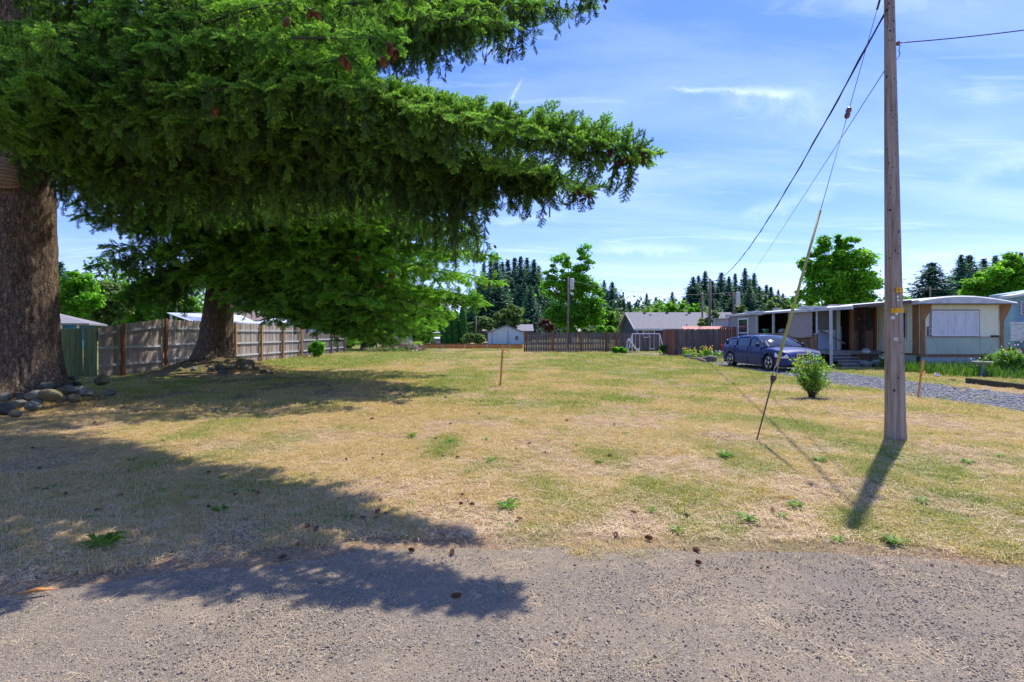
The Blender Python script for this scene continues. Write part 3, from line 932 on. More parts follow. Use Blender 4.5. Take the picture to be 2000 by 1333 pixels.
class Spruce:
    def __init__(s, seed, step, lat_step, sprig_step):
        s.r = np.random.default_rng(seed)
        s.P, s.D, s.U, s.S, s.T = [], [], [], [], []
        s.wood = []                       # (points, radii)
        s.step, s.lat_step, s.sprig_step = step, lat_step, sprig_step

    def put(s, P, D, size, tint):
        n = len(P)
        if n == 0: return
        s.P.append(P); s.D.append(D)
        s.U.append(np.array([0, 0, 1.]) + s.r.normal(0, .35, (n, 3)))
        s.S.append(size * s.r.uniform(.8, 1.2, n)); s.T.append(np.clip(tint + s.r.normal(0, .10, n) + .35 * s.r.normal(), 0, 1))

    def bough(s, a, b, sag=.0, lift=.12, bare=.18, latmax=1.5, hang=.5, phang=.5, r0=.09, tint=.4, dens=1.0, up=.6, size=1.0, bush=1.0):
        r = s.r
        a, b = np.array(a, float), np.array(b, float)
        L = np.linalg.norm(b - a)
        n = max(6, int(L / .35))
        t = np.linspace(0, 1, n)
        side = np.cross((b - a) / L, [0, 0, 1.]); side /= np.linalg.norm(side)
        p = a + (b - a) * t[:, None]
        p[:, 2] += -sag * L * np.sin(np.pi * t ** .9) + lift * L * (t ** 1.2 * (1 - t)) * 0 
        wob = r.normal(0, 1, 3)
        p += side * (np.sin(t * 4 + wob[0] * 2) * t * (1 - t) * .16 * L)[:, None]
        p[:, 2] += np.sin(t * 9 + wob[1] * 3) * t * (1 - t) * .035 * L
        s.wood.append((p, r0 * (1 - t) ** 1.4 + .006))
        tang = np.gradient(p, axis=0); tang /= np.linalg.norm(tang, axis=1, keepdims=True)
        # positions of laterals
        ls = s.lat_step / dens
        q = bare
        sg = 1 if r.random() < .5 else -1
        while q < .995:
            c = np.array([np.interp(q, t, p[:, i]) for i in range(3)])
            d = np.array([np.interp(q, t, tang[:, i]) for i in range(3)])
            sd = np.cross(d, [0, 0, 1.]); sd /= max(np.linalg.norm(sd), 1e-6)
            prof = min(1, (q - bare) / .25 + .35) * min(1, (1 - q) / .42 + .12)
            ll = latmax * prof * r.uniform(.6, 1.15) * bush
            an = math.radians(r.uniform(38, 68))
            ld = d * math.cos(an) + sd * sg * math.sin(an) + np.array([0, 0, r.uniform(-.15, .12)])
            s.lateral(c, ld / np.linalg.norm(ld), ll, hang * (.4 + .6 * prof), phang, tint, size)
            for _u in range(int(up + r.random())):               # tufts riding on top of the bough
                ud = d * r.uniform(.2, .8) + sd * r.uniform(-.5, .5) + np.array([0, 0, r.uniform(.4, 1.)])
                s.put(c[None] + 0, (ud / np.linalg.norm(ud))[None], size * r.uniform(.8, 1.1), np.array([min(1, tint + .2)]))
            if r.random() < phang * 1.2:
                s.strand(c, hang * r.uniform(.5, 1.2) * (.35 + .65 * prof), tint, size)
            sg = -sg
            q += ls * r.uniform(.7, 1.3) / L
        # leading tip
        d = tang[-1]
        k = 4
        s.put(np.repeat(p[-1][None], k, 0) - d * np.linspace(0, .35, k)[:, None], d + r.normal(0, .3, (k, 3)), size, tint + .3)

    def lateral(s, c, d, ll, hang, ph, tint, size):
        r = s.r
        n = max(2, int(ll / s.sprig_step))
        t = (np.arange(n) + r.random(n) * .6) / n
        droop = r.uniform(.12, .40)
        P = c + d * (ll * t)[:, None]; P[:, 2] -= droop * ll * t ** 2
        sd = np.cross(d, [0, 0, 1.]); sd /= max(np.linalg.norm(sd), 1e-6)
        sg = np.where(np.arange(n) % 2 == 0, 1., -1.)
        tg = d + np.outer(t, [0, 0, -2 * droop])
        D = tg * .8 + sd * (sg * r.uniform(.4, 1.0, n))[:, None] + np.stack([r.normal(0, .12, n), r.normal(0, .12, n), r.normal(-.10, .22, n)], 1)
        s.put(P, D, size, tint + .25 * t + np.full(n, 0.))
        s.put(P[-1][None], tg[-1][None], size, np.array([tint + .3]))
        if ll > .5:
            s.wood.append((np.stack([c, P[n // 2], P[-1]]), np.array([.012, .008, .004]) * (1 + ll * .4)))
        for i in range(n):
            if r.random() < ph * .6:
                s.strand(P[i], hang * r.uniform(.3, 1.1), tint, size)

    def strand(s, c, ln, tint, size):
        r = s.r
        n = max(1, int(ln / (s.sprig_step * 1.15)))
        t = (np.arange(n) + .3) / n
        w_ = r.normal(0, .10, 2)
        P = c + np.stack([w_[0] * ln * t, w_[1] * ln * t, -ln * t], 1)
        D = np.stack([r.normal(0, .38, n), r.normal(0, .38, n), -np.ones(n) * r.uniform(.7, 1.1, n)], 1)
        s.put(P, D, size * (.95 - .25 * t), tint - .12 * np.ones(n))
        if ln > .35:
            s.wood.append((np.stack([c, P[-1]]), np.array([.006, .003])))

    def finish(s, root, variants, keep=None):
        P = np.concatenate(s.P); D = np.concatenate(s.D); U = np.concatenate(s.U); S = np.concatenate(s.S)
        T = np.concatenate([np.broadcast_to(np.asarray(t, float), (len(p),)) for t, p in zip(s.T, s.P)])
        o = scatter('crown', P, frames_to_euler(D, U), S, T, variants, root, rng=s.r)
        o['kind'] = 'stuff'
        V, F = [], []
        nv = 0
        for pts, rad in s.wood:
            n = 6 if rad[0] > .03 else 3
            d = np.gradient(pts, axis=0); d /= np.maximum(np.linalg.norm(d, axis=1, keepdims=True), 1e-6)
            ref = np.array([0, 0, 1.]) if abs(d[0, 2]) < .9 else np.array([1., 0, 0])
            a = np.cross(d, ref); a /= np.linalg.norm(a, axis=1, keepdims=True); b = np.cross(a, d)
            th = np.arange(n) * 2 * math.pi / n
            ring = pts[:, None] + (a[:, None] * np.cos(th)[None, :, None] + b[:, None] * np.sin(th)[None, :, None]) * np.asarray(rad)[:, None, None]
            V.append(ring.reshape(-1, 3))
            k = len(pts)
            i = (np.arange(k - 1)[:, None] * n + np.arange(n)[None]).ravel(); j = (np.arange(k - 1)[:, None] * n + (np.arange(n)[None] + 1) % n).ravel()
            F.append(np.stack([i, j, j + n, i + n], 1) + nv); nv += k * n
        br = tag(np_mesh('branches', np.concatenate(V), np.concatenate(F), M['bark_branch'], root, True), kind='stuff')
        return o, len(P)


bark = bpy.data.materials.new('spruce_bark'); bark.use_nodes = True
nt = NT(bark.node_tree)
tc = nt.n('ShaderNodeTexCoord').outputs['Object']
mpb = nt.n('ShaderNodeMapping'); nt.put(mpb.inputs[0], tc); mpb.inputs['Scale'].default_value = (1, 1, .20)
wv = nt.vm('ADD', mpb.outputs[0], nt.vm('MULTIPLY', nt.comb(nt.noise(tc, 9, 5, .7), nt.noise(tc, 8, 5, .7), nt.noise(tc, 7, 4, .7)), (.20, .20, .10)))
vo = nt.n('ShaderNodeTexVoronoi', feature='DISTANCE_TO_EDGE'); nt.put(vo.inputs['Vector'], wv); vo.inputs['Scale'].default_value = 15
vc = nt.n('ShaderNodeTexVoronoi', feature='F1'); nt.put(vc.inputs['Vector'], wv); vc.inputs['Scale'].default_value = 15
pl = nt.ramp(vo.outputs['Distance'], [(0.0, (.03, .02, .014)), (.09, (.11, .078, .054)), (.26, (.27, .195, .135))])
pl = nt.mix(nt.m('MULTIPLY', nt.sep(vc.outputs['Color'])[0], .5), pl, (.26, .20, .15))
pl = nt.mix(nt.ramp(nt.noise(tc, 3.5, 5, .7), [(.55, 0), (.75, .45)]), pl, (.22, .16, .05))
pl = nt.mix(nt.ramp(nt.noise(tc, 30, 3, .7), [(.45, 0), (.7, .5)]), pl, (.05, .035, .025))
bs = nt.n('ShaderNodeBsdfPrincipled'); nt.put(bs.inputs['Base Color'], pl); bs.inputs['Roughness'].default_value = .95; bs.inputs['Specular IOR Level'].default_value = .15
bp = nt.n('ShaderNodeBump'); bp.inputs['Strength'].default_value = 1; bp.inputs['Distance'].default_value = .05
nt.put(bp.inputs['Height'], nt.m('ADD', nt.m('MINIMUM', vo.outputs['Distance'], .25), nt.m('MULTIPLY', nt.noise(tc, 40, 4, .7), .15)))
nt.t.links.new(bp.outputs[0], bs.inputs['Normal'])
o_ = nt.n('ShaderNodeOutputMaterial'); nt.t.links.new(bs.outputs[0], o_.inputs[0])

def spruce_trunk(root, base, rad, top, lean=(0, 0), flare=.45, knob=None):
    """trunk(z): furrowed, flared at the foot, leaning by lean (metres over the first 6 m)"""
    nz, na = 300, 150
    z = np.linspace(-.35, 1, nz); z = np.where(z < 0, z, z ** 1.5 * top)
    th = np.linspace(0, 2 * np.pi, na, endpoint=False)
    Z, T = np.meshgrid(z, th, indexing='ij')
    rr = rad * (1 - .82 * np.clip(Z / top, 0, 1)) * (1 + flare * np.exp(-np.maximum(Z, 0) / .45))
    rr = rr * (1 + .05 * np.sin(T * 3 + 1) * np.exp(-np.maximum(Z, 0) / 1.2) + .03 * np.sin(T * 2 + Z * .3) + .07 * np.sin(T * 5 + 2) * np.exp(-np.maximum(Z, 0) / .5))
    fur = np.abs(fbm(T / (2 * np.pi) * 40, Z * 2.2 + 2 * fbm(T * 6, Z * 3, 2, 3), 3, 11) - .5) * 2
    rr = rr + rad * .085 * (fur - .35)
    cx, cy = base[0] + lean[0] * np.clip(Z, 0, 30) / 6, base[1] + lean[1] * np.clip(Z, 0, 30) / 6
    if knob:
        ka, kz, kr = knob
        g = np.exp(-((np.angle(np.exp(1j * (T - ka)))) / .55) ** 2 - ((Z - kz) / .16) ** 2)
        rr = rr + kr * g * (1 + .8 * (fbm(T * 12, Z * 14, 3, 5) - .5))
    V = np.stack([cx + rr * np.cos(T), cy + rr * np.sin(T), base[2] + Z], 2).reshape(-1, 3)
    i = (np.arange(nz - 1)[:, None] * na + np.arange(na)[None]).ravel(); j = (np.arange(nz - 1)[:, None] * na + (np.arange(na)[None] + 1) % na).ravel()
    return np_mesh('trunk', V, np.stack([i, j, j + na, i + na], 1), bark, root, True)

def axis_at(base, lean, z):
    return np.array([base[0] + lean[0] * z / 6, base[1] + lean[1] * z / 6, base[2] + z])

def generic(sp, base, lean, zs, rmax, top, maker, n, skip=None):
    """whorls of boughs up the trunk; a bough that would reach into the open sky is shortened"""
    r = sp.r
    k = 0
    for i in range(n):
        z = zs + (top - zs) * (i / n) ** 1.15
        az = i * 2.39996 + r.uniform(-.3, .3)
        L = rmax(z, az) * r.uniform(.85, 1.1)
        a = axis_at(base, lean, z)
        dr = maker(z)
        for _ in range(12):
            b = a + np.array([math.cos(az) * L, math.sin(az) * L, dr * L])
            if b[1] > .6:
                q = proj(b + np.array([0, 0, 0])); q2 = proj(b + np.array([0, 0, -.6])); q3 = proj((a * .2 + b * .8) + np.array([0, 0, -.9]))
                if in_sky(*q) or in_sky(*q2) or in_sky(*q3):
                    L *= .88; continue
            break
        if L < 1.2 or (skip and skip(a, b)):
            continue
        far = z > 9
        sp.bough(a, b, sag=r.uniform(.0, .06), bare=.25 if z < 7 else .15, latmax=min(1.7, .35 * L), hang=.55, phang=.35 if far else .5,
                 r0=.07, tint=r.uniform(.25, .6), dens=.5 if far else .8, up=.5, size=1.25 if far else 1.0)
        k += 1
    return k

# --- first spruce: thick trunk at the left edge
b1 = (T1[0], T1[1], h1(*T1) - .02); lean1 = (.05, 0)
s1 = thing('spruce_tree', b1, 'huge spruce with the thickest trunk at the left edge and stones piled round its foot', 'tree')
spruce_trunk(s1, b1, .68, 27, lean1, .42, knob=(-1.25, 4.72, .24))
# healed scar of a lost limb on the side facing the road
M['scar'] = pmat('healed_scar_wood', [(.3, (.16, .10, .06)), (.7, (.40, .28, .18))], 14, (1, 1, 3), .9, .6, 30, .01)
mb = MB(); r = np.random.default_rng(2)
for k in range(9):
    zc_ = 4.55 + .05 * k; a0, a1 = -1.75 + r.uniform(-.1, .1), -.72 + r.uniform(-.1, .1)
    pts = []
    for q in range(9):
        a_ = a0 + (a1 - a0) * q / 8; rr_ = .68 + .13 * math.sin(math.pi * q / 8) * math.sin(math.pi * (k + 1) / 10) + r.normal(0, .006)
        pts.append((b1[0] + .04 + rr_ * math.cos(a_), b1[1] + rr_ * math.sin(a_), b1[2] + zc_ + .10 * math.sin(math.pi * q / 8) * (1 if k > 4 else -1) * abs(k - 4) / 4 - .06 * q / 8))
    mb.tube(pts, [.012, .03, .04, .045, .045, .045, .04, .03, .012], 7)
mb.build('limb_scar', M['scar'], s1, True)
sp = Spruce(5, .3, .095, .080)
def B(z0, px, py, d, **kw):
    a = axis_at(b1, lean1, z0)
    sp.bough(a, P3(px, py, d), **kw)
near = dict(latmax=1.0, hang=.7, phang=.42, tint=.48, dens=.78)
B(5.6, 1272, 302, 4.55, sag=-.065, bare=.64, r0=.10, latmax=.80, hang=.70, phang=.45, tint=.35, dens=2.0, up=1.6, size=1.05)
B(5.8, 1205, 262, 4.9, sag=-.06, bare=.5, latmax=.5, hang=.35, phang=.3, tint=.4, dens=1.5, up=1.0)
B(5.4, 1060, 262, 5.3, sag=-.06, bare=.5, latmax=.6, hang=.8, phang=.5, tint=.3, dens=1.4, up=1.0)
B(5.8, 1158, 368, 5.5, sag=-.045, bare=.68, latmax=.7, hang=.6, phang=.45, tint=.3, dens=1.5)
B(5.6, 1050, 330, 6.0, sag=-.045, bare=.62, latmax=.9, hang=1.15, phang=.55, tint=.25)
B(5.3, 930, 360, 6.4, sag=-.04, bare=.66, latmax=.7, hang=1.0, phang=.8, tint=.2, dens=1.3)
B(5.5, 1075, 360, 5.8, sag=-.04, bare=.55, latmax=.5, hang=.5, phang=.6, tint=.25, dens=1.3)
B(8.5, 1175, -5, 8.0, sag=-.02, bare=.35, latmax=.9, hang=.9, phang=.62, tint=.2)
B(8.2, 1060, 10, 7.4, sag=-.02, bare=.35, latmax=.9, hang=1.3, phang=.75, tint=.2)
B(7.8, 1000, 50, 7.0, sag=-.02, bare=.35, latmax=.8, hang=1.0, phang=.75, tint=.25)
B(9.2, 1090, -60, 8.6, sag=-.0, bare=.35, latmax=1.1, hang=1.4, phang=.6, tint=.2)
B(7.2, 930, 50, 7.2, sag=-.02, bare=.35, latmax=1.0, hang=.8, phang=.5, tint=.35)
B(6.5, 795, 75, 5.2, sag=-.03, bare=.4, **{**near, 'tint': .75, 'hang': .4})
B(6.2, 700, 110, 5.4, sag=-.03, bare=.4, **{**near, 'tint': .65, 'hang': .4})
B(7.0, 640, 0, 5.6, sag=-.02, bare=.4, **{**near, 'tint': .6})
B(5.8, 560, 170, 5.8, sag=-.02, bare=.4, **near)
B(6.6, 830, -40, 5.5, sag=-.02, bare=.4, **{**near, 'tint': .5})
B(5.4, 830, 260, 6.2, sag=-.02, bare=.6, **{**near, 'tint': .3})
B(5.8, 700, 290, 6.8, sag=-.01, bare=.6, **near)
B(5.6, 600, 300, 7.6, sag=-.01, bare=.6, **near)
B(5.5, 470, 230, 6.5, sag=-.01, bare=.3, **near)
B(6.3, 400, 80, 6.0, sag=-.01, bare=.3, **near)
B(5.8, 300, 150, 6.6, sag=-.01, bare=.3, **near)
B(6.8, 250, 10, 6.4, sag=-.01, bare=.3, **near)
B(6.0, 90, 60, 6.0, sag=-.0, bare=.3, **{**near, 'tint': .7})
B(5.6, 60, 150, 6.4, sag=-.0, bare=.3, **{**near, 'tint': .75, 'hang': .35})
B(5.3, -40, 180, 6.2, sag=-.0, bare=.3, **{**near, 'tint': .7, 'hang': .4})
B(5.9, 10, 225, 7.2, sag=-.0, bare=.4, **{**near, 'tint': .6, 'hang': .25, 'latmax': .6})
B(5.6, 300, 300, 8.4, sag=.0, bare=.45, latmax=.7, hang=1.2, phang=.6, tint=.2, dens=.5)
B(5.8, 520, 330, 8.2, sag=.0, bare=.45, latmax=.8, hang=1.2, phang=.6, tint=.4, dens=.5)
B(5.8, 690, 350, 8.0, sag=.0, bare=.5, latmax=.8, hang=1.0, phang=.6, tint=.45, dens=.5)
B(5.4, 860, 330, 7.6, sag=.0, bare=.45, latmax=.8, hang=1.1, phang=.8, tint=.2, dens=.8)
B(5.1, 430, 350, 8.6, sag=.0, bare=.3, latmax=1.0, hang=.6, phang=.4, tint=.3, dens=.6)
B(5.5, 330, 270, 9.0, sag=.0, bare=.3, latmax=1.0, hang=.5, phang=.4, tint=.3, dens=.6)
B(5.6, 240, 210, 9.5, sag=.0, bare=.25, latmax=1.0, hang=.5, phang=.4, tint=.25, dens=.6)
B(5.6, 520, 250, 10, sag=.0, bare=.2, latmax=1.2, hang=.6, phang=.4, tint=.4, dens=.7)
B(6.6, 700, 180, 10, sag=.0, bare=.2, latmax=1.2, hang=.6, phang=.4, tint=.5, dens=.7)
B(7.4, 820, 90, 10, sag=.0, bare=.2, latmax=1.2, hang=.6, phang=.5, tint=.4)
B(6.5, 350, 90, 12.5, sag=.0, bare=.2, latmax=1.3, hang=.6, phang=.5, tint=.2)
B(7.5, 550, 40, 13, sag=.0, bare=.2, latmax=1.3, hang=.6, phang=.5, tint=.3)
B(5.6, 965, 345, 6.1, sag=-.03, bare=.9, latmax=.35, hang=2.0, phang=1.0, tint=.2, dens=1.6)
B(5.6, 905, 350, 6.6, sag=-.03, bare=.9, latmax=.35, hang=2.2, phang=1.0, tint=.2, dens=1.6)
B(5.5, 1090, 345, 5.6, sag=-.04, bare=.9, latmax=.3, hang=1.0, phang=1.0, tint=.3, dens=1.6)
B(5.8, 150, 330, 10.5, sag=.0, bare=.35, latmax=.8, hang=.9, phang=.6, tint=.2, dens=.6)
B(5.7, 230, 380, 11.5, sag=.0, bare=.3, latmax=.9, hang=1.1, phang=.6, tint=.15, dens=.6)
B(5.8, 330, 390, 11.0, sag=.0, bare=.35, latmax=.9, hang=1.1, phang=.6, tint=.2, dens=.6)
B(6.0, 430, 400, 10.5, sag=.0, bare=.45, latmax=.9, hang=1.0, phang=.5, tint=.4, dens=.6)
def rm1(z, az):
    base = 9.5 * max(.15, 1 - max(0, z - 5) / 17)
    t = math.cos(az + .75)                    # widened on the road side so the crown's shadow reaches the near lawn
    return base * (1 + .22 * max(0, t))
def skip1(a, b):
    # keep the trunk and the gap beside it open
    m_ = a * .4 + b * .6
    q = proj(m_) if m_[1] > 1 else (0, 0)
    q2 = proj(b) if b[1] > 1 else (0, 0)
    return any(60 < qq[0] < 420 and qq[1] > 250 for qq in (q, q2))
ng = generic(sp, b1, lean1, 5.2, rm1, 22, lambda z: -.10 + .012 * z, 26, skip1)
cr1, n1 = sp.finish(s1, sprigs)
print('spruce1', ng, n1, flush=True)

# --- second spruce: leaning trunk on the mound
b2 = (T2[0], T2[1], h1(*T2) - .03); lean2 = (.62, 0)
s2 = thing('spruce_tree', b2, 'spruce with a dark leaning trunk on the dirt mound before the board fence', 'tree')
spruce_trunk(s2, b2, .56, 24, lean2, .40)
sp = Spruce(6, .3, .16, .14)
def B(z0, px, py, d, **kw):
    a = axis_at(b2, lean2, z0)
    k = dict(latmax=1.6, hang=.75, phang=.42, tint=.6, dens=.8, bare=.22, sag=.0, size=.9); k.update(kw)
    sp.bough(a, P3(px, py, d), **k)
for z0, px, py, d, kw in [
    (5.4, 978, 552, 15.5, dict(tint=.8, hang=.5, latmax=1.2)), (5.9, 965, 500, 15.0, dict(hang=.6, latmax=1.2, tint=.5)), (4.6, 905, 590, 15.3, dict(tint=.7)),
    (4.0, 860, 628, 16.5, dict(tint=.6, hang=.5)), (3.8, 790, 650, 17, dict(hang=.5)), (3.7, 700, 632, 17.5, dict(hang=.5)),
    (4.4, 820, 570, 14.5, dict(tint=.75)), (5.0, 880, 500, 14.5, dict(tint=.75)), (6.0, 900, 440, 14.0, dict(tint=.7)),
    (5.4, 760, 500, 14, dict(tint=.85)), (5.0, 680, 540, 14, dict(tint=.8)), (4.4, 620, 590, 15, dict(tint=.6)),
    (5.6, 620, 470, 14, dict(tint=.7)), (6.5, 800, 410, 14, dict(tint=.7)), (7.0, 700, 380, 15, dict(tint=.6)), (6.2, 520, 430, 15, dict(tint=.6)),
    (5.4, 560, 540, 16, dict(tint=.5)), (4.6, 520, 575, 17, dict(tint=.4, latmax=1.2, hang=.4)), (7.5, 600, 330, 15, {}), (7.5, 860, 330, 15, dict(tint=.8)),
    (8.5, 760, 270, 16, dict(tint=.7)), (8.5, 880, 230, 17, dict(tint=.8)), (9.5, 820, 180, 17, dict(tint=.7)), (9.0, 640, 230, 17, {}),
    (5.0, 400, 480, 15, dict(tint=.6, bare=.4)), (5.6, 440, 430, 14.5, dict(tint=.7, bare=.4)), (4.8, 330, 480, 16, dict(tint=.25)),
    (4.3, 395, 555, 16.5, dict(tint=.75, latmax=1.0, hang=.3, bare=.45)),
    (4.5, 205, 480, 17.5, dict(tint=.05, latmax=1.3, hang=1.0, bare=.3)), (3.9, 250, 530, 18, dict(tint=.05, latmax=1.2, hang=1.2, bare=.3)),
    (4.0, 320, 540, 18.5, dict(tint=.1, latmax=1.0, hang=.6)), (5.2, 150, 420, 16.5, dict(tint=.05, latmax=1.0, hang=.5, bare=.4, dens=.7)),
    (5.8, 260, 400, 17, dict(tint=.1, latmax=1.2)), (6.5, 180, 330, 16, dict(tint=.1)), (6.5, 330, 360, 16, dict(tint=.2)), (7.5, 260, 260, 16, dict(tint=.2)),
    (3.4, 760, 655, 22, dict(tint=.4)), (3.6, 850, 640, 21, dict(tint=.5)), (4.2, 930, 580, 20, dict(tint=.6)), (5.5, 940, 500, 20, dict(tint=.6)),
    (4.1, 230, 575, 17.5, dict(tint=.1, latmax=1.3, hang=1.1, phang=.7, size=1.1)), (4.4, 290, 560, 17.8, dict(tint=.1, latmax=1.3, hang=1.1, phang=.7, size=1.1)),
    (4.9, 180, 520, 17, dict(tint=.1, latmax=1.2, hang=.9, phang=.6, dens=.8)), (4.8, 350, 540, 17.5, dict(tint=.4, latmax=1.2, hang=.7, bare=.3)),
    (3.6, 845, 655, 15.5, dict(tint=.6, hang=.5)), (3.5, 770, 668, 16, dict(tint=.5, hang=.4)), (3.4, 690, 650, 16.5, dict(tint=.5, hang=.4)), (4.2, 930, 580, 15, dict(tint=.8, hang=.5)),
    (4.8, 740, 590, 13.5, dict(tint=.8, hang=.5)), (5.4, 830, 520, 13.5, dict(tint=.9, hang=.5)), (6.2, 740, 440, 13, dict(tint=.8)), (4.2, 640, 620, 15.5, dict(tint=.6, hang=.5)),
    (6.4, 300, 400, 16, dict(tint=.3, latmax=1.3, hang=1.0, phang=.6)), (6.8, 390, 400, 15, dict(tint=.5, hang=1.0, phang=.6)), (6.0, 370, 440, 15.5, dict(tint=.5, hang=.9, phang=.6)),
    (4.6, 560, 610, 14.5, dict(tint=.5, hang=.5)), (4.2, 640, 635, 15, dict(tint=.5, hang=.5)), (4.0, 720, 655, 15, dict(tint=.5, hang=.4)), (4.3, 800, 640, 14, dict(tint=.6, hang=.5)), (4.6, 870, 610, 13.8, dict(tint=.8, hang=.5)),
    (6.2, 250, 450, 16, dict(tint=.15, hang=.9, phang=.6, latmax=1.3)), (6.0, 330, 430, 15.5, dict(tint=.3, hang=.9, phang=.6)), (6.0, 170, 420, 16, dict(tint=.1, hang=.8, phang=.5, latmax=1.1)),
    (8.2, 420, 260, 14.5, dict(tint=.7)), (8.0, 520, 290, 14, dict(tint=.8)), (8.4, 640, 300, 13.5, dict(tint=.9)), (8.0, 330, 320, 15, dict(tint=.6)), (7.6, 450, 340, 14, dict(tint=.7)), (7.8, 740, 310, 13.5, dict(tint=.8)),
    (9.2, 500, 210, 14.5, dict(tint=.7)), (9.4, 600, 190, 14.5, dict(tint=.8)), (7.6, 560, 350, 13.5, dict(tint=.8)),
    (7.0, 480, 380, 14.5, dict(tint=.6)), (6.6, 590, 400, 14, dict(tint=.7)), (6.8, 680, 420, 13.5, dict(tint=.8)), (6.6, 770, 380, 13.5, dict(tint=.7)), (6.9, 850, 390, 14, dict(tint=.7)),
    (6.0, 935, 460, 13.5, dict(tint=.2, latmax=1.0, hang=1.2, phang=.8)), (5.2, 900, 540, 14, dict(tint=.8)), (4.8, 950, 590, 14.8, dict(tint=.8, latmax=1.1)),
    (4.6, 640, 600, 24, dict(tint=.3)), (5, 560, 560, 25, dict(tint=.3)), (4.8, 480, 560, 26, dict(tint=.2))]:
    B(z0, px, py, d, **kw)
def rm2(z, az):
    return 8.5 * max(.15, 1 - max(0, z - 5) / 16) * (1 + .25 * max(0, math.cos(az + .4)))
def skip2(a, b):
    m_ = a * .4 + b * .6
    return any(100 < qq[0] < 430 and qq[1] > 330 for qq in (proj(m_), proj(b)))
ng = generic(sp, b2, lean2, 5.5, rm2, 20, lambda z: -.12 + .012 * z, 26, skip2)
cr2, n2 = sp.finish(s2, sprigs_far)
print('spruce2', ng, n2)

# --- third spruce, smaller, beyond the brush pile
b3 = (T3[0], T3[1], 0); lean3 = (0, 0)
s3 = thing('spruce_tree', b3, 'smaller spruce just left of the brush pile with dark skirts almost down to the ground', 'tree')
spruce_trunk(s3, b3, .5, 16, lean3, .3)
sp = Spruce(8, .3, .42, .34)
for i in range(70):
    z = 1.6 + 13 * (i / 70) ** 1.1; az = i * 2.4
    L = 5.2 * (1 - z / 17) ** .8
    a = axis_at(b3, lean3, z)
    sp.bough(a, a + np.array([math.cos(az) * L, math.sin(az) * L, -.22 * L]), latmax=1.3, hang=.6, phang=.4, tint=sp.r.uniform(.2, .6), bare=.1, size=1.3, sag=.02)
cr3, n3 = sp.finish(s3, sprigs_far)

# cones hanging in the first two spruces
def cone_mesh(m, L=.12, Rr=.026, nr=9, na=8, open_=1.0):
    mb = MB()
    mb.lathe((0, 0, -L), [(.004, 0), (Rr * .6, L * .2), (Rr * .62, L * .5), (Rr * .45, L * .85), (.004, L)], 6)
    for i in range(nr):
        f = (i + .5) / nr; z = -L * f
        r_ = Rr * math.sin(math.pi * (f * .86 + .10)) ** .6
        for k in range(na):
            t = 2 * math.pi * (k + .5 * (i % 2)) / na
            c, s = math.cos(t), math.sin(t); w_ = r_ * .42
            mb.add([(c * r_ * .3 - s * w_ * .4, s * r_ * .3 + c * w_ * .4, z + .006), (c * r_ * .3 + s * w_ * .4, s * r_ * .3 - c * w_ * .4, z + .006),
                    (c * r_ * open_ + s * w_, s * r_ * open_ - c * w_, z - .004), (c * r_ * 1.12 * open_, s * r_ * 1.12 * open_, z - .011), (c * r_ * open_ - s * w_, s * r_ * open_ + c * w_, z - .004)], [(0, 1, 2, 3, 4)])
    o = mesh_obj('cone', mb.v, mb.f, m)
    COL.objects.unlink(o)
    return o
cone_h = cone_mesh(M['cone_fresh'], .10, .024); cone_b = cone_mesh(M['cone'], .11, .028, open_=1.15); cone_d = cone_mesh(M['cone_dark'], .105, .028, open_=1.1)
def hang_cones(root, proto, spots, sc=1.0):
    for px, py, d in spots:
        p = P3(px, py, d)
        for k in range(RNG.integers(1, 4)):
            o = proto.copy(); o.name = 'cone'; COL.objects.link(o); o.parent = root
            q = p + RNG.normal(0, .035, 3)
            o.location = Vector(q) - root.location
            o.rotation_euler = (RNG.normal(0, .35), RNG.normal(0, .35), RNG.uniform(0, 6)); o.scale = [sc * RNG.uniform(.8, 1.1)] * 3
hang_cones(s1, cone_h, [(1248, 296, 4.55), (1228, 300, 4.6), (1190, 290, 4.7), (1160, 295, 4.8), (1140, 372, 5.4), (995, 110, 7.0), (1182, 3, 7.9)], .8)
hang_cones(s1, cone_b, [(760, 85, 5.0), (745, 105, 5.05), (772, 98, 5.1), (676, 112, 5.2), (575, 50, 5.4), (612, 18, 5.5), (420, 215, 6.2)])
hang_cones(s2, cone_b, [(765, 535, 14.2), (745, 555, 14.3), (955, 553, 15.4), (965, 480, 15.0), (440, 395, 14.3), (750, 345, 15), (700, 500, 13.9)], 1.15)

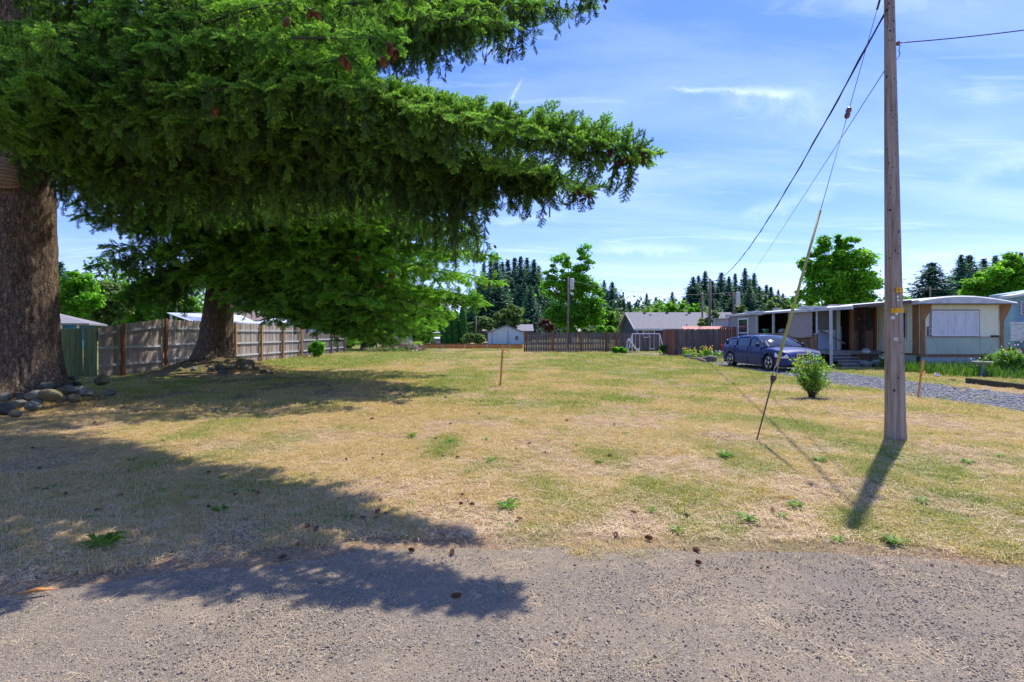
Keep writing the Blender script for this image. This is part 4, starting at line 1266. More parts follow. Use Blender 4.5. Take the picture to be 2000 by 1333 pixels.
# ------------------------------------------------------------------ broadleaf trees, bushes and distant conifers (real leaf faces)
def leaf_quads(P, Nrm, size, rng, asp=1.5):
    """one bent leaf (two triangles) per point"""
    n = len(P)
    A = rng.normal(0, 1, (n, 3)); A -= (A * Nrm).sum(1, keepdims=True) * Nrm; A /= np.linalg.norm(A, axis=1, keepdims=True)
    Bv = np.cross(Nrm, A)
    s = (size * rng.uniform(.7, 1.3, n))[:, None]
    v0 = P - A * s * asp / 2; v2 = P + A * s * asp / 2; v1 = P + Bv * s / 2 - Nrm * s * .15; v3 = P - Bv * s / 2 - Nrm * s * .15
    V = np.stack([v0, v1, v2, v3], 1).reshape(-1, 3)
    F = np.arange(n * 4).reshape(-1, 4)
    return V, F
def tree_mesh(rng, rx, ry, rz, cz, nclump, nleaf, leaf, shape='round', gap=.0, trunk_r=.2, seedk=1):
    """crown of leafy clumps placed through an uneven volume; returns leaf V,F,tint and wood paths"""
    C, Rd = [], []
    for i in range(nclump):
        for _ in range(30):
            d = rng.normal(0, 1, 3); d /= np.linalg.norm(d)
            f = rng.uniform(.35, 1) ** .6
            lobes = 1 + .22 * math.sin(3 * math.atan2(d[1], d[0]) + seedk) + .16 * math.sin(5 * d[2] + seedk * 2)
            p = d * f * np.array([rx, ry, rz]) * lobes
            if shape == 'vase' and p[2] < -.3 * rz and abs(p[0]) > .55 * rx: continue
            if p[2] < -rz * .85: continue
            break
        C.append(p + np.array([0, 0, cz])); Rd.append(rng.uniform(.14, .27) * (rx + rz) / 2)
    C, Rd = np.array(C), np.array(Rd)
    idx = rng.integers(0, nclump, nleaf)
    d = rng.normal(0, 1, (nleaf, 3)); d /= np.linalg.norm(d, axis=1, keepdims=True)
    P = C[idx] + d * (Rd[idx] * rng.uniform(.55, 1.08, nleaf))[:, None] * np.array([1.15, 1.15, .8])
    Nn = d * .5 + rng.normal(0, .45, (nleaf, 3)) + np.array([0, 0, .7]); Nn /= np.linalg.norm(Nn, axis=1, keepdims=True)
    V, F = leaf_quads(P, Nn, leaf, rng)
    ct = rng.uniform(0, 1, nclump)
    tint = np.clip(.30 + .35 * ct[idx] + rng.normal(0, .17, nleaf), 0, 1)
    return V, F, tint, C, Rd
def tree(name, base, h, rx, cz, rz, m, label, cat='tree', group=None, nclump=40, nleaf=9000, leaf=.16, trunk_r=.2, shape='round', seed=1, ry=None, trunk_mat=None):
    rng = np.random.default_rng(seed)
    root = thing(name, base, label, cat, group)
    V, F, t, C, Rd = tree_mesh(rng, rx, ry or rx, rz, cz, nclump, nleaf, leaf, shape, seedk=seed)
    np_mesh('crown', V, F, m, root, attrs=[('tint', 'FACE', 'FLOAT', t)], local=True)
    mb = MB()
    top = cz + rz * .35
    k = 7
    path = [(rng.normal(0, .04) * h * i / k, rng.normal(0, .04) * h * i / k, -.1 + top * i / (k - 1)) for i in range(k)]
    mb.tube(path, [trunk_r * (1 - .75 * i / (k - 1)) for i in range(k)], 8)
    for c in C[rng.permutation(len(C))[:min(18, len(C))]]:
        zi = max(cz - rz * .75, min(top * .95, c[2] - abs(c[0]) * .5 - .2))
        f = zi / top; i = min(k - 2, int(f * (k - 1)))
        a = Vector(path[i]).lerp(Vector(path[i + 1]), f * (k - 1) - i)
        mid = a.lerp(Vector(c), .5) + Vector((0, 0, -.1 * h * .3))
        mb.tube([a, mid, c], [trunk_r * .38, trunk_r * .22, trunk_r * .08], 5)
    o = mesh_obj('trunk', mb.v, mb.f, trunk_mat or M['bark_grey'], None, True)
    o.parent = root
    return root

def conifer_proto(seed, h, r, m, nl=34, gap=.12, cut=.08, droop=.35, leaf=.55):
    """far conifer: whorls of ragged drooping boughs made of many small facets"""
    rng = np.random.default_rng(seed)
    P, Nn, T, SZ = [], [], [], []
    for i in range(nl):
        f = (i + rng.random() * .6) / nl
        z = h * (cut + (1 - cut) * f)
        L = r * 1.3 * (1 - f) ** .8 * rng.uniform(.72, 1.12) * (1 + .12 * math.sin(f * 9 + seed)) + .1
        nb = max(6, int(13 * (1 - f * .4)))
        a0 = rng.uniform(0, 6.28)
        for k in range(nb):
            a = a0 + 6.283 * k / nb + rng.normal(0, .15); l2 = L * rng.uniform(.65, 1.15)
            n = max(3, int(l2 / (leaf * .42)))
            t = (np.arange(n) + .5) / n
            tt = rng.uniform(.15, .9)
            for _ in range(2):
                jit = rng.normal(0, leaf * .42 * (1 - .5 * f), (n, 3)) * np.array([1, 1, .9])
                p = np.stack([np.cos(a) * l2 * t, np.sin(a) * l2 * t, z - droop * l2 * t ** 1.5 + .12 * l2 * t ** 4], 1) + jit
                P.append(p); T.append(np.clip(tt * .5 + .45 * t + rng.normal(0, .15, n), 0, 1))
                nn = rng.normal(0, .5, (n, 3)) + np.array([np.cos(a) * .5, np.sin(a) * .5, .8]); Nn.append(nn); SZ.append(np.full(n, 1.2 - .62 * f))
    P, Nn, T = np.concatenate(P), np.concatenate(Nn), np.concatenate(T)
    Nn /= np.linalg.norm(Nn, axis=1, keepdims=True)
    V, F = leaf_quads(P, Nn, leaf * .55 * np.concatenate(SZ), rng, 1.9)
    crown = np_mesh('crown', V, F, m, 'none', attrs=[('tint', 'FACE', 'FLOAT', T)])
    mb = MB(); mb.tube([(0, 0, -.3), (0, 0, h * .5), (0, 0, h * .99)], [h * .014, h * .009, h * .001], 7)
    tr = mesh_obj('trunk', mb.v, mb.f, M['bark_branch'], None, True); COL.objects.unlink(tr)
    return crown.data, tr.data
CONI = [conifer_proto(400 + i, 26, 4.6 + .7 * (i % 3), M['leaf_bluegreen'], nl=64 + 7 * (i % 3), droop=.22 + .14 * (i % 2), leaf=.8, cut=.03) for i in range(5)]
def conifer(px, ytop, d, label, group=None, ybase=None, wide=1.0, v=None, name='conifer_tree', cat='tree'):
    cr, tr = CONI[RNG.integers(0, 5) if v is None else v]
    x = (px - 1000) / 1000 * d
    top = 1.6 + (650 - ytop) / 1000 * d
    root = thing(name, (x, d, 0), label, cat, group, rz=RNG.uniform(0, 6.28))
    s = top / 26; wide = wide * RNG.uniform(1.15, 1.6)
    for nm, me in (('crown', cr), ('trunk', tr)):
        o = bpy.data.objects.new(nm, me); link(o, root); o.scale = (s * wide, s * wide, s)
    return root
# ------------------------------------------------------------------ fences
def board_proto(w_, t_, h_, m, name='board', dog=.02):
    mb = MB()
    mb.prism([(-w_ / 2, 0), (w_ / 2, 0), (w_ / 2, h_ - dog), (w_ / 2 - dog, h_), (-w_ / 2 + dog, h_), (-w_ / 2, h_ - dog)], -t_ / 2, t_ / 2)
    o = mesh_obj(name, mb.v, mb.f, m); COL.objects.unlink(o)
    return o
def fence_run(root, a, b, h0, h1_, bm, w_=.14, gap=.006, off=(0, 0), rails=(.3, 1.0, 1.7), rail_m=None, rail_side=.03, post_m=None, posts=None, jit=.012, picket=False, zb=.03, post_h=0, post_w=.1, tilt=None):
    """boards, rails and posts of one straight fence run from a to b (world xy)"""
    a, b = Vector((*a, 0)), Vector((*b, 0))
    d = (b - a); L = d.length; d.normalize(); ang = math.atan2(d.y, d.x)
    nrm = Vector((d.y, -d.x, 0))          # faces the lot when the run goes away from the camera on the left
    n = int(L / (w_ + gap)); pitch = L / n
    proto = board_proto(w_, .018, 1.0, bm)
    for i in range(n):
        s = (i + .5) * pitch; p = a + d * s - nrm * .012
        hh = h0 + (h1_ - h0) * s / L + RNG.normal(0, jit)
        o = proto.copy(); o.name = 'board'; COL.objects.link(o); o.parent = root
        z = h1(p.x, p.y) * .5 + zb
        o.location = Vector((p.x, p.y, z)) - root.location; o.rotation_euler = (RNG.normal(0, .004), RNG.normal(0, .006), ang)
        o.scale = (RNG.uniform(.99, 1.04) if not picket else 1, 1, hh - z)
    for zr in rails:
        mb = MB()
        f = zr if callable(zr) else (lambda s, zr=zr: zr)
        pa, pb = a + nrm * rail_side, b + nrm * rail_side
        mb.beam((pa.x, pa.y, f(0)), (pb.x, pb.y, f(1)), .038, .085)
        mb.build('rail', rail_m or M['rail_grey'], root)
    for s in (posts if posts is not None else [i * 2.4 for i in range(int(L / 2.4) + 1)]):
        p = a + d * s + nrm * (rail_side + .075)
        mb = MB()
        tl = (tilt or {}).get(round(s, 1), 0)
        mb.beam((p.x, p.y, -.1), (p.x + d.x * tl, p.y + d.y * tl, post_h or (h0 + (h1_ - h0) * s / L + .03)), post_w, post_w)
        mb.build('post', post_m(s) if callable(post_m) else (post_m or M['post_rust']), root)

fl = thing('board_fence', (-14.3, 18.6, 0), 'long weathered grey board fence with reddish posts running away behind the leaning trunk', 'fence')
fence_run(fl, (-14.72, 18.25), (-14.5, 21.2), 1.78, 2.16, M['board_grey'], post_m=M['post_rust'], posts=[.9], rails=(.42, 1.05, lambda s: 1.56 + .30 * s))
fence_run(fl, (-14.5, 21.2), (-14.25, 26.2), 2.16, 2.10, M['board_grey'], posts=[.1, 2.5], post_m=M['post_rust'], rails=(.5, 1.1, 1.78))
fence_run(fl, (-14.25, 26.2), (-13.7, 33.2), 2.10, 2.02, M['board_grey'], posts=[0, 2.35, 4.6, 6.9], post_m=M['post_orange'], rails=(.42, 1.05, 1.7), tilt={4.6: .12})
ff = thing('board_fence', (-13.6, 33.4, 0), 'darker low board fence stepping down behind the green shrub at the far left corner', 'fence')
fence_run(ff, (-13.65, 33.4), (-13.9, 36.4), 1.86, 1.50, M['board_dark'], posts=[2.9], post_m=M['board_dark'], rails=(.4, 1.1))
fence_run(ff, (-13.9, 36.4), (-13.75, 42.0), 1.50, 1.42, M['board_dark'], posts=[2.6, 3.9, 5.5], post_m=M['board_dark'], rails=(.4, 1.1))
fg = thing('board_fence', (-15.5, 18.2, 0), 'short mossy green fence panel facing the road between the thick trunk and the grey fence', 'fence')
fence_run(fg, (-16.6, 18.25), (-14.78, 18.22), 1.74, 1.76, M['board_green'], w_=.15, posts=[], rails=(), jit=.006)

fm = thing('picket_fence', (4.3, 42, 0), 'grey-brown picket fence with gaps and rust-red posts at the back of the lot', 'fence')
fence_run(fm, (.98, 42), (8.6, 42.2), 1.62, 1.60, M['board_dark'], w_=.115, gap=.022, rails=(.25, .75, 1.35), posts=[.05, 2.35, 4.65, 6.85, 7.6], post_m=M['post_rust'], picket=True, rail_side=-.06, post_h=1.68, post_w=.13)
fb = thing('board_fence', (11, 43.5, 0), 'tight grey board fence behind the swing set', 'fence')
fence_run(fb, (8.75, 43.4), (14.4, 43.4), 1.55, 1.52, M['board_dark'], rails=(), posts=[], jit=.02)
fr = thing('board_fence', (12.5, 35.5, 0), 'tall red-brown board fence with vertical boards left of the parked car', 'fence')
fence_run(fr, (11.25, 35.2), (14.2, 35.0), 1.86, 1.84, M['board_dark'], rails=(), posts=[], w_=.15)
fence_run(fr, (11.25, 35.2), (11.1, 37.6), 1.86, 1.8, M['board_red'], rails=(), posts=[], w_=.15)
fence_run(fr, (14.2, 35.0), (15.5, 34.8), 1.98, 1.98, M['board_red'], rails=(), posts=[], w_=.11, gap=.02)

# ------------------------------------------------------------------ utility pole in front, its guy, cables
PX, PY = 5.78, 7.72
up = thing('utility_pole', (PX, PY, 0), 'tall weathered wooden utility pole in the right foreground with two yellow plates', 'utility pole')
n, nz = 28, 220
V = []
zz = np.linspace(-.3, 7.45, nz)
for z in zz:
    r_ = .131 - .0098 * z * 1.0 + .012 * math.exp(-max(z, 0) / .25)
    for k in range(n):
        t = 2 * math.pi * k / n
        g = .0035 * math.sin(t * 9 + math.sin(z * .8) * .6) - .007 * math.exp(-((math.sin((t - 4.3) / 2)) / .035) ** 2) + .002 * math.sin(t * 17 + z)
        V.append((PX - .0135 * z + (r_ + g) * math.cos(t), PY + (r_ + g) * math.sin(t), z))
i = (np.arange(nz - 1)[:, None] * n + np.arange(n)[None]).ravel(); j = (np.arange(nz - 1)[:, None] * n + (np.arange(n)[None] + 1) % n).ravel()
np_mesh('shaft', np.array(V), np.stack([i, j, j + n, i + n], 1), M['pole'], up, True)
def pole_at(z, ang, out=0.0):
    r_ = .131 - .0098 * z + out
    return Vector((PX - .0135 * z + r_ * math.cos(ang), PY + r_ * math.sin(ang), z))
def zof(py): return 1.6 - (py - 650) / 1000 * (PY - .1)
def plate(name, py0, py1, a0, a1, m, out=.006, th=.003):
    mb = MB(); z0, z1 = zof(py1), zof(py0)
    k = 7
    for q in range(k - 1):
        aa, ab = a0 + (a1 - a0) * q / (k - 1), a0 + (a1 - a0) * (q + 1) / (k - 1)
        p = [pole_at(z0, aa, out), pole_at(z0, ab, out), pole_at(z1, ab, out), pole_at(z1, aa, out)]
        p2 = [pole_at(z0, aa, out + th), pole_at(z0, ab, out + th), pole_at(z1, ab, out + th), pole_at(z1, aa, out + th)]
        mb.add(p + p2, [(3, 2, 1, 0), (4, 5, 6, 7), (0, 1, 5, 4), (2, 3, 7, 6), (1, 2, 6, 5), (3, 0, 4, 7)])
    return mb.build(name, m, up)
A = -math.pi / 2
plate('number_plate', 562, 572, A - .35, A + 1.05, M['yellow_tag'])
plate('number_plate', 602, 611.5, A - .9, A + 1.1, M['yellow_tag'])
def disc(name, px, py, rr, m, sq=False):
    z = zof(py); ang = A + math.asin(max(-.95, min(.95, ((px / 1000 - 1) * (PY - .12) - (PX - .0135 * z)) / .12)))
    c = pole_at(z, ang, .004); nv = Vector((math.cos(ang), math.sin(ang), 0))
    tg = Vector((-nv.y, nv.x, 0)); mb = MB(); k = 4 if sq else 14
    ring = [c + (tg * math.cos(t) + Vector((0, 0, 1)) * math.sin(t)) * rr for t in [(i + (.5 if sq else 0)) * 2 * math.pi / k for i in range(k)]]
    mb.add(ring + [p + nv * .004 for p in ring], [tuple(range(k)), tuple(range(2 * k - 1, k - 1, -1))] + [(i, k + i, k + (i + 1) % k, (i + 1) % k) for i in range(k)])
    o = mb.build(name, m, up)
    if not sq and rr > .018:
        mb = MB(); mb.tube([c + nv * .002, c + nv * .007], rr * .35, 8); mb.build('nail_head', M['steel'], o)
    return o
disc('tag', 1754, 580, .016, M['tagwhite']); disc('tag', 1754.5, 587, .015, M['tagwhite']); disc('tag', 1752, 613.5, .018, M['tagwhite'])
disc('tag', 1747, 621, .026, M['tagwhite']); o = disc('tag', 1751, 662.5, .034, M['tagwhite'], True)
# faint characters stamped on the plates and the tag
def small_text(txt, px, py, size, m, parent):
    z = zof(py); ang = A + math.asin(max(-.95, min(.95, ((px / 1000 - 1) * (PY - .12) - (PX - .0135 * z)) / .12)))
    c = pole_at(z, ang, .0125)
    cu = bpy.data.curves.new('lettering', 'FONT'); cu.body = txt; cu.size = size; cu.align_x = 'CENTER'; cu.align_y = 'CENTER'; cu.extrude = .0008
    cu.materials.append(m)
    o = bpy.data.objects.new('lettering', cu); link(o, parent)
    o.matrix_basis = wm(parent).inverted() @ (Matrix.Translation(c) @ Euler((math.pi / 2, 0, ang + math.pi / 2)).to_matrix().to_4x4())
M['stamp'] = pmat('stamped_brown', [(.3, (.28, .12, .01)), (.7, (.34, .15, .02))], 10, rough=.6)
small_text('3 2 4', 1749, 567, .06, M['stamp'], up)
small_text('2 1 5 7', 1743, 606.8, .06, M['stamp'], up)
small_text('352', 1751, 662.5, .026, M['black'], up)
# knots and nail holes
mb = MB()
r = np.random.default_rng(3)
for k in range(110):
    z = r.uniform(.15, 7); ang = A + r.uniform(-1.3, 1.3); s_ = r.uniform(.004, .009) * (1.9 if k < 20 else 1)
    c = pole_at(z, ang, .0015); nv = Vector((math.cos(ang), math.sin(ang), 0)); tg = Vector((-nv.y, nv.x, 0))
    ring = [c + (tg * math.cos(t) * s_ + Vector((0, 0, 1)) * math.sin(t) * s_ * 1.5) for t in [i * math.pi / 3 for i in range(6)]]
    mb.add(ring + [c + nv * .004], [(i, (i + 1) % 6, 6) for i in range(6)])
mb.build('nail_holes', M['black'], up)['kind'] = 'stuff'
# bracket, drip loop and wire clamp
mb = MB(); c = pole_at(zof(78), 0.05, -.01); mb.tube([c, c + Vector((.05, 0, .02))], .012, 8); mb.lathe(c + Vector((.06, 0, 0)), [(.012, -.03), (.026, -.02), (.03, .01), (.02, .03), (.01, .035)], 10)
mb.build('insulator', M['insul'], up)
mb = MB(); q = [c + Vector((.06, 0, .01)), c + Vector((.085, -.01, -.04)), c + Vector((.065, -.01, -.10)), c + Vector((.09, 0, -.16)), c + Vector((.06, 0, -.22)), c + Vector((0, 0, -.24))]
mb.tube(q, .006, 6); mb.build('drip_loop', M['cable'], up)

def sag_pts(a, b, sag, n=40):
    a, b = Vector(a), Vector(b)
    return [a.lerp(b, t) - Vector((0, 0, sag * 4 * t * (1 - t))) for t in [i / (n - 1) for i in range(n)]]
def cable(name, label, pts, rad, m, n=6, cat='cable', twist=False):
    mb = MB(); mb.tube(pts, rad, n)
    if twist:
        L = len(pts)
        mb.tube([Vector(p) + Vector((math.cos(i * 1.3), 0, math.sin(i * 1.3))) * rad * 1.2 for i, p in enumerate(pts)], rad * .7, 5)
    o = mb.build(name, m, None, True)
    return tag(o, label, cat)
# far utility poles
def upole(px, ytop, d, rad, label, trans=None, arm=0, name='utility_pole', m=None):
    x = (px - 1000) / 1000 * d; top = 1.6 + (650 - ytop) / 1000 * d
    root = thing(name, (x, d, 0), label, 'utility pole')
    mb = MB(); mb.tube([(x, d, -.3), (x + .02 * d * .05, d, top)], [rad, rad * .7], 10); mb.build('shaft', m or M['bark_grey'], root, True)
    if trans:
        sx, zt, w_, hh = trans
        mb = MB(); mb.lathe((x + sx, d, 1.6 + (650 - zt) / 1000 * d), [(w_ * .8, 0), (w_, .06), (w_, hh - .08), (w_ * .9, hh), (w_ * .3, hh + .05)], 14); mb.build('transformer', M['fascia'], root, True)
        mb = MB(); zc_ = 1.6 + (650 - zt) / 1000 * d + hh * .6; mb.beam((x, d, zc_), (x + sx, d, zc_), .08, .08); mb.build('bracket', M['steel'], root)
    if arm:
        mb = MB(); mb.beam((x - arm, d, top - .35), (x + arm, d, top - .35), .1, .1); o = mb.build('crossarm', M['bark_grey'], root)
        for q in (-.85, -.35, .85):
            mb = MB(); mb.lathe((x + q * arm, d, top - .3), [(.03, 0), (.06, .06), (.03, .14)], 8); mb.build('insulator', M['white'], o)
    return (x, d, top)
pA = upole(1386, 545, 40, .125, 'stout grey utility pole rising behind the red-brown fence where the black cable ends')
pB = upole(1371, 577, 62, .13, 'thin utility pole just left of the stout one behind the slate house')
pC = upole(1432, 571, 60, .12, 'utility pole with a pale transformer right of the stout pole above the porch roof', (.55, 598, .25, 1.6), arm=1.3)
pD = upole(1109, 541, 52, .12, 'weathered utility pole with transformer in front of the tall leafy maple', (.42, 566, .22, 1.1))
pE = upole(1051, 592, 75, .13, 'slim grey pole standing right of the pale blue shed')
pF = upole(929, 618, 66, .12, 'short pale pole beside the tall clipped arborvitae')
pG = upole(1816, 560, 70, .13, 'pole with a crossarm peeking over the mobile home roof', arm=1.4)
pH = upole(735, 600, 44, .07, 'thin pale bare pole standing left of the brush pile')
pI = upole(344, 560, 62, .11, 'slender pole in the trees behind the white lean-to roof')

cable('power_cable', 'thick black sagging cable from the near pole down to the stout far pole',
      sag_pts(pole_at(zof(14), A - 1.0, .02), Vector(pA) - Vector((0, 0, .15)), 1.15, 60), .014, M['cable'], twist=True)
cable('service_wire', 'thin straight wire from half-way up the near pole toward the transformer pole',
      sag_pts(pole_at(zof(125), A - 1.1, .0), Vector(pC) - Vector((0, 0, .7)), .25, 30), .007, M['wire'])
cable('service_wire', 'dark wire leaving the near pole out of the right edge of the frame',
      sag_pts(c + Vector((.06, 0, .01)), P3(2120, 42, 7.9), .03, 20), .008, M['cable'])
for a_, b_, lb in ((pD, pC, 'thin line crossing the sky between the maple pole and the transformer pole'), (pG, None, 'pair of thin lines leaving the crossarm pole to the right')):
    b2_ = Vector(b_) if b_ else Vector((95, 75, 8.6))
    cable('power_line', lb, sag_pts(Vector(a_) - Vector((0, 0, .3)), b2_, .8, 24), .015, M['wire'], 4)
cable('power_line', 'line running from the stout pole down to the mobile home roof', sag_pts(Vector(pB) - Vector((0, 0, 1.0)), (20.0, 52, 3.8), .5, 20), .015, M['wire'], 4)
cable('power_line', 'thin line running left from the crossarm pole behind the home', sag_pts(Vector(pG) - Vector((0, 0, .4)), Vector(pC), .9, 24), .015, M['wire'], 4)

# guy: anchor rod, eye, turnbuckle, yellow guard, strand, insulator
g0 = Vector((3.63, 7.62, h1(3.63, 7.62) - .05))
g1 = pole_at(6.95, A - 1.2, .0)
gd = (g1 - Vector((g0.x, g0.y, 0))).normalized()
def gat(py):
    # point on the guy at that picture height
    a_ = Vector((g0.x, g0.y, 0)); lo, hi = 0.0, 1.0
    for _ in range(40):
        mi = (lo + hi) / 2; p = a_.lerp(g1, mi)
        if 650 - (p.z - 1.6) / p.y * 1000 > py: lo = mi
        else: hi = mi
    return p
gw = thing('guy_wire', (g0.x, g0.y, 0), 'guy wire with a yellow plastic guard slanting from the ground up to the near pole', 'guy wire')
mb = MB(); mb.tube([g0 - gd * .1, gat(742)], .0105, 8); mb.build('anchor_rod', M['rust'], gw, True)
e = gat(738)
mb = MB(); rot = gd.to_track_quat('Z', 'Y').to_matrix().to_4x4()
mb.lathe(e - gd * .05, [(.012, -.05), (.022, -.02), (.042, .03), (.046, .07), (.03, .085)], 10, rot); mb.build('anchor_eye', M['rust'], gw, True)
sd_ = gd.cross(Vector((0, 1, 0))).normalized()
for sgn in (-1, 1):
    mb = MB(); mb.tube([e + sd_ * sgn * .03 + gd * .02, gat(716) + sd_ * sgn * .018], .005, 6); mb.build('turnbuckle_rod', M['steel'], gw, True)
mb = MB(); mb.tube([gat(717), gat(700)], [.022, .012], 8); mb.build('clamp', M['steel'], gw, True)
mb = MB(); mb.tube([gat(708), gat(690), gat(560), gat(411)], [.021, .023, .020, .017], 12); mb.build('guard', M['yellow_pl'], gw, True)
mb = MB(); mb.tube([gat(709), gat(232)], .0045, 6); mb.tube([gat(210), g1], .0045, 6); mb.build('strand', M['wire'], gw, True)
q = gat(221); mb = MB(); mb.lathe(q, [(.018, -.085), (.036, -.065), (.040, -.02), (.026, 0), (.040, .02), (.036, .065), (.018, .085)], 12, rot); mb.build('strain_insulator', M['insul'], gw, True)
mb = MB(); q2 = gat(4); mb.tube([q2 - gd * .12, q2 + gd * .10], .016, 8); mb.build('grip', M['rust'], gw, True)

# ------------------------------------------------------------------ survey stakes
def stake(x, y, h, lean, label, ribbon=True, m=None, wdt=.038):
    z0 = h1(x, y)
    root = thing('survey_stake', (x, y, z0), label, 'stake')
    mb = MB(); mb.beam((x, y, z0 - .08), (x + lean[0], y + lean[1], z0 + h), wdt, .018, (0, 1, 0)); mb.build('shaft', m or M['stake'], root)
    if ribbon:
        t = Vector((x + lean[0], y + lean[1], z0 + h - .04))
        mb = MB()
        w_ = wdt * .7
        mb.box(t.x - w_, t.x + w_, t.y - .018, t.y + .018, t.z - .02, t.z + .02)
        pts = [t + Vector(v) for v in ((.02, -.02, .0), (.07, -.03, -.01), (.13, -.02, -.03), (.19, -.03, -.085), (.22, -.02, -.16))]
        vs = []
        for i, p in enumerate(pts):
            vs += [p + Vector((0, 0, .018)), p - Vector((0, .004, .018))]
        mb.add(vs, [(2 * i, 2 * i + 1, 2 * i + 3, 2 * i + 2) for i in range(len(pts) - 1)])
        mb.build('ribbon', M['ribbon'], root)
    return root
stake(-.355, 15.2, 1.13, (.08, 0), 'orange survey stake with fluttering ribbon alone in the middle of the lot', wdt=.06)
r_ = stake(9.98, 12.6, .92, (.13, 0), 'pale leaning stake beside the gravel drive right of the utility pole', False, wdt=.045)
mb = MB(); mb.beam((10.06, 12.58, .52), (10.13, 12.55, .66), .05, .01); mb.beam((10.08, 12.58, .80), (10.11, 12.58, .90), .05, .01); mb.build('ribbon', M['ribbon'], r_)
stake(-13.15, 27.4, .95, (.12, 0), 'orange stake leaning against the grey board fence', False)

# ------------------------------------------------------------------ stones round the spruces
def stone(x, y, z, sx, sy, sz, m, label, group, seed):
    V, F = ico(seed, 1, 1, 1, .05, 3)
    rs = np.random.default_rng(seed)
    for _ in range(11):
        d_ = rs.normal(0, 1, 3); d_ /= np.linalg.norm(d_); cut = rs.uniform(.62, .92)
        ex = np.maximum(V @ d_ - cut, 0); V = V - ex[:, None] * d_ * .92
    V = V * np.array([sx, sy, sz]) * 1.12
    a = RNG.uniform(0, 6.28); c_, s_ = math.cos(a), math.sin(a)
    o = np_mesh('stone', V, F, m, None, False, local=True)
    o.location = (x, y, z + sz * .5); o.rotation_euler = (RNG.normal(0, .15), RNG.normal(0, .15), a * .15 * 0 + RNG.normal(0, .3))
    return tag(o, label, 'stone', group)
G1, G2 = 'stones piled at the foot of the thickest trunk', 'stones on the dirt mound under the leaning spruce'
L1 = 'rounded field stone in the pile at the foot of the thickest trunk'
spots = [  # px, py(bottom), depth, width px
 (8, 805, 9.6, 44), (30, 812, 9.4, 26), (62, 798, 10.2, 32), (34, 793, 10.3, 30), (98, 778, 10.6, 44), (66, 776, 10.9, 34), (95, 760, 11.2, 34), (120, 768, 11.2, 28), (139, 764, 11.3, 26),
 (165, 770, 11.4, 34), (100, 746, 12.2, 36), (124, 744, 12.3, 24), (143, 742, 12.4, 18), (200, 748, 12.8, 34), (70, 790, 10.5, 26), (215, 772, 11.6, 24), (145, 783, 11.0, 30),
 (46, 778, 10.9, 26), (118, 783, 10.8, 26), (82, 762, 11.5, 24), (10, 780, 10.8, 30), (150, 752, 12.2, 20)]
order = sorted(range(len(spots)), key=lambda q: spots[q][0])
for i, (px, py, d, w_) in enumerate(spots):
    L1 = '%s %s stone counting from the left in the pile at the thickest trunk' % (ORD[order.index(i)] if order.index(i) < 20 else 'rightmost', 'large grey' if w_ > 32 and i % 3 != 1 else 'tan' if i % 3 == 1 else 'small grey')
    p = P3(px, py, d); s_ = w_ / 1000 * d / 2 * .86
    lb, gr = L1, G1
    if i == 13: lb, gr = 'large pale angular rock at the right end of the stone pile by the fence corner', None
    if i == 0: lb, gr = 'blue-grey boulder lowest at the left end of the stone pile', None
    if i == 11: lb, gr = 'tallest upright tan stone topping the pile at the trunk', None
    stone(p[0], p[1], min(max(p[2], h1(p[0], p[1]) - .03), h1(p[0], p[1]) + .30), s_ * (.8 if i == 13 else 1), s_ * .85, s_ * (.62 if i not in (11, 13) else .75), M['rock_moss'] if i % 3 == 1 or i == 11 else M['rock'], lb, gr, 500 + i)
for i, (px, py, d, w_) in enumerate([(433, 703, 19.2, 26), (455, 701, 19.4, 20), (435, 710, 18.9, 20), (478, 703, 19.6, 24), (485, 697, 20, 24), (502, 703, 19.8, 18), (515, 706, 19.6, 16), (415, 704, 19, 16), (380, 712, 19, 14), (352, 722, 19, 14), (470, 697, 20, 18), (528, 712, 19.6, 14)]):
    x = (px - 1000) / 1000 * d; s_ = w_ / 1000 * d / 2
    lb, gr = ('stone %s from the left on the dirt mound under the leaning spruce' % ORD[sorted([433, 455, 435, 478, 485, 502, 515, 415, 380, 352, 470, 528]).index(px)]), G2
    if i == 2: lb, gr = 'smooth pale stone lying lowest in front of the leaning spruce', None
    stone(x, d, h1(x, d) - .04, s_, s_ * .8, s_ * .7, M['rock'] if i in (2, 7, 8) else M['rock_moss'], lb, gr, 540 + i)

# ------------------------------------------------------------------ single-wide home with the enclosed porch
XH, YF, YB = 18.0, 22.6, 42.5
mh = thing('mobile_home', (XH, YF, 0), 'old cream and sage metal mobile home with curved roof edge and wide curtained window', 'mobile home')
W = 3.62
def corrug(root, name, ax, lo, hi, fixed, z0, z1, m, pitch=.10, depth=.014, out=-1):
    """ribbed sheet: ax 'x' runs along X at y=fixed, 'y' along Y at x=fixed; one strip object"""
    n = int((hi - lo) / pitch * 4); vs, fs = [], []
    for i in range(n + 1):
        a_ = lo + (hi - lo) * i / n; o_ = depth * (1 if (i % 4) in (1, 2) else 0) * out
        for z in (z0, z1):
            vs.append((a_, fixed + o_, z) if ax == 'x' else (fixed + o_, a_, z))
    fs = [(2 * i, 2 * i + 2, 2 * i + 3, 2 * i + 1) for i in range(n)]
    return mesh_obj(name, vs, fs, m, root)
mb = MB(); mb.box(XH + .03, XH + W - .03, YF + .03, YB, .12, 2.86); mb.build('core_wall', M['home_cream'], mh)
corrug(mh, 'wall_panel', 'x', XH, XH + W, YF, 1.42, 2.84, M['home_cream'])
corrug(mh, 'wall_panel', 'x', XH, XH + W, YF, .64, 1.40, M['home_green'])
corrug(mh, 'wall_panel', 'y', YF, 26.6, XH, .66, 2.86, M['home_cream'], pitch=.15, depth=.03)
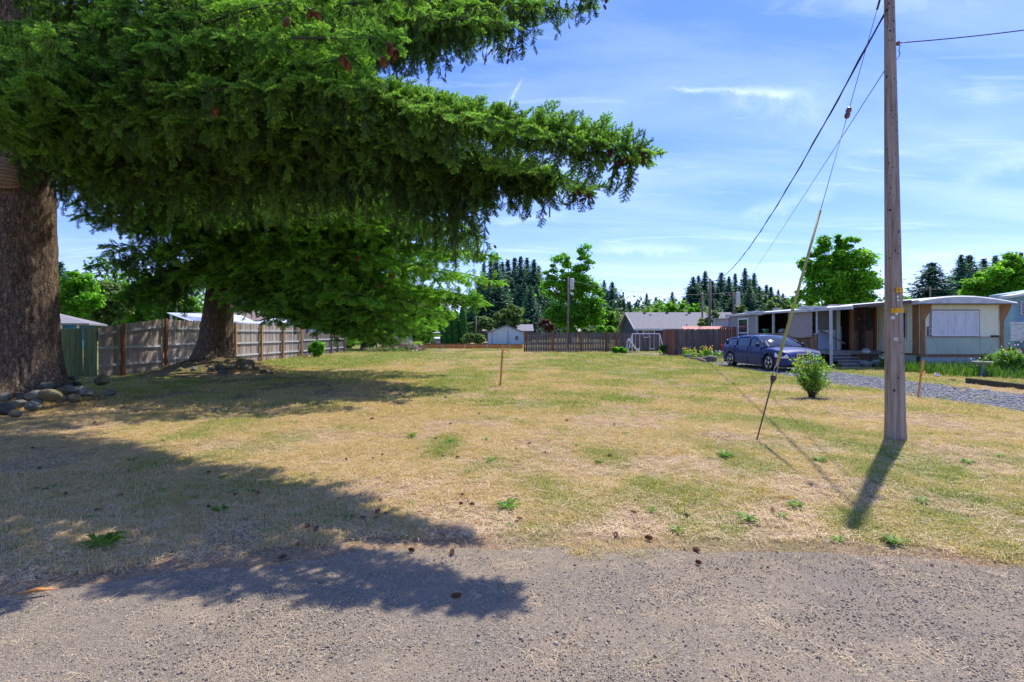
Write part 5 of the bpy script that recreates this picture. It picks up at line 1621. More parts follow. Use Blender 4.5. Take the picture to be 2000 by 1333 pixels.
corrug(mh, 'skirting', 'x', XH, XH + W, YF + .02, .0, .56, M['skirt'])
corrug(mh, 'skirting', 'y', YF, 26.6, XH + .02, .0, .62, M['home_green'], pitch=.15, depth=.02)
mb = MB(); mb.box(XH - .04, XH + W - .7, YF - .045, YF - .015, .54, .65); mb.build('belt_board', M['trim_brown'], mh)
mb = MB(); mb.box(XH - .055, XH - .032, YF, 26.6, .60, .67); mb.build('belt_board', M['trim_brown'], mh)
mb = MB(); mb.box(XH, XH + W, YF - .04, YF - .016, 1.385, 1.425); mb.build('seam_strip', M['board_grey'], mh)
# corner posts with brackets
for x0, sg in ((XH + .16, -1), (XH + W + .0, 1)):
    mb = MB()
    xa, xb = (XH - .02, XH + .20) if sg < 0 else (XH + W - .10, XH + W + .04)
    mb.box(xa, xb, YF - .06, YF - .042, .65, 2.62); mb.build('corner_board', M['trim_brown'], mh)
    mb = MB()
    if sg < 0:
        mb.prism([(XH - .02, 2.2), (XH + .20, 2.2), (XH + .46, 2.66), (XH + .46, 2.84), (XH - .02, 2.84)], YF - .068, YF - .044)
    else:
        mb.prism([(XH + W - .12, 2.1), (XH + W + .04, 2.1), (XH + W + .36, 2.74), (XH + W + .36, 2.84), (XH + W - .12, 2.84)], YF - .068, YF - .044)
    mb.build('bracket_board', M['trim_brown'], mh)
mb = MB(); mb.box(XH - .062, XH - .035, YF + .0, YF + .34, .66, 2.86); mb.build('corner_board', M['trim_brown'], mh)
# curved roof
vs, fs = [], []
prof = []
for i in range(17):
    t = i / 16; x = XH - .30 + (W + .66) * t
    zt = 2.93 + .25 * math.sin(math.pi * min(1, t / .98)) ** .9 * (1 - .12 * t) + (.08 * (1 - t))
    prof.append((x, zt))
for yy_ in (YF - .38, YF - .3, YB + .2):
    for x, z in prof: vs.append((x, yy_, z - (.06 if yy_ < YF - .35 else 0)))
for j_ in range(2):
    for i in range(16):
        a_ = j_ * 17 + i; fs.append((a_, a_ + 1, a_ + 18, a_ + 17))
o = mesh_obj('roof', vs, fs, M['fascia'], mh, True)
vs, fs = [], []
for yy_, dz in ((YF - .38, -.06), (YF - .40, -.06)):
    pass
mb = MB()
for i in range(16):
    (x0, z0), (x1, z1) = prof[i], prof[i + 1]
    zb = 2.84
    mb.add([(x0, YF - .385, zb), (x1, YF - .385, zb), (x1, YF - .385, z1 - .07), (x0, YF - .385, z0 - .07), (x0, YF - .365, zb), (x1, YF - .365, zb), (x1, YF - .365, z1 - .07), (x0, YF - .365, z0 - .07)],
           [(0, 1, 2, 3), (7, 6, 5, 4), (0, 4, 5, 1)])
mb.build('roof_fascia', M['fascia'], mh)
mb = MB(); mb.box(XH - .30, XH + W + .36, YF - .40, YF - .387, 2.835, 2.865); mb.build('drip_edge', M['board_dark'], mh)
mb = MB(); mb.box(XH - .3, XH + W + .36, YF - .36, YF, 2.825, 2.838); mb.build('soffit', M['board_grey'], mh)
mb = MB(); mb.box(XH - .32, XH - .29, YF - .38, YB, 2.84, 2.98); mb.build('side_fascia', M['fascia'], mh)
# wide window
wx0, wx1, wz0, wz1 = XH + .48, XH + 2.55, 1.45, 2.56
fr_ = MB().box(wx0 - .06, wx1 + .06, YF - .05, YF - .016, wz0 - .06, wz1 + .06).build('window', M['plywood'], mh)
MB().box(wx0, wx1, YF - .062, YF - .052, wz0, wz1).build('curtained_pane', M['glass_curtain'], fr_)
for xx in (wx0, wx0 + .50, wx0 + .98, wx0 + 1.04, wx0 + 1.52, wx1 - .04):
    MB().box(xx, xx + .035, YF - .075, YF - .064, wz0, wz1).build('frame_bar', M['white'], fr_)
for zz_ in (wz0, wz1 - .04):
    MB().box(wx0, wx1, YF - .079, YF - .066, zz_, zz_ + .04).build('frame_bar', M['white'], fr_)
o = MB().box(XH + .31, XH + .50, YF - .06, YF - .02, 1.46, 1.86).build('window', M['board_dark'], mh)
MB().box(XH + .345, XH + .465, YF - .07, YF - .062, 1.50, 1.82).build('pane', M['fascia'], o)
MB().box(XH + .385, XH + .425, YF - .078, YF - .072, 1.54, 1.78).build('emblem', M['black'], o)
MB().box(XH + 3.12, XH + 3.42, YF - .10, YF - .02, 1.40, 1.48).build('vent_hood', M['black'], mh)
# side window seen behind the pole
o = MB().box(XH - .06, XH - .034, 23.3, 23.62, 1.3, 2.55).build('window', M['fascia'], mh)
MB().box(XH - .068, XH - .062, 23.36, 23.56, 1.36, 2.49).build('pane', M['glass'], o)
for z in (.30,):
    MB().box(XH - .02, XH + .0, 22.95, 23.4, .15, .5).build('access_hatch', M['home_green'], mh)
MB().box(XH - .045, XH + .01, YF - .045, 22.74, .02, .55).build('corner_board', M['timber_dark'], mh)

# porch
XP = 15.25
po = thing('porch', (XP, 24, 0), 'enclosed wooden porch with sagging flat roof along the mobile home, shade and dark openings', 'porch')
# roof: slopes from the home wall to the outer edge
mb = MB()
mb.add([(XP - .15, YF + .1, 2.72), (XH - .3, YF + .1, 2.94), (XH - .3, 36.2, 2.96), (XP - .15, 36.2, 2.80), (XP - .15, YF + .1, 2.77), (XH - .3, YF + .1, 3.0), (XH - .3, 36.2, 3.02), (XP - .15, 36.2, 2.85)],
       [(3, 2, 1, 0), (4, 5, 6, 7), (0, 1, 5, 4), (1, 2, 6, 5), (2, 3, 7, 6), (3, 0, 4, 7)])
mb.build('roof', M['plywood'], po)
mb = MB(); mb.beam((XP - .18, YF + .05, 2.70), (XP - .18, 27.5, 2.73), .07, .13); mb.build('gutter', M['fascia'], po)
mb = MB(); mb.beam((XP - .18, 27.5, 2.74), (XP - .18, 36.2, 2.82), .04, .09); mb.build('eave_board', M['fascia'], po)
mb = MB(); mb.beam((XP - .15, YF + .08, 2.76), (XH - .32, YF + .08, 2.98), .04, .13); mb.build('eave_board', M['board_dark'], po)
r = np.random.default_rng(9)
for k in range(14):
    y = r.uniform(24, 35.5); x = r.uniform(XP, XP + 1.2)
    MB().box(x, x + r.uniform(.2, .5), y, y + r.uniform(.2, .6), 2.9, 2.9 + r.uniform(.04, .12)).build('roof_debris', M['fascia'], po)
# free-standing white post
mb = MB(); mb.beam((15.1, 24.2, 0), (14.98, 24.05, 2.66), .13, .13); mb.build('post', M['fascia'], po)
# deck and steps
MB().box(XP, XH - .05, 24.9, 36, .55, .72).build('deck', M['step'], po)
for k in range(5):
    x0, x1 = 15.3 - .02 * k, 16.25 + .19 * k
    y0 = 24.85 - .30 * (k + 1)
    MB().box(x0, x1, y0, y0 + .33, .58 - .14 * k - .04, .58 - .14 * k).build('step', M['step'], po)
    MB().box(x0 + .01, x1 - .01, y0 + .03, y0 + .05, .44 - .14 * k, .58 - .14 * k - .042).build('riser', M['board_dark'], po)
# outer wall along x = XP
def pw(name, y0, y1, z0, z1, m, x=XP, t=.04):
    return MB().box(x, x + t, y0, y1, z0, z1).build(name, m, po)
pw('wall_panel', 31.9, 35.9, .1, 2.74, M['plywood'])
o = MB().box(XP - .03, XP - .002, 33.0, 34.5, .9, 2.55).build('window', M['white'], po)
MB().box(XP - .04, XP - .032, 33.15, 34.35, 1.62, 2.45).build('pane', M['glass'], o)
MB().box(XP - .04, XP - .032, 33.15, 34.35, .98, 1.54).build('pane', M['glass'], o)
for k in range(int((31.9 - 25.6) / .15)):
    y0 = 25.6 + .15 * k
    pw('plank', y0 + .004, y0 + .146, .15, 1.50 + r.normal(0, .005), M['plank_brown'])
pw('sill_board', 25.6, 31.9, 1.50, 1.56, M['board_grey'], XP - .03, .08)
for y0 in (31.85, 29.85, 28.05, 25.55):
    pw('stud', y0, y0 + .12, 1.56, 2.72, M['fascia'], XP - .02, .10)
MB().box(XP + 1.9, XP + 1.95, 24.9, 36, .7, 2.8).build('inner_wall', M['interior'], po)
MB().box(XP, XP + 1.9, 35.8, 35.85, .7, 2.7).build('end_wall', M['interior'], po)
# mauve shade with a sagging hem
vs, fs = [], []
nn = 24
for i in range(nn + 1):
    y = 25.9 + 2.25 * i / nn
    for jz in range(9):
        f = jz / 8; zb_ = 1.40 - .10 * math.sin(math.pi * i / nn) + .05 * (i / nn)
        z = 2.70 + (zb_ - 2.70) * f
        vs.append((XP - .06 - .02 * math.sin(f * 22) - .05 * f * math.sin(math.pi * i / nn), y, z))
for i in range(nn):
    for jz in range(8):
        a_ = i * 9 + jz; fs.append((a_, a_ + 1, a_ + 10, a_ + 9))
mesh_obj('roller_shade', vs, fs, M['shade'], po, True)
# screen door panel facing the road, and the side vestibule with door and wreath
MB().box(XP + .02, XP + .86, 25.5, 25.54, 1.72, 2.66).build('screen_panel', M['teal_glass'], po)
MB().box(XP + .02, XP + .86, 25.5, 25.545, .75, 1.66).build('lower_panel', M['blue_panel'], po)
MB().box(XP + .02, XP + .86, 25.48, 25.55, 1.66, 1.72).build('rail', M['fascia'], po)
mb = MB(); mb.beam((XP + .05, 25.4, 1.72), (XP + .95, 24.9, 1.05), .04, .07); mb.build('handrail', M['board_dark'], po)
MB().box(XP + .92, XP + 1.10, 25.5, 25.6, .72, 2.7).build('wall_panel', M['home_green'], po)
MB().box(XP + 1.10, XP + 1.42, 25.9, 25.94, .75, 1.9).build('lower_panel', M['blue_panel'], po)
MB().box(XP + 1.02, XP + 1.45, 26.2, 26.25, .7, 2.75).build('wall_panel', M['door_brown'], po)
MB().box(16.72, 16.86, 25.25, 25.4, .6, 2.78).build('post', M['trim_brown'], po)
MB().box(17.86, 17.96, 25.2, 25.32, .6, 2.84).build('post', M['post_rust'], po)
MB().box(16.86, 17.86, 25.34, 25.38, 1.72, 2.80).build('door_panel', M['door_brown'], po)
for k in range(7):
    MB().box(16.87 + .141 * k, 16.87 + .141 * k + .134, 25.31, 25.335, .74, 1.70).build('plank', M['plank_brown'], po)
for k in range(9):
    MB().box(16.45 + .155 * k, 16.45 + .155 * k + .148, 25.1, 25.125, .05, .66).build('plank', M['plank_brown'], po)
MB().box(17.56, 17.74, 25.30, 25.33, 1.75, 2.62).build('window', M['teal_glass'], po)
# things on the porch
def ring_tube(c, R_, r_, n=20, axis='y'):
    mb = MB(); pts = []
    for i in range(n + 1):
        t = 2 * math.pi * i / n
        pts.append(Vector(c) + Vector((math.cos(t) * R_, 0, math.sin(t) * R_)))
    mb.tube(pts, r_, 6, cap=False); return mb
wr = thing('wall_ornament', (17.3, 25.30, 2.3), 'round pale openwork ornament hanging on the dark porch door', 'ornament')
ring_tube((17.3, 25.29, 2.28), .15, .015).build('ring', M['fascia'], wr, True)
ring_tube((17.3, 25.28, 2.28), .06, .015).build('ring', M['fascia'], wr, True)
for k in range(8):
    t = k * math.pi / 4; mb = MB(); mb.tube([(17.3 + math.cos(t) * .06, 25.285, 2.28 + math.sin(t) * .06), (17.3 + math.cos(t) * .15, 25.285, 2.28 + math.sin(t) * .15)], .011, 5); mb.build('spoke', M['fascia'], wr)
for k in range(3):
    mb = MB(); mb.tube([(17.2 + .1 * k, 25.285, 2.42), (17.19 + .11 * k, 25.285, 2.53)], .014, 5); mb.build('spoke', M['fascia'], wr)
tb = thing('plastic_tub', (15.5, 31.2, 1.56), 'green plastic tub on the porch sill in the left dark opening', 'tub')
mb = MB(); mb.lathe((15.5, 31.2, 1.56), [(.16, 0), (.22, .22), (.24, .22), (.24, .26), (.2, .26), (.15, .03)], 16); mb.build('body', M['green_tub'], tb, True)
tb = thing('storage_bag', (15.5, 29.3, 1.56), 'pale rounded bundle on the porch sill in the middle dark opening', 'bundle')
mb = MB(); mb.lathe((15.5, 29.3, 1.56), [(.14, 0), (.24, .08), (.22, .18), (.10, .26), (.03, .27)], 14); mb.build('body', M['terracotta'], tb, True)
gl = thing('kettle_grill', (16.6, 24.2, 0), 'small round grill with pale blue-grey lid on a post beside the porch steps', 'grill')
mb = MB(); mb.lathe((16.6, 24.0, .62), [(.09, 0), (.155, .05), (.17, .12), (.17, .13)], 16); mb.build('bowl', M['fascia'], gl, True)
mb = MB(); mb.lathe((16.6, 24.0, .75), [(.172, 0), (.16, .05), (.11, .10), (.03, .12)], 16); mb.build('lid', M['terracotta'], gl, True)
mb = MB(); mb.tube([(16.6, 24.0, 0), (16.6, 24.0, .63)], .03, 8); mb.build('leg', M['rust'], gl)
for dx in (-.2, .2):
    MB().box(16.6 + dx - .02, 16.6 + dx + .02, 24.25, 24.29, 0, .55).build('leg', M['post_rust'], gl)
for px, d, rr, hh, lb in ((1693, 23.6, .30, .26, 'wide shallow grey planter on the ground right of the porch steps'), (1716, 23.4, .24, .34, 'deep pale green pot next to the shallow planter, left of the near pole')):
    x = (px - 1000) / 1000 * d
    pt = thing('planter', (x, d, 0), lb, 'planter')
    mb = MB(); mb.lathe((x, d, 0), [(rr * .55, 0), (rr * .9, hh * .75), (rr, hh), (rr * .92, hh), (rr * .85, hh * .85)], 18); mb.build('pot', M['terracotta'], pt, True)
    mb = MB(); mb.lathe((x, d, hh * .8), [(rr * .86, 0), (.01, .03)], 14); mb.build('soil', M['dirt'], pt)

# ------------------------------------------------------------------ parked blue wagon
car = thing('parked_car', (11.35, 22.75, 0), 'dark blue station wagon parked on the gravel drive beside the porch', 'car', rz=math.atan2(-3.0, .30))
# local frame: +x forward, +y left, z up; wheels at x=+-1.51
HW = .93
def lerp(a, b, t): return a + (b - a) * t
def pl(x, pts):
    for (x0, v0), (x1, v1) in zip(pts, pts[1:]):
        if x <= x1: return v0 + (v1 - v0) * max(0, (x - x0)) / (x1 - x0)
    return pts[-1][1]
XF, XR = 2.50, -2.52
def halfw(x):
    return pl(x, [(XR, .66), (-2.45, .78), (-2.2, .885), (-1.6, .93), (1.5, .935), (2.0, .91), (2.3, .84), (2.45, .70), (XF, .52)])
def belt(x):
    return pl(x, [(XR, .92), (-2.3, 1.02), (-1.9, 1.03), (0, 1.0), (.9, .965), (1.6, .93), (2.2, .86), (2.42, .78), (XF, .62)])
def zlow(x):
    z = pl(x, [(XR, .42), (-2.3, .30), (-1, .23), (1, .23), (2.1, .24), (XF, .33)])
    for wx in (-1.51, 1.51):
        dx = abs(x - wx)
        if dx < .40: z = max(z, .35 + math.sqrt(.40 ** 2 - dx ** 2))
    return z
def ztop(x):
    return pl(x, [(XR, .93), (-2.2, 1.05), (0, 1.02), (.85, 1.0), (1.5, .97), (2.1, .90), (2.35, .82), (XF, .63)])
xs = sorted(set(list(np.linspace(XR, XF, 61)) + [w_ + .40 * math.cos(t) for w_ in (-1.51, 1.51) for t in np.linspace(0, math.pi, 15)]))
rows = 9
vs, fs = [], []
for x in xs:
    hw, zl, zb_, zt_ = halfw(x), zlow(x), belt(x), ztop(x)
    ring = [(hw * .96, zl), (hw * .995, lerp(zl, zb_, .3)), (hw, lerp(zl, zb_, .6)), (hw * .985, lerp(zl, zb_, .85)), (hw * .95, zb_), (hw * .80, zt_ + .0), (hw * .45, zt_ + .025), (0, zt_ + .035)]
    full = [(x, y, z) for y, z in ring] + [(x, -y, z) for y, z in ring[-2::-1]]
    vs += full
m_ = 15
for i in range(len(xs) - 1):
    for k in range(m_ - 1):
        a_ = i * m_ + k; fs.append((a_, a_ + 1, a_ + m_ + 1, a_ + m_))
fs.append(tuple(range(m_ - 1, -1, -1))); fs.append(tuple((len(xs) - 1) * m_ + k for k in range(m_)))
body = bpy.data.meshes.new('body'); body.from_pydata(vs, [], fs); body.materials.append(M['car_blue'])
body.polygons.foreach_set('use_smooth', [True] * len(body.polygons))
bo = bpy.data.objects.new('body', body); link(bo, car)
sb = bo.modifiers.new('split', 'EDGE_SPLIT'); sb.split_angle = R(38)
def cpart(mb, name, m, parent=None, smooth=False):
    me = bpy.data.meshes.new(name); me.from_pydata([tuple(v) for v in mb.v], [], mb.f); me.materials.append(m)
    if smooth: me.polygons.foreach_set('use_smooth', [True] * len(me.polygons))
    o = bpy.data.objects.new(name, me); link(o, parent or car); return o
cpart(MB().box(-2.3, 2.25, -.80, .80, .20, .50), 'underbody', M['black'])
# greenhouse of dark glass, roof skin and pillars
def roofz(x): return pl(x, [(-2.25, 1.10), (-2.05, 1.28), (-1.7, 1.38), (-1.0, 1.455), (-.2, 1.48), (.35, 1.44), (.75, 1.30), (1.25, 1.02)])
vs, fs = [], []
gxs = list(np.linspace(-2.25, 1.25, 36))
def gsec(x):
    bw = halfw(x) * .90; rz = roofz(x); f = max(0, min(1, (rz - 1.0) / .48)); rw = lerp(bw, .66, f)
    return bw, rw, rz
for x in gxs:
    bw, rw, rz = gsec(x); zb_ = ztop(x) - .01
    rz = max(rz, zb_ + .005)
    ring = [(bw, zb_), (lerp(bw, rw, .55) + .02, lerp(zb_, rz, .55)), (rw, lerp(zb_, rz, .9)), (rw * .8, rz), (0, rz + .02)]
    vs += [(x, y, z) for y, z in ring] + [(x, -y, z) for y, z in ring[-2::-1]]
for i in range(len(gxs) - 1):
    for k in range(8):
        a_ = i * 9 + k; fs.append((a_, a_ + 1, a_ + 10, a_ + 9))
mbx = MB(); mbx.add(vs, fs); cpart(mbx, 'window_glass', M['car_glass'], None, True)
vs, fs = [], []
rxs = list(np.linspace(-2.05, .42, 26))
for x in rxs:
    bw, rw, rz = gsec(x); zb_ = ztop(x)
    e_ = .012
    ring = [(lerp(bw, rw, .86) + .022, lerp(zb_, rz, .82)), (rw + .012, lerp(zb_, rz, .93) + e_), (rw * .8, rz + e_ + .003), (0, rz + .02 + e_)]
    vs += [(x, y, z) for y, z in ring] + [(x, -y, z) for y, z in ring[-2::-1]]
for i in range(len(rxs) - 1):
    for k in range(6):
        a_ = i * 7 + k; fs.append((a_, a_ + 1, a_ + 8, a_ + 7))
mbx = MB(); mbx.add(vs, fs); cpart(mbx, 'roof', M['car_blue'], None, True)
for sg in (-1, 1):
    def gp(x, f, o_=.018):
        bw, rw, rz = gsec(x); zb_ = ztop(x); return Vector((x, sg * (lerp(bw, rw, f) + o_ + (.02 if .2 < f < .8 else 0)), lerp(zb_, rz, f * .92)))
    for nm, xa, xb, w_ in (('pillar', 1.22, .42, .045), ('pillar', .02, -.05, .045), ('pillar', -1.02, -1.12, .05), ('pillar', -1.95, -2.0, .12)):
        mbx = MB(); mbx.tube([gp(xa, 0), gp(lerp(xa, xb, .5), .5), gp(xb, .95)] if xa != 1.22 else [Vector((1.22, sg * halfw(1.22) * .90, ztop(1.22))), Vector((.85, sg * (.78), 1.24)), Vector((.42, sg * .70, 1.42))], w_ / 2, 6, flat=.7)
        cpart(mbx, nm, M['car_blue'], None, True)
    mbx = MB(); mbx.tube([(.30, sg * .60, 1.49), (.2, sg * .60, 1.535), (-.7, sg * .60, 1.55), (-1.6, sg * .58, 1.47), (-1.7, sg * .58, 1.42)], .016, 6); cpart(mbx, 'roof_rail', M['black'], None, True)
    mbx = MB(); mbx.lathe((0, 0, 0), [(.02, -.07), (.075, -.05), (.085, .02), (.06, .07), (.01, .08)], 10, Matrix.Translation((.92, sg * 1.02, 1.08)) @ Matrix.Rotation(R(90), 4, 'X') @ Matrix.Diagonal((.7, 1, 1.2, 1)))
    o = cpart(mbx, 'wing_mirror', M['black'], None, True)
    # headlight, tail lamp, door lines, handles
    mbx = MB(); pts = [(2.46, .64, .58), (2.30, .84, .57), (1.93, .915, .62), (1.92, .90, .79), (2.18, .86, .80), (2.41, .70, .745)]
    out = [Vector((x + .02, sg * (y + .012), z)) for x, y, z in pts]; inn = [Vector((x - .06, sg * (y - .06), z)) for x, y, z in pts]
    k = len(pts); mbx.add(out + inn, [tuple(range(k)), tuple(range(2 * k - 1, k - 1, -1))] + [(i, k + i, k + (i + 1) % k, (i + 1) % k) for i in range(k)])
    cpart(mbx, 'headlight', M['lamp_glass'] if sg < 0 else M['lamp_yellow'])
    mbx = MB(); mbx.beam((-2.50, sg * .74, .80), (-2.34, sg * .86, 1.00), .10, .10); cpart(mbx, 'tail_lamp', M['red_lamp'])
    for xd in (1.02, -.02, -1.08):
        mbx = MB()
        for z0, z1 in ((.27, .98),):
            y_ = halfw(xd)
            mbx.box(xd - .004, xd + .004, min(sg * y_ * .97, sg * (y_ + .002)), max(sg * y_ * .97, sg * (y_ + .002)), z0 if xd > -1 else .60, z1)
        cpart(mbx, 'door_gap', M['black'])
    for xd in (.16, -.88):
        mbx = MB(); y_ = halfw(xd); mbx.box(xd - .10, xd + .10, min(sg * y_ * .99, sg * (y_ + .025)), max(sg * y_ * .99, sg * (y_ + .025)), .86, .895); cpart(mbx, 'door_handle', M['car_blue'])
    mbx = MB(); mbx.beam((1.05, sg * .945, .50), (-1.05, sg * .94, .52), .015, .055); cpart(mbx, 'side_moulding', M['car_blue'])
    for wx in (1.51, -1.51):
        wr_ = bpy.data.objects.new('wheel', None); link(wr_, car); wr_.location = (wx, sg * .80, .355)
        T_ = Matrix.Rotation(R(-90 * sg), 4, 'X')
        mbx = MB(); mbx.lathe((0, 0, 0), [(.22, -.10), (.325, -.105), (.352, -.07), (.355, .05), (.34, .095), (.245, .11), (.235, .07)], 32, T_); cpart(mbx, 'tyre', M['rubber'], wr_, True)
        mbx = MB(); mbx.lathe((0, 0, 0), [(.245, .108), (.238, .09), (.22, .03), (.05, .02), (.01, .02)], 28, T_); cpart(mbx, 'rim_barrel', M['black'], wr_, True)
        mbx = MB(); mbx.lathe((0, 0, 0), [(.238, .104), (.25, .115), (.232, .122), (.22, .10)], 28, T_); mbx.lathe((0, 0, 0), [(.07, .06), (.065, .11), (.03, .12), (.005, .12)], 14, T_)
        for k in range(5):
            t = k * 2 * math.pi / 5 + .3
            mbx.add([T_ @ Vector(v) for v in ((math.cos(t - .30) * .06, math.sin(t - .30) * .06, .105), (math.cos(t + .30) * .06, math.sin(t + .30) * .06, .105), (math.cos(t + .21) * .235, math.sin(t + .21) * .235, .112), (math.cos(t - .21) * .235, math.sin(t - .21) * .235, .112),
                     (math.cos(t - .30) * .06, math.sin(t - .30) * .06, .06), (math.cos(t + .30) * .06, math.sin(t + .30) * .06, .06), (math.cos(t + .21) * .235, math.sin(t + .21) * .235, .08), (math.cos(t - .21) * .235, math.sin(t - .21) * .235, .08))],
                    [(0, 1, 2, 3), (7, 6, 5, 4), (0, 4, 5, 1), (1, 5, 6, 2), (2, 6, 7, 3), (3, 7, 4, 0)])
        cpart(mbx, 'rim', M['alloy'], wr_)
        mbx = MB(); pts = [Vector((wx + .405 * math.cos(t), sg * (halfw(wx) + .012), .355 + .405 * math.sin(t))) for t in np.linspace(.0, math.pi, 15)]
        mbx.tube(pts, .016, 5); cpart(mbx, 'wheel_arch_lip', M['car_blue'], None, True)
mbx = MB(); mbx.box(2.40, 2.515, -.36, .36, .50, .76); gr_ = cpart(mbx, 'grille', M['chrome'])
for k in range(3):
    mbx = MB(); mbx.box(2.505, 2.525, -.32 + .22 * k, -.13 + .22 * k, .53, .73); cpart(mbx, 'grille_opening', M['black'], gr_)
mbx = MB(); mbx.box(2.40, 2.50, -.55, .55, .28, .40); cpart(mbx, 'lower_intake', M['black'])
mbx = MB(); mbx.beam((2.42, -.62, .34), (2.34, -.76, .34), .03, .10); cpart(mbx, 'fog_lamp', M['black'])

mbx = MB(); mbx.box(2.515, 2.53, -.16, .16, .40, .49); cpart(mbx, 'number_plate', M['tagwhite'])
for sg in (-.25, .30):
    mbx = MB(); mbx.beam((1.22, sg - .3, 1.05), (1.05, sg + .25, 1.13), .012, .012); cpart(mbx, 'wiper', M['black'])
mbx = MB(); mbx.tube([(2.40, -.74, .56), (2.52, -.4, .50), (2.53, .4, .50), (2.40, .74, .56)], .012, 5); cpart(mbx, 'bumper_seam', M['black'])
mbx = MB(); mbx.tube([(1.30, -.80, 1.0), (2.30, -.60, .855)], .005, 4); cpart(mbx, 'bonnet_seam', M['black'])

vs, fs = [], []
for i in range(13):
    u_ = i / 12
    for j in range(17):
        v_ = -1 + j / 8
        hw_ = lerp(.79, .64, u_) * v_
        x = lerp(1.24, .40, u_) - .16 * (abs(v_) ** 2.2) + .02
        z = lerp(1.03, 1.455, u_) + .055 * math.sin(math.pi * u_) * (1 - .3 * v_ * v_) - .02 * v_ * v_ + .012
        vs.append((x, hw_, z))
for i in range(12):
    for j in range(16):
        a_ = i * 17 + j; fs.append((a_, a_ + 1, a_ + 18, a_ + 17))
mbx = MB(); mbx.add(vs, fs); cpart(mbx, 'windscreen', M['car_glass'], None, True)
# ------------------------------------------------------------------ distant conifers
hill = [(945, 516), (958, 508), (969, 494), (981, 512), (992, 507), (1005, 503), (1017, 502), (1029, 504), (1043, 508), (1052, 520)]
for i, (px, yt) in enumerate(hill):
    conifer(px, yt, 165 + RNG.uniform(-12, 12), ORD[i] + ' tall dark conifer from the left in the stand behind the pale blue shed', 'conifers in the stand left of the tall maple')
for i, (px, yt) in enumerate(((936, 545), (950, 540), (962, 550), (975, 545), (988, 556), (1000, 548), (1012, 556), (1024, 552), (1048, 560), (1060, 556), (1072, 566))):
    conifer(px, yt, 150 + RNG.uniform(-8, 8), ORD[i] + ' lower conifer from the left fronting the stand behind the pale blue shed', 'front conifers of the stand left of the tall maple', wide=1.25)
conifer(1036, 556, 120, 'lighter green single conifer standing in front of the dark stand, left of the tall maple', wide=1.2)
for k in range(34):     # second row, lower tops: closes the stands
    px = RNG.choice([RNG.uniform(1178, 1240), RNG.uniform(1335, 1540), RNG.uniform(1335, 1540)]); yt = 588 - 22 * math.exp(-((px - 1455) / 55) ** 2) + RNG.uniform(-6, 8)
    conifer(px, yt, 132 + RNG.uniform(-8, 8), 'short second-row conifer ' + ('just right of the tall maple' if px < 1260 else 'left of the stout far pole' if px < 1386 else 'between stout pole and transformer pole' if px < 1432 else 'right of the transformer pole' if px < 1490 else 'near the big bright maple'), 'short second-row conifers right of the tall maple', wide=1.5)
grp2 = [(1180, 548), (1196, 551), (1188, 570), (1204, 574), (1217, 577), (1263, 574), (1281, 581), (1313, 571)]
for i, (px, yt) in enumerate(sorted(grp2)):
    conifer(px, yt, 175 + RNG.uniform(-10, 10), ORD[i] + ' small skyline conifer from the left between tall maple and slate roof', 'skyline conifers above the left of the slate roof')
grp3 = [(1345, 560), (1354, 541), (1364, 539), (1377, 530), (1391, 548), (1402, 562)]
for i, (px, yt) in enumerate(grp3):
    conifer(px, yt, 150 + RNG.uniform(-8, 8), ORD[i] + ' dark conifer from the left in the skyline clump by the stout far pole', 'skyline conifers by the stout pole')
grp4 = [(1409, 533), (1424, 541), (1436, 534), (1455, 525), (1464, 545), (1473, 534), (1483, 560), (1497, 557), (1506, 561), (1520, 566), (1529, 574)]
for i, (px, yt) in enumerate(grp4):
    conifer(px, yt, 140 + RNG.uniform(-8, 8), ORD[i] + ' dark conifer from the left in the tall clump behind the porch roof', 'skyline conifers behind the porch')
conifer(1820, 514, 95, 'broad blunt-topped blue-green conifer right of the near pole behind the home', wide=1.9, v=1)
for i, (px, yt) in enumerate(((1877, 499), (1893, 499), (1921, 506), (1944, 500))):
    conifer(px, yt, 120 + RNG.uniform(-5, 5), ORD[i] + ' dark pointed conifer from the left above the mobile home roof', 'pointed conifers above the mobile home', wide=1.15)
conifer(1994, 494, 125, 'dark conifer cut by the right edge of the frame')
for px, yt in ((118, 512), (150, 528), (172, 535), (128, 545)):
    conifer(px, yt, 110 + RNG.uniform(-5, 5), 'conifer tip seen in the gap right of the thickest trunk', 'conifers in the gap right of the thickest trunk')
for px, yt in ((486, 520), (505, 528), (525, 535)):
    conifer(px, yt, 90 + RNG.uniform(-5, 5), 'conifer seen just right of the leaning spruce trunk behind the fence', 'conifers right of the leaning trunk')

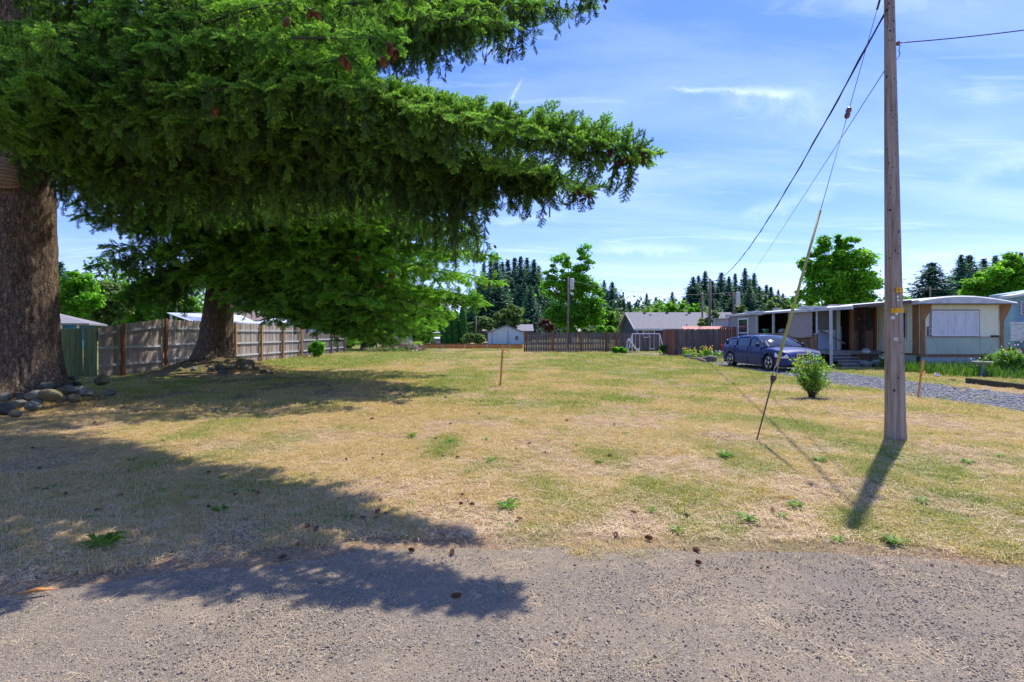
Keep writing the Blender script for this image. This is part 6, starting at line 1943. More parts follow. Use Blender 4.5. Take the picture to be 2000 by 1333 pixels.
# far-off wood that reads as one mass
rng = np.random.default_rng(71)
def mass(name, m, x0, x1, y0, y1, hfun, nclump, nleaf, leaf, label):
    cx = rng.uniform(x0, x1, nclump); cy = rng.uniform(y0, y1, nclump)
    hh = hfun(cx) * rng.uniform(.55, 1.0, nclump)
    cr = rng.uniform(1.3, 3.0, nclump)
    idx = rng.integers(0, nclump, nleaf)
    d = rng.normal(0, 1, (nleaf, 3)); d /= np.linalg.norm(d, axis=1, keepdims=True)
    P = np.stack([cx[idx], cy[idx], hh[idx] * rng.uniform(.12, 1, nleaf) ** .7], 1) + d * cr[idx][:, None] * np.array([1, 1, .7])
    P[:, 2] = np.maximum(P[:, 2], .2)
    Nn = d * .6 + rng.normal(0, .4, (nleaf, 3)) + np.array([0, 0, .6]); Nn /= np.linalg.norm(Nn, axis=1, keepdims=True)
    V, F = leaf_quads(P, Nn, leaf, rng)
    ct = rng.uniform(0, 1, nclump)
    t = np.clip(.2 + .4 * ct[idx] + rng.normal(0, .15, nleaf), 0, 1)
    o = np_mesh(name, V, F, m, None, attrs=[('tint', 'FACE', 'FLOAT', t)])
    return tag(o, label, 'wood', kind='stuff')
mass('distant_wood', M['leaf_bluegreen'], -260, 260, 150, 225, lambda x: 12.5 + 2 * np.sin(x * .07), 700, 60000, 1.0, 'dark far-off belt of woodland along the whole horizon')
mass('distant_wood', M['leaf_mid'], 30, 100, 120, 150, lambda x: 8.5 + 1.5 * np.sin(x * .2), 130, 16000, .6, 'mid-green low woodland behind the slate house and porch')
mass('distant_wood', M['leaf_olive'], 22, 62, 112, 124, lambda x: 6.0 + 1.2 * np.sin(x * .35), 60, 7000, .45, 'pale olive scrub low in front of the skyline conifers')
mass('distant_wood', M['leaf_mid'], -150, -20, 90, 120, lambda x: 12 + 3 * np.sin(x * .15), 220, 30000, .6, 'mid-green woodland behind the left fence')

# ------------------------------------------------------------------ named broadleaf trees
def lobed(px, yt, yb, d, lobes, m, label, nclump=60, nleaf=16000, leaf=.2, trunk_r=.3, seed=1, cat='tree', group=None, name='broadleaf_tree', rk=.30, depth=.8):
    """lobes: list of (px, py, r in px) circles the crown fills"""
    rng = np.random.default_rng(seed)
    base = ((px - 1000) / 1000 * d, d, 0)
    root = thing(name, base, label, cat, group)
    nclump = int(nclump * 1.5)
    k = d / 1000
    L = np.array([[(a - px) * k, 1.6 + (650 - b) * k, c * k] for a, b, c in lobes])
    wts = L[:, 2] ** 2; wts /= wts.sum()
    C, Rd = [], []
    for i in range(nclump):
        q = L[rng.choice(len(L), p=wts)]
        v = rng.normal(0, 1, 3); v /= np.linalg.norm(v); v *= rng.uniform(.25, 1) ** .5 * .82
        C.append([q[0] + v[0] * q[2], v[1] * q[2] * depth, q[1] + v[2] * q[2]]); Rd.append(q[2] * rk * rng.uniform(.35, 1.25))
    C, Rd = np.array(C), np.array(Rd)
    idx = rng.integers(0, nclump, nleaf)
    v = rng.normal(0, 1, (nleaf, 3)); v /= np.linalg.norm(v, axis=1, keepdims=True)
    P = C[idx] + v * (Rd[idx] * np.abs(rng.normal(.75, .32, nleaf)))[:, None] * np.array([1.2, 1.2, .7])
    keep = P[:, 2] > .1
    P, v, idx = P[keep], v[keep], idx[keep]
    Nn = v * .5 + rng.normal(0, .45, (len(P), 3)) + np.array([0, 0, .7]); Nn /= np.linalg.norm(Nn, axis=1, keepdims=True)
    V, F = leaf_quads(P, Nn, leaf, rng)
    ct = rng.uniform(0, 1, nclump)
    t = np.clip(.25 + .4 * ct[idx] + rng.normal(0, .17, len(P)), 0, 1)
    np_mesh('crown', V, F, m, root, attrs=[('tint', 'FACE', 'FLOAT', t)], local=True)
    if trunk_r:
        mb = MB(); top = L[:, 1].mean()
        tip = Vector((L[:, 0].mean(), 0, top))
        mb.tube([(0, 0, -.2), (0, 0, top * .25), tip * .5 + Vector((0, 0, 0)), tip], [trunk_r, trunk_r * .8, trunk_r * .6, trunk_r * .3], 8)
        for c in C[rng.permutation(len(C))[:16]]:
            a = tip * rng.uniform(.35, .9); cc = Vector(c)
            mb.tube([a, a.lerp(cc, .5) + Vector((0, 0, -.2)), cc], [trunk_r * .35, trunk_r * .2, trunk_r * .07], 5)
        o = mesh_obj('trunk', mb.v, mb.f, M['bark_grey'], None, True); o.parent = root
    return root
lobed(1112, 475, 650, 75, [(1140, 500, 27), (1098, 516, 28), (1068, 535, 20), (1128, 545, 38), (1086, 562, 32), (1150, 580, 36), (1105, 600, 38), (1152, 618, 32), (1078, 622, 28), (1118, 640, 26)], M['leaf_bright'],
      'tall uneven two-topped maple in the centre distance behind the weathered transformer pole', 130, 30000, .26, .4, 21, rk=.34)
lobed(994, 592, 650, 80, [(998, 618, 26), (978, 628, 20), (1014, 632, 20), (992, 640, 24)], M['leaf_olive'], 'round pale olive tree right behind the pale blue shed', 50, 9000, .26, .2, 22)
lobed(940, 608, 650, 82, [(938, 628, 18), (955, 632, 15), (925, 640, 14)], M['leaf_olive'], 'smaller round olive tree left of the pale blue shed roof', 35, 5000, .26, .15, 23)
lobed(1187, 597, 650, 80, [(1187, 616, 17), (1180, 635, 18), (1200, 632, 14)], M['leaf_mid'], 'small round dark green tree between the tall maple and slate gable', 35, 5500, .24, .15, 24)
lobed(1065, 620, 650, 56, [(1062, 634, 13), (1074, 640, 12)], M['leaf_red'], 'reddish-brown leafed shrub behind the left end of the picket fence', 26, 4000, .16, .05, 25, 'shrub', name='red_shrub')
lobed(1635, 450, 605, 60, [(1655, 475, 26), (1625, 488, 34), (1588, 520, 30), (1665, 515, 42), (1618, 550, 46), (1680, 565, 42), (1570, 580, 28), (1700, 545, 22), (1640, 600, 40)], M['leaf_bright'],
      'big bright green maple behind the porch roof, left of the near pole', 170, 38000, .27, .35, 26, rk=.30)
lobed(1955, 495, 585, 70, [(1975, 520, 28), (1940, 545, 36), (1905, 565, 26), (1990, 555, 34), (1950, 585, 40)], M['leaf_bright'], 'wide bright green maple at the right edge behind the mobile home', 110, 26000, .27, .35, 27, rk=.3)
lobed(1765, 570, 600, 72, [(1764, 584, 12), (1772, 594, 12)], M['leaf_bright'], 'small yellow-green treetop just right of the near pole over the roof', 14, 2000, .2, .08, 28)
for i, (px, py, r_, d) in enumerate(((1308, 604, 12, 98), (1332, 606, 13, 97), (1352, 608, 14, 95), (1365, 602, 13, 96))):
    lobed(px, py, 650, d, [(px, py, r_), (px - 3, py + 14, r_)], M['leaf_bright'], ORD[i] + ' bright green treetop from the left above the slate house ridge', 18, 2600, .3, .1, 40 + i, group='bright treetops over the slate roof')
lobed(1392, 603, 650, 52, [(1392, 618, 15), (1404, 632, 13), (1376, 632, 14), (1395, 640, 14)], M['leaf_olive'], 'pale feathery tree wrapped round the stout pole beside the slate roof', 50, 7000, .13, .1, 45)
for i, (px, py, r_, d) in enumerate(((1510, 598, 12, 80), (1535, 596, 10, 82), (1445, 602, 10, 80))):
    lobed(px, py, 650, d, [(px, py, r_), (px + 4, py + 12, r_ + 3)], M['leaf_olive'], 'pale olive treetop over the porch roof, ' + ['middle one', 'rightmost one by the big maple', 'leftmost one by the transformer pole'][i], 18, 2400, .25, .1, 50 + i, group='olive treetops over the porch')
# left: trees behind the board fence
for i, (px, yt, r_, d, mm, lb) in enumerate([
    (150, 540, 36, 62, 'leaf_bright', 'bright green tree behind the blue house, seen in the gap beside the thickest trunk'),
    (215, 560, 34, 66, 'leaf_olive', 'olive-green tree behind the fence right of the blue house'),
    (275, 545, 40, 70, 'leaf_bright', 'bright leafy tree behind the middle of the board fence'),
    (340, 555, 38, 64, 'leaf_mid', 'mid-green tree behind the white lean-to roof'),
    (520, 560, 36, 72, 'leaf_mid', 'mid-green tree behind the white-roofed shed, left side'),
    (575, 570, 36, 70, 'leaf_bright', 'bright tree behind the white-roofed shed, right side'),
    (645, 590, 34, 58, 'leaf_mid', 'dark green tree right of the white-roofed shed under the spruce boughs'),
    (690, 600, 36, 75, 'leaf_mid', 'shaded green tree between the far fence corner and third spruce'),
    (790, 595, 34, 95, 'leaf_mid', 'mid-green tree behind the small blue-white outbuilding'),
    (850, 590, 30, 90, 'leaf_bright', 'bright tree overhanging the parked white car on the far street')]):
    lobed(px, yt, 650, d, [(px, yt + r_ * .6, r_), (px - r_ * .6, yt + r_ * 1.4, r_ * .8), (px + r_ * .6, yt + r_ * 1.3, r_ * .8), (px, yt + r_ * 2.0, r_ * .9)], M[mm], lb, 70, 13000, .26, .2, 60 + i)
# shrubs
def bush(px, py0, py1, w_, d, m, label, seed, nleaf=2500, leaf=.10, name='shrub', cat='shrub', group=None, nclump=26, wood=.02):
    r_ = (py1 - py0) / 2
    k = max(1, int(w_ / (2 * r_) + .5))
    lob = [(px + (q - (k - 1) / 2) * w_ / k, py0 + r_ * (1 + .15 * (q % 2)), min(r_, w_ / 2) * 1.0) for q in range(k)]
    return lobed(px, 0, 0, d, lob, m, label, nclump * k, nleaf, leaf, wood, seed, cat, group, name, rk=.33)
bush(617, 664, 698, 48, 32.5, M['leaf_bright'], 'bright green leafy shrub in front of the far left fence corner', 81, 5000, .11)
bush(1209, 676, 692, 28, 38.5, M['leaf_bright'], 'low lush bright green clump left of the slide', 82, 1800, .14, wood=0)
bush(1150, 640, 656, 26, 46, M['leaf_olive'], 'pale green bush behind the middle of the picket fence', 83, 2600, .12)
bush(1183, 634, 655, 40, 45.5, M['leaf_bright'], 'bright yellow-green bush arching over the right end of the picket fence', 84, 4200, .12)
bush(925, 648, 673, 40, 58, M['leaf_olive'], 'pale flowering bush between the arborvitae and pale blue shed', 85, 3200, .15)
bush(830, 638, 674, 34, 60, M['leaf_bright'], 'bright green shrub behind the brush pile', 86, 3600, .15)
bush(723, 640, 684, 34, 46.5, M['leaf_mid'], 'dark ivy-like shrub round the foot of the third spruce', 87, 5000, .14)
bush(680, 655, 682, 40, 52, M['leaf_mid'], 'shaded shrub right of the far fence corner', 88, 3000, .16)
bush(1975, 680, 735, 60, 19.5, M['leaf_bushmix'], 'tangled garden bush with pale flowers at the right edge', 89, 8000, .055, nclump=60)
bush(1932, 690, 728, 40, 21.0, M['leaf_mid'], 'dark green bush at the right corner of the mobile home', 90, 5000, .06, nclump=40)
bush(1305, 672, 690, 40, 37, M['leaf_olive'], 'weedy growth between the swing set and red-brown fence', 91, 2600, .09, wood=0)
# clipped arborvitae
for i, (px, yt) in enumerate(((868, 622), (878, 612), (889, 606), (904, 596))):
    d = 62; r_ = .52; hh = 1.6 + (650 - yt) / 1000 * d
    x = (px - 1000) / 1000 * d
    root = thing('arborvitae', (x, d, 0), ['lowest leftmost', 'second shortest', 'second tallest', 'tallest rightmost'][i] + ' dense dark green arborvitae of the clipped row beyond the form boards', 'shrub', 'arborvitae row')
    n = 5200
    z = rng.uniform(0, 1, n); th = rng.uniform(0, 6.283, n)
    rr = r_ * (1 - z ** 3.5) ** .6 * (1 - .25 * (1 - z) ** 4) * rng.uniform(.72, 1.06, n) * (1 + .08 * np.sin(th * 4 + z * 7))
    P = np.stack([rr * np.cos(th), rr * np.sin(th), z * hh], 1)
    Nn = np.stack([np.cos(th), np.sin(th), np.full(n, .2)], 1) + rng.normal(0, .35, (n, 3)); Nn /= np.linalg.norm(Nn, axis=1, keepdims=True)
    V, F = leaf_quads(P, Nn, .13, rng)
    np_mesh('foliage', V, F, M['leaf_arbor'], root, attrs=[('tint', 'FACE', 'FLOAT', np.clip(rng.normal(.45, .25, n), 0, 1))], local=True)
    mb = MB(); mb.lathe((0, 0, 0), [(.2, 0), (.3, .3 * hh), (.24, .7 * hh), (.05, .93 * hh)], 8); o = mesh_obj('stem', mb.v, mb.f, M['bark_branch'], None); o.parent = root

# bush beside the drive, near enough to show leaves and stems
bx, by = 7.32, 12.5; bz = h1(bx, by)
root = thing('young_shrub', (bx, by, bz), 'leafy green and red-tinged bush in a dug dirt circle left of the near pole', 'shrub')
r = np.random.default_rng(95); Ps, Ns = [], []; mb = MB()
for k in range(46):
    a = r.uniform(0, 6.283); rr = r.uniform(.08, .52) * (1 if k > 8 else .4); hh = r.uniform(.45, 1.22) * (1.15 - .5 * rr) + (.12 if k < 5 else 0)
    tip = Vector((math.cos(a) * rr, math.sin(a) * rr * .8, hh)); mid = tip * .5 + Vector((math.cos(a) * .03, 0, .04))
    p0 = Vector((r.normal(0, .04), r.normal(0, .04), 0))
    mb.tube([p0, mid, tip], [.009, .006, .003], 5)
    for q in range(62):
        t = r.uniform(.22, 1) ** .75
        c = (p0.lerp(mid, t * 2) if t < .5 else mid.lerp(tip, t * 2 - 1))
        Ps.append(np.array(c) + r.normal(0, .05, 3)); Ns.append(r.normal(0, .6, 3) + np.array([0, -.1, .8]))
Ps, Ns = np.array(Ps), np.array(Ns); Ns /= np.linalg.norm(Ns, axis=1, keepdims=True)
root.scale = (.9, .9, .92)
V, F = leaf_quads(Ps, Ns, .038, r, 1.7)
tt_ = np.clip(r.normal(.5, .2, len(Ps)) + .12 * (Ps[:, 2] > .7) + .45 * (r.random(len(Ps)) < .10) * (Ps[:, 0] < 0), 0, 1)
np_mesh('foliage', V, F, M['leaf_bushmix'], root, attrs=[('tint', 'FACE', 'FLOAT', tt_)], local=True)
o = mesh_obj('stems', mb.v, mb.f, M['bark_branch'], None, True); o.parent = root; o['kind'] = 'stuff'

# ------------------------------------------------------------------ houses behind
def gable_house(name, label, x0, x1, y0, y1, eave, ridge, wall, roof, ridge_ax='x', over=.4, cat='house', off=0):
    root = thing(name, ((x0 + x1) / 2, (y0 + y1) / 2, 0), label, cat)
    mb = MB()
    if ridge_ax == 'x':
        yc = (y0 + y1) / 2
        mb.prism([(y0, 0), (y1, 0), (y1, eave), (yc, ridge - .05), (y0, eave)], x0, x1, 'x'); mb.build('wall', wall, root)
        for ya, sgn in ((y0, -1), (y1, 1)):
            sl = (ridge - eave) / (yc - y0)
            zo = eave - over * sl
            mb = MB(); mb.add([(x0 - over, ya + sgn * over, zo), (x1 + over, ya + sgn * over, zo), (x1 + over, yc, ridge), (x0 - over, yc, ridge),
                               (x0 - over, ya + sgn * over, zo + .14), (x1 + over, ya + sgn * over, zo + .14), (x1 + over, yc, ridge + .14), (x0 - over, yc, ridge + .14)],
                              [(0, 1, 2, 3), (7, 6, 5, 4), (0, 4, 5, 1), (1, 5, 6, 2), (2, 6, 7, 3), (3, 7, 4, 0)])
            mb.build('roof', roof, root)
    else:
        xc = (x0 + x1) / 2
        mb.prism([(x0, 0), (x1, 0), (x1, eave), (xc, ridge - .05), (x0, eave)], y0, y1, 'y'); mb.build('wall', wall, root)
        for xa, sgn in ((x0, -1), (x1, 1)):
            sl = (ridge - eave) / (xc - x0); zo = eave - over * sl
            mb = MB(); mb.add([(xa + sgn * over, y0 - over, zo), (xa + sgn * over, y1 + over, zo), (xc, y1 + over, ridge), (xc, y0 - over, ridge),
                               (xa + sgn * over, y0 - over, zo + .12), (xa + sgn * over, y1 + over, zo + .12), (xc, y1 + over, ridge + .12), (xc, y0 - over, ridge + .12)],
                              [(0, 1, 2, 3), (7, 6, 5, 4), (0, 4, 5, 1), (1, 5, 6, 2), (2, 6, 7, 3), (3, 7, 4, 0)])
            mb.build('roof', roof, root)
    return root
def winx(root, x0, x1, z0, z1, y, bars=1, fr=M['white'], fw=.09, glass=None):
    w_ = MB().box(x0 - fw, x1 + fw, y - .06, y - .02, z0 - fw, z1 + fw).build('window', fr, root)
    n = bars + 1; ww = (x1 - x0) / n
    for k in range(n):
        MB().box(x0 + ww * k + .02, x0 + ww * (k + 1) - .02, y - .075, y - .062, z0, z1).build('pane', glass or M['glass'], w_)
    return w_
# slate house: gable end turned left, long roof slope towards the lot
gh = thing('slate_house', (20, 66, 0), 'slate-blue house with a long grey shingle roof and white windows behind the fences', 'house')
x0, x1, y0, y1, ev, rd = 15.1, 28.0, 62.0, 71.0, 2.15, 4.1
yc = 66.5
MB().prism([(y0, 0), (y1, 0), (y1, ev), (yc, rd - .1), (y0, ev)], x0, x1, 'x').build('wall', M['siding_slate'], gh)
for ya, sgn in ((y0, -1), (y1, 1)):
    sl = (rd - ev) / (yc - y0); zo = ev - .5 * sl
    xa = x0 - .4
    mb = MB(); mb.add([(xa, ya + sgn * .5, zo), (x1 + .4, ya + sgn * .5, zo), (x1 + .4, yc, rd), (xa, yc, rd), (xa, ya + sgn * .5, zo + .13), (x1 + .4, ya + sgn * .5, zo + .13), (x1 + .4, yc, rd + .13), (xa, yc, rd + .13)],
                      [(0, 1, 2, 3), (7, 6, 5, 4), (0, 4, 5, 1), (1, 5, 6, 2), (2, 6, 7, 3), (3, 7, 4, 0)])
    mb.build('roof', M['shingle_grey'], gh)
    mb = MB(); mb.beam((xa - .02, ya + sgn * .5, zo + .04), (xa - .02, yc, rd + .04), .05, .2); mb.build('bargeboard', M['fascia'], gh)
MB().box(x0 - .4, x1 + .4, y0 - .56, y0 - .515, 1.86, 2.02).build('gutter', M['fascia'], gh)
winx(gh, 15.9, 17.2, 1.15, 1.82, 62.0); winx(gh, 18.6, 20.6, 1.05, 1.82, 62.0, 2); winx(gh, 12.0 + 9.2, 22.3, 1.0, 1.8, 62.0)
MB().box(15.1, 15.25, 61.95, 61.985, 0, 1.85).build('corner_trim', M['fascia'], gh)
for k, x in enumerate((16.6, 17.2, 19.4, 21.7, 22.2, 24.4)):
    mb = MB(); z = rd - .1 - (k % 2) * .25; y = yc - .3 - (k % 2) * .5
    mb.lathe((x * 64 / 62, y, z), [(.14, 0), (.14, .12), (.2, .14), (.2, .2)], 8); mb.build('roof_vent', M['fascia'] if k % 2 else M['black'], gh)
mb = MB(); mb.tube([(17.35 + 3.2, 60.2, 0), (17.35 + 3.2, 60.2, 2.6)], .06, 8); o = mb.build('flue_pipe', M['rust'], gh)
# pale blue shed with gable facing the lot
sh = gable_house('pale_blue_shed', 'pale blue clapboard shed with a shallow gable and one small window', -3.35, 1.8, 71, 78, 1.55, 2.55, M['siding_pale'], M['shingle_grey'], 'y', .25, 'shed')
winx(sh, .46, .82, .62, 1.12, 71, 0, M['fascia'], .05)
for k in range(11):
    MB().box(-3.1 + .45 * k, -3.08 + .45 * k, 70.985, 70.997, .05, 1.5).build('batten', M['siding_pale'], sh)
for x in (-2.75, -.55):
    mb = MB(); mb.tube([(x, 70.9, 0), (x, 70.9, 1.9)], .03, 6); mb.build('conduit', M['board_dark'], sh)
hb = gable_house('low_house', 'low house with grey roof peeking out behind the pale blue shed', -5.2, 3.5, 92, 99, 1.9, 3.0, M['door_brown'], M['shingle_grey'], 'x')
# far small outbuilding, white doors
ob = gable_house('outbuilding', 'small blue-white outbuilding with white doors behind the brush pile', -19.2, -15.4, 74, 79, 1.95, 2.5, M['blue_panel'], M['shingle_grey'], 'x', .2, 'shed')
for xa, xb in ((-18.9, -17.2), (-16.9, -16.2)):
    d_ = MB().box(xa, xb, 73.93, 73.985, .1, 1.7).build('door', M['white'], ob)
MB().box(-15.95, -15.55, 73.94, 73.985, .1, 1.6).build('door', M['siding_slate'], ob)
# white-roofed metal shed
ms = thing('metal_shed', (-20, 46, 0), 'grey metal shed with a gleaming white metal roof behind the board fence', 'shed')
k = 44 / 1000.
mb = MB(); X0, X1 = (500 - 1000) * k, (600 - 1000) * k
MB().prism([(X0, 0), (X1, 0), (X1, 2.42), (X0, 2.42)], 44, 48, 'y').build('wall', M['metal_grey'], ms)
mb = MB(); mb.add([(X0 - .4, 43.7, 2.36), (X1 - .6, 43.7, 2.30), (X1 - .1, 46, 2.75), (X0 + .6, 46, 2.82), (X0 - .4, 43.7, 2.42), (X1 - .6, 43.7, 2.36), (X1 - .1, 46, 2.81), (X0 + .6, 46, 2.88)],
                  [(0, 1, 2, 3), (7, 6, 5, 4), (0, 4, 5, 1), (1, 5, 6, 2), (2, 6, 7, 3), (3, 7, 4, 0)]); mb.build('roof', M['metal_roof'], ms)
mb = MB(); mb.prism([(X1 - .55, 0), (X1 + .75, 0), (X1 + .75, 2.25), (X1 + .1, 2.62), (X1 - .55, 2.25)], 43.9, 43.98, 'y'); mb.build('gable_wall', M['metal_grey'], ms)
for a_, b_ in (((X1 - .7, 2.2), (X1 + .1, 2.72)), ((X1 + .1, 2.72), (X1 + .95, 2.2))):
    mb = MB(); mb.beam((a_[0], 43.7, a_[1]), (b_[0], 43.7, b_[1]), .5, .06); mb.build('gable_roof', M['metal_roof'], ms)
for x in (X1 + .1, X1 + .35): MB().box(x, x + .18, 43.86, 43.895, 1.6, 1.95).build('window', M['white'], ms)
for x in (X1 - .55, X1 + .72): MB().box(x - .03, x + .03, 43.85, 43.895, 0, 2.25).build('corner_trim', M['white'], ms)
# lean-to metal roof behind the leaning trunk
lt = thing('lean_to', (-24, 38, 0), 'tilted white metal lean-to roof above the fence left of the leaning trunk', 'shed')
mb = MB(); mb.add([(-24.6, 36.5, 2.98), (-22.4, 36.0, 2.30), (-17.6, 36.0, 2.18), (-20.4, 37.5, 2.9), (-24.6, 36.5, 3.03), (-22.4, 36.0, 2.35), (-17.6, 36.0, 2.23), (-20.4, 37.5, 2.95)],
                  [(0, 1, 2, 3), (7, 6, 5, 4), (0, 4, 5, 1), (1, 5, 6, 2), (2, 6, 7, 3), (3, 7, 4, 0)]); mb.build('roof', M['metal_roof'], lt)
for x, y, z in ((-22.2, 36.1, 2.3), (-18.0, 36.1, 2.18), (-20.5, 37.3, 2.85), (-24.3, 36.5, 2.9)):
    mb = MB(); mb.beam((x, y, 0), (x, y, z), .1, .1); mb.build('post', M['steel'], lt)
g2 = gable_house('white_roof_shed', 'white gable roof peeking out behind the lean-to roof', -29.5, -26.0, 48, 52, 2.5, 3.25, M['metal_grey'], M['metal_roof'], 'y', .3, 'shed')
# blue house far left with hip roof
bh = thing('blue_house', (-36.6, 44.3, 0), 'bright blue house with grey hip roof between the thickest trunk and the fence', 'house', rz=R(30))
def bpart(mb, name, m, parent=None):
    o = mesh_obj(name, mb.v, mb.f, m, None); o.parent = parent or bh
    return o
bpart(MB().box(-12, -.8, .7, 8, 0, 2.42), 'wall', M['siding_blue'])
mb = MB(); A_ = [(-13, 0, 2.40), (0, 0, 2.40), (0, 8.7, 2.40), (-13, 8.7, 2.40), (-9, 4.3, 3.75), (-4.3, 4.3, 3.75)]
mb.add(A_ + [(x, y, 2.25) for x, y, z in A_[:4]], [(0, 1, 5, 4), (1, 2, 5), (2, 3, 4, 5), (3, 0, 4), (0, 6, 7, 1), (1, 7, 8, 2), (2, 8, 9, 3), (3, 9, 6, 0), (9, 8, 7, 6)])
bpart(mb, 'roof', M['shingle_grey'])
w_ = bpart(MB().box(-3.0, -1.9, .64, .68, 1.2, 2.3), 'window', M['white']); bpart(MB().box(-2.85, -2.05, .60, .63, 1.32, 2.18), 'pane', M['fascia'], w_)
bpart(MB().box(-.95, -.78, .62, .69, 0, 2.38), 'corner_trim', M['white'])
# brown-roofed house right of the leaning trunk
gable_house('brown_roof_house', 'house with a brown shingle roof right of the leaning trunk', -37, -29.8, 60, 68, 3.0, 4.3, M['door_brown'], M['shingle_brown'], 'x')
# teal house at the right edge
th_ = thing('teal_house', (26, 30, 0), 'pale teal lapped house with a deck rail at the right edge of the photo', 'house')
MB().box(25.7, 34, 26.2, 27.6, 0, 3.6).build('wall', M['siding_teal'], th_)
for k in range(16):
    MB().box(25.69, 34.0, 26.165, 26.185, .2 + .21 * k, .385 + .21 * k).build('siding_board', M['siding_teal'], th_)
mb = MB(); mb.beam((25.2, 26.1, 3.42), (30, 26.1, 4.35), .8, .12); mb.build('roof', M['fascia'], th_)
mb = MB(); mb.prism([(25.7, 3.6), (34.0, 3.6), (29.9, 4.25)], 26.3, 27.6, 'y'); mb.build('gable_wall', M['siding_teal'], th_)
w_ = MB().box(25.95, 27.0, 26.10, 26.15, 2.5, 3.2).build('window', M['fascia'], th_)
MB().box(26.03, 26.92, 26.08, 26.098, 2.56, 3.14).build('pane', M['glass'], w_)
for k in range(4): MB().box(26.03, 26.92, 26.06, 26.076, 2.66 + .13 * k, 2.69 + .13 * k).build('louvre', M['fascia'], w_)
MB().box(24.3, 33, 25.0, 26.1, .62, .82).build('deck_edge', M['plank_brown'], th_)
MB().box(24.3, 33, 24.95, 25.0, 2.0, 2.12).build('rail', M['fascia'], th_)
for k in range(8):
    MB().box(24.34 + 1.05 * k, 25.26 + 1.05 * k, 24.97, 24.99, 1.28, 1.98).build('rail_panel', M['fascia'], th_)
    MB().box(25.27 + 1.05 * k, 25.34 + 1.05 * k, 24.94, 25.02, .8, 2.0).build('rail_post', M['board_grey'], th_)
MB().box(24.3, 33, 24.95, 25.0, 1.20, 1.27).build('rail', M['fascia'], th_)

# far street, white car on it, red pickup, tent
st = np_mesh('street', np.array([(-12.2, 50, .004), (-6.6, 50, .004), (-6.6, 140, .004), (-12.2, 140, .004)]), np.array([(0, 1, 2, 3)]), M['asph'], None); tag(st, kind='structure')
def small_car(x, y, rz, m, label, van=True):
    c = thing('parked_car', (x, y, 0), label, 'car', rz=rz)
    prof = [(-2.2, .3), (2.2, .3), (2.3, .75), (1.3, .95), (.7, 1.62), (-1.9, 1.66), (-2.25, 1.0)]
    me = MB(); me.prism([(a, z) for a, z in prof], -.85, .85, 'y'); cpart(me, 'body', m, c)
    me = MB(); me.box(2.18, 2.20, -.1, .1, .5, .6)
    me = MB(); me.add([(1.27, -.7, 1.0), (1.27, .7, 1.0), (.76, .66, 1.55), (.76, -.66, 1.55)], [(0, 1, 2, 3)]); me.v = [(a + .03, b, z + .02) for a, b, z in me.v]; cpart(me, 'windscreen', M['car_glass'], c)
    for sg in (-1, 1):
        me = MB(); me.prism([(1.1, 1.02), (.62, 1.52), (-1.75, 1.54), (-2.0, 1.05)], sg * .855, sg * .865, 'y'); cpart(me, 'side_window', M['car_glass'], c)
        me = MB(); me.box(2.2, 2.33, sg * .72 - .14, sg * .72 + .14, .66, .80); cpart(me, 'headlight', M['lamp_glass'], c)
        for wx in (-1.4, 1.4):
            me = MB(); me.lathe((wx, sg * .78, .33), [(.2, -.1), (.33, -.1), (.33, .1), (.2, .1)], 16, Matrix.Rotation(R(90), 4, 'X')); cpart(me, 'wheel', M['rubber'], c)
    me = MB(); me.box(2.26, 2.34, -.5, .5, .45, .62); cpart(me, 'grille', M['black'], c)
    return c
small_car(-10.9, 76, -math.pi / 2, M['white'], 'white car parked on the far street left of the arborvitae row')
small_car(-11.8, 84, -math.pi / 2, M['fascia'], 'second pale vehicle partly hidden behind the white car on the far street')
rc = small_car(-18.9, 51, .15, M['redcar'], 'red vehicle just showing over the dark fence corner')
tn = thing('white_awning', (-18.2, 55, 0), 'small pointed white awning behind the red vehicle', 'awning')
mb = MB(); mb.add([(-19.0, 54.5, 1.6), (-18.0, 54.5, 1.6), (-18.0, 55.5, 1.6), (-19.0, 55.5, 1.6), (-18.4, 55, 2.5)], [(0, 1, 4), (1, 2, 4), (2, 3, 4), (3, 0, 4)]); mb.build('canopy', M['white'], tn)
for x in (-19, -18):
    for y in (54.5, 55.5):
        mb = MB(); mb.beam((x, y, 0), (x, y, 1.6), .05, .05); mb.build('leg', M['steel'], tn)
hr = thing('travel_trailer', (30, 66, 0), 'strip of pale vertical metal siding just left of the porch wall', 'shed')
MB().box(16.1, 17.6, 38.2, 41, 0, 2.62).build('wall', M['metal_grey'], hr)
MB().box(15.95, 17.8, 38.05, 41.1, 2.63, 2.70).build('roof', M['fascia'], hr)
for k in range(8): MB().box(16.14 + .18 * k, 16.2 + .18 * k, 38.17, 38.195, .1, 2.6).build('rib', M['fascia'], hr)

# ------------------------------------------------------------------ form boards, brush pile, scattered sticks
fbm_ = thing('form_boards', (-4.5, 48, 0), 'low run of orange wooden form boards on stakes along the back of the lot', 'form boards')
for a_, b_ in (((-8.7, 47.2), (-6.2, 47.1)), ((-6.18, 47.1), (-3.6, 47.0)), ((-3.58, 47.0), (-.9, 46.9)), ((-.88, 46.9), (1.0, 46.8))):
    mb = MB(); mb.beam((a_[0], a_[1], .30), (b_[0], b_[1], .28), .04, .30); mb.build('board', M['orange_wood'], fbm_)
mb = MB(); mb.beam((-8.7, 50.4, .42), (1.0, 50.0, .40), .04, .16); mb.build('board', M['trim_brown'], fbm_)
for k in range(10):
    x = -8.5 + k * 1.02; mb = MB(); mb.beam((x, 46.85, 0), (x + .15, 46.8, .48), .05, .04); mb.build('stake', M['stake'] if k % 2 else M['fascia'], fbm_)
r = np.random.default_rng(17)
